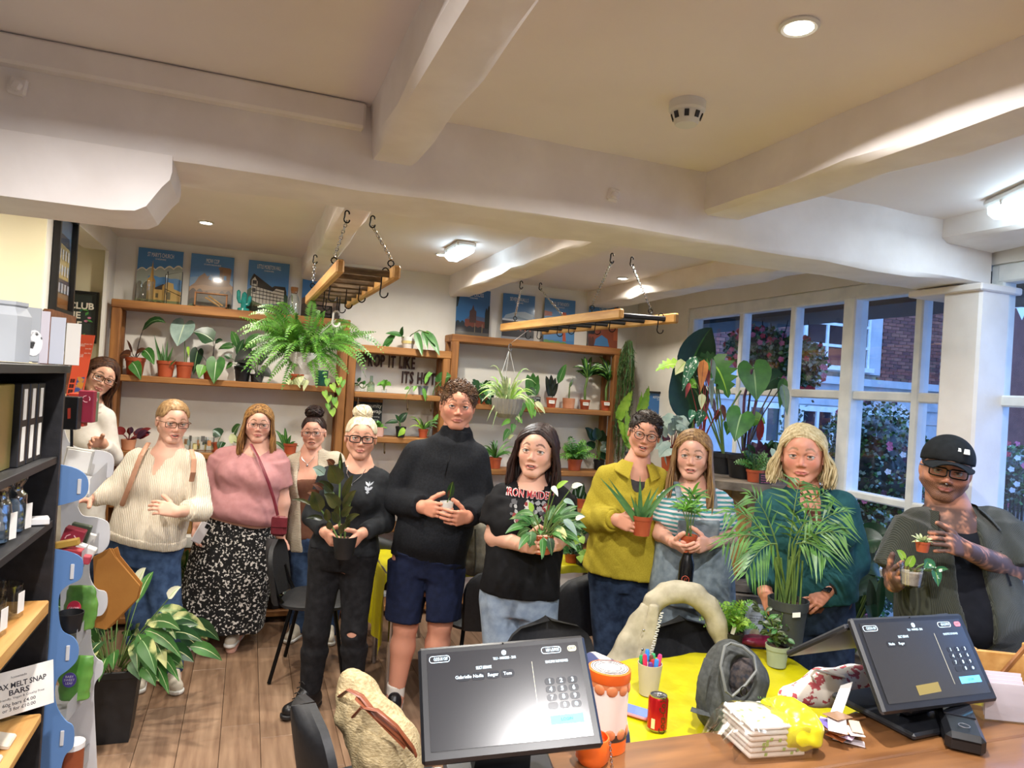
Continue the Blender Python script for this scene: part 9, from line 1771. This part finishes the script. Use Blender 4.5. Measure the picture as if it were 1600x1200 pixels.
# ================================================================ cardboard display rack with seed packets
CB=mat('sky_card','5F86BC','6C92C6',1.2,.5,detail=2);CBC=mat('cloud_card','7E9CC8','C8D0DC',3.2,.5,detail=3);CWH=mat('card_inside','CDCDD0','D6D6D8',5,.6)
RT=3.05;rk=thing('display_rack','tall blue and white cardboard display rack of seed gifts','display rack',(-.62,3.15,0))
def side(yoff,mats,name,t_,front):
    'wavy side panel: outline by photo pixels on the plane Y = const'
    pts=front;Yp=yoff;P=[]
    for (x,y)in pts:q=at(x,y,Y=Yp);P.append((q[0],q[2]))
    ar=sum(P[i][0]*P[(i+1)% len(P)][1]-P[(i+1)% len(P)][0]*P[i][1]for i in range(len(P)))
    if ar<0:P=P[::-1]
    mb=MB();mb.prism(P,.006,frame((0,Yp,0),(1,0,0),(0,0,1)));return part(name,mb,mats,rk,None)
def smooth_pts(pts,n=4):
    P=np.array(pts,float);out=[]
    for i in range(len(P)-1):
        p0,p1,p2,p3=P[max(0,i-1)],P[i],P[i+1],P[min(len(P)-1,i+2)]
        for k in range(n):t_=k/n;out.append(tuple(.5*((2*p1)+(-p0+p2)*t_+(2*p0-5*p1+4*p2-p3)*t_**2+(-p0+3*p1-3*p2+p3)*t_**3)))
    return out+[tuple(P[-1])]
near=smooth_pts([(92,725),(120,732),(136,745),(138,765),(130,778),(110,785),(90,790)])+smooth_pts([(84,857),(110,862),(128,872),(130,890),(125,905),(105,915),(93,930),(92,960),(98,985),(115,995),(123,1010),(121,1030),(108,1045),(92,1058),(86,1080),(90,1105),(103,1125),(115,1135),(115,1165),(102,1180),(95,1210),(95,1270)])+[(40,1270),(55,1100),(70,960),(80,850)]
side(2.95,CB,'near_side_panel',.006,near)
far=smooth_pts([(98,660),(108,690),(125,700),(160,704),(176,712),(178,730),(172,745),(140,752),(128,760)])+smooth_pts([(122,792),(130,805),(150,808),(168,815),(172,830),(170,850),(160,862),(145,868),(140,885),(142,905),(152,920),(166,925),(168,945),(160,960),(146,965),(142,985),(145,1015),(152,1028),(161,1035),(160,1052),(150,1065),(147,1090),(152,1200),(152,1260)])+[(95,1260),(95,900),(96,750)]
side(3.36,CWH,'far_side_panel',.006,far)
for i,(xa,ya,xb,yb)in enumerate(((141,748,168,722),(128,862,155,832),(120,985,152,940),(105,1100,148,1050),(95,1230,140,1160))):
    A=at(xa,ya,Y=2.96);B=at(xb,yb,Y=3.35);A2=A+np.array([-.0,0,-.07]);B2=B+np.array([0,0,-.07]);mb=MB();mb.add([A,B,B2,A2],[(0,1,2,3),(3,2,1,0)]);lip=part('tray_lip',mb,CWH,rk,None);mb=MB();C1=A2+np.array([-.15,0,.03]);D1=B2+np.array([-.15,0,.03]);mb.add([A2,B2,D1,C1],[(0,1,2,3),(3,2,1,0)]);part('tray_floor',mb,CWH,lip,None)
    mb=MB();q=at((124,113,106,97,92)[i],(760,893,1020,1153,1230)[i],Y=2.945);mb.cbox(q,(.012,.012,.055),.002);part('tab',mb,CWH,rk)
mb=MB();mb.bbox((-.86,2.96,.0),(-.85,3.36,1.55));part('back_panel',mb,CWH,rk)
# contents of the rack
def packet(name,label,x,y,Yp,w,h,d,m,rot,cat='packet',group='seed gifts in the rack'):
    c=at(x,y,Y=Yp);t=thing(name,label,cat,c-UPV*h/2,group=group);mb=MB();mb.cbox(c,(w,d,h),.003,rot=rot);part('pack',mb,m,t);return t,c
for (x,y,Yp,w,h,d,col_,rot,lb)in ((112,845,3.12,.07,.10,.05,'8A2436',roty(.3),'red recycling marked box in the second tray'),(122,840,3.2,.07,.11,.03,'4E5A48',roty(.25),'green card box beside the red box in the second tray'),(134,850,3.22,.05,.09,.02,'D8D4CC',roty(.3),'white striped card in the second tray'),(132,862,3.1,.07,.05,.04,'DAD6D0',roty(.4),'small white printed box in the second tray'),(108,862,3.02,.09,.03,.05,'A8323A',roty(.2),'red seed ball packet at the front of the second tray'),(100,850,3.0,.10,.025,.03,'B08A3A',roty(-.2),'mustard stick lying across the second tray'),(118,872,3.02,.10,.03,.04,'A83A48',roty(.15),'long red packet at the second tray lip'),(122,720,3.25,.10,.10,.012,'B8B4AC',roty(.15),'grey framed certificate in the top tray')):
    t,c=packet('seed_gift_box',lb,x,y,Yp,w,h,d,mat('pack_'+col_,col_,rough=.5),rot)
    if 'certificate' in lb:mb=MB();mb.cbox(c+np.array([0,-.008,0]),(.085,.004,.085),.001,rot=rot);part('sheet',mb,PAPER,t)
    if 'recycling' in lb:
        mb=MB()
        for k in range(3):a=k*2.094+1.57;mb.tube([c+np.array([.018*math.cos(a+q),-.027,.018*math.sin(a+q)+.012])for q in (0,.8,1.4)],.0025,5)
        part('recycling_mark',mb,pcol('D8A0A8'),t)
for (x,y,lab,col_,txt,lb)in ((125,945,'C8324A','3E6A2C','GROW','seed bomb pouch with red round sticker in the third tray'),(118,1055,'5A4A9A','4E8A34','BABY\nSWEET\nLEAF','clear pouch of green leaves with purple sticker in the fourth tray')):
    c=at(x,y+10,Y=3.12);t=thing('seed_pouch',lb,'packet',c-UPV*.08,group='seed pouches in the rack');V,F=implicit([loft(c-UPV*.07,c+UPV*.10,(1,-.15,0),[(0,.055,.026),(.5,.057,.024),(.85,.055,.014),(1,.054,.008)],.02)],.008,noise=lambda X,Y,Z:.004*fnoise(X,Y,Z,2,70));link('pouch',fastmesh('pouch',V-(c-UPV*.08),F,mat('pouch_'+col_,col_,'6FA048',10,.35)),t)
    Ms=frame(c+np.array([-.01,-.056,.03]),(1,-.15,0),(0,.1,1));mb=MB();mb.prism([(.024*math.cos(a),.027*math.sin(a))for a in np.linspace(0,6.28,21)[:-1]],.003,Ms);part('sticker',mb,pcol(lab),t,None);mb=MB();[text(mb,s_,sub(Ms,0,.012-.012*i if '\n' in txt else 0,.0032),.012)for i,s_ in enumerate(txt.split('\n'))];part('lettering',mb,pcol('E8E4EC'),t,None)
c=at(110,965,Y=3.0);mb=MB();mb.lathe([(0,0),(.035,0),(.045,.07),(.042,.07),(.032,.006),(0,.006)],c-UPV*.05,20);solo('black_tin_pot',mb,BLACKP,'small black pot in front of the third tray','pot',tuple(c-UPV*.05),'seed pouches in the rack' if False else None)
c=at(112,1180,Y=3.02);t=thing('rust_seed_tin','rust brown tin with pale lid in the lowest tray','tin',c-UPV*.09);mb=MB();mb.lathe([(0,-.09),(.04,-.09),(.04,.03),(0,.03)],c,22);part('tin',mb,mat('rust_tin','8A4426','98502E',9,.5),t);mb=MB();mb.lathe([(.042,.03),(.042,.05),(0,.052)],c,22);part('lid',mb,CARDW,t)
# brown envelope bag hanging on the far side
ENV=mat('kraft_paper','9A6424','A8722E',5,.7,bump=.3,bscale=30);Ye=3.40;t=thing('kraft_envelope','large padded kraft envelope tilted on the far side of the rack','envelope',at(180,980,Y=Ye))
for k,dd in enumerate((0,.012,.024)):
    P=[(at(x,y,Y=Ye+dd)[0],at(x,y,Y=Ye+dd)[2])for x,y in ((146+k*3,870),(172+k*4,856),(180+k*2,870),(219,915-k),(214,935),(166+k,983),(142,978),(148,930))]
    if k == 2:P=[(a+.01,b+.005)for a,b in P]
    mb=MB();mb.prism(P[::-1]if sum(P[i][0]*P[(i+1)% 8][1]-P[(i+1)% 8][0]*P[i][1]for i in range(8))<0 else P,.008,frame((0,Ye+dd,0),(1,0,0),(0,0,1)));part('layer',mb,ENV,t,None)
# upper stand with red boxes, leaflets and cards behind the bookcase
t=thing('acrylic_box_rack','clear acrylic rack holding red and black boxes above the display rack','rack',at(125,660,Y=3.3));mb=MB();mb.bbox(at(98,640,Y=3.22)-np.array([0,0,.02]),at(150,640,Y=3.3)+np.array([0,.12,-.016]));part('acrylic',mb,CL,t);mb=MB();mb.tube([at(112,705,Y=3.3),at(112,645,Y=3.3)],.006,6);part('post',mb,BLACKM,t)
for (x,y,Yp,w,h,d,col_,lb)in ((112,645,3.12,.055,.125,.05,'17171A','black boxed item with red lettering above the rack'),(122,640,3.22,.06,.13,.05,'B83A22','orange red box behind the black box above the rack'),(136,635,3.2,.055,.125,.04,'8A2038','crimson box with recycling mark above the rack'),(147,636,3.24,.02,.12,.05,'5A6A52','narrow green box beside the crimson box')):
    t,c=packet('gift_box',lb,x,y,Yp,w,h,d,mat('pack_'+col_,col_,rough=.45),rotz(-.1),'box','boxes above the rack')
    if 'crimson' in lb:
        mb=MB()
        for k in range(3):a=k*2.094+1.57;mb.tube([c+np.array([.013*math.cos(a+q),-.022,.013*math.sin(a+q)+.03])for q in (0,.8,1.4)],.002,5)
        part('recycling_mark',mb,pcol('D8A0A8'),t)
    if 'lettering' in lb:mb=MB();Mq=frame(c+np.array([-.003,-.026,.0]),(0,0,1),(-1,0,0));mb.prism([(-.02,-.006),(.02,-.004),(.018,.006),(-.022,.004)],.001,Mq);part('red_mark',mb,pcol('C84A3A'),t,None)
Ml=frame(at(99,640,Y=3.45),(1,-.1,0),(.12,0,1));t=thing('orange_leaflet','tall orange leaflet with white lettering above the rack','leaflet',Ml[:3,3]);hL=at(102,520,Y=3.45)[2]-Ml[2,3];mb=MB();mb.prism([(0,0),(.062,0),(.062,hL),(0,hL)],.003,Ml);part('sheet',mb,pcol('D8502A',.5),t,None);mb=MB();text(mb,'GIANT',sub(Ml,.021,hL*.86,.003),.02,.026);text(mb,'CELLAR',sub(Ml,.021,hL*.72,.003),.02,.026);[text(mb,'open daily',sub(Ml,.047,hL*(.88-.06*k),.003),.009,.024)for k in range(3)];part('lettering',mb,pcol('F0E0D0'),t,None)
mb=MB();[mb.prism([(.004+.009*(i % 2),hL*(.36-.07*(i//2))),(.012+.009*(i % 2),hL*(.36-.07*(i//2))),(.012+.009*(i % 2),hL*(.41-.07*(i//2))),(.004+.009*(i % 2),hL*(.41-.07*(i//2)))],.0006,sub(Ml,0,0,.003))for i in range(8)];part('dark_pictures',mb,pcol('4A1E18'),t,None);mb=MB();mb.prism([(.028,hL*.06),(.056,hL*.06),(.056,hL*.44),(.028,hL*.44)],.0006,sub(Ml,0,0,.003));part('picture',mb,mat('leaflet_photo','C8862A','3A4A86',30,.5,ramp=(.5,.55)),t,None)
for k in range(3):
    c=np.array([BX-.07+.045*k,2.70,1.837]);mb=MB();mb.cbox(c+UPV*(.085-.008*k),(.042,.004,.17-.016*k),.001);solo('leaflet',mb,pcol(('D8D2DC','C8CCD8','E0DCD4')[k],.6),'%s pale upright leaflet on the bookcase top' % words_[k],'leaflet',tuple(c),group='leaflets on the bookcase')
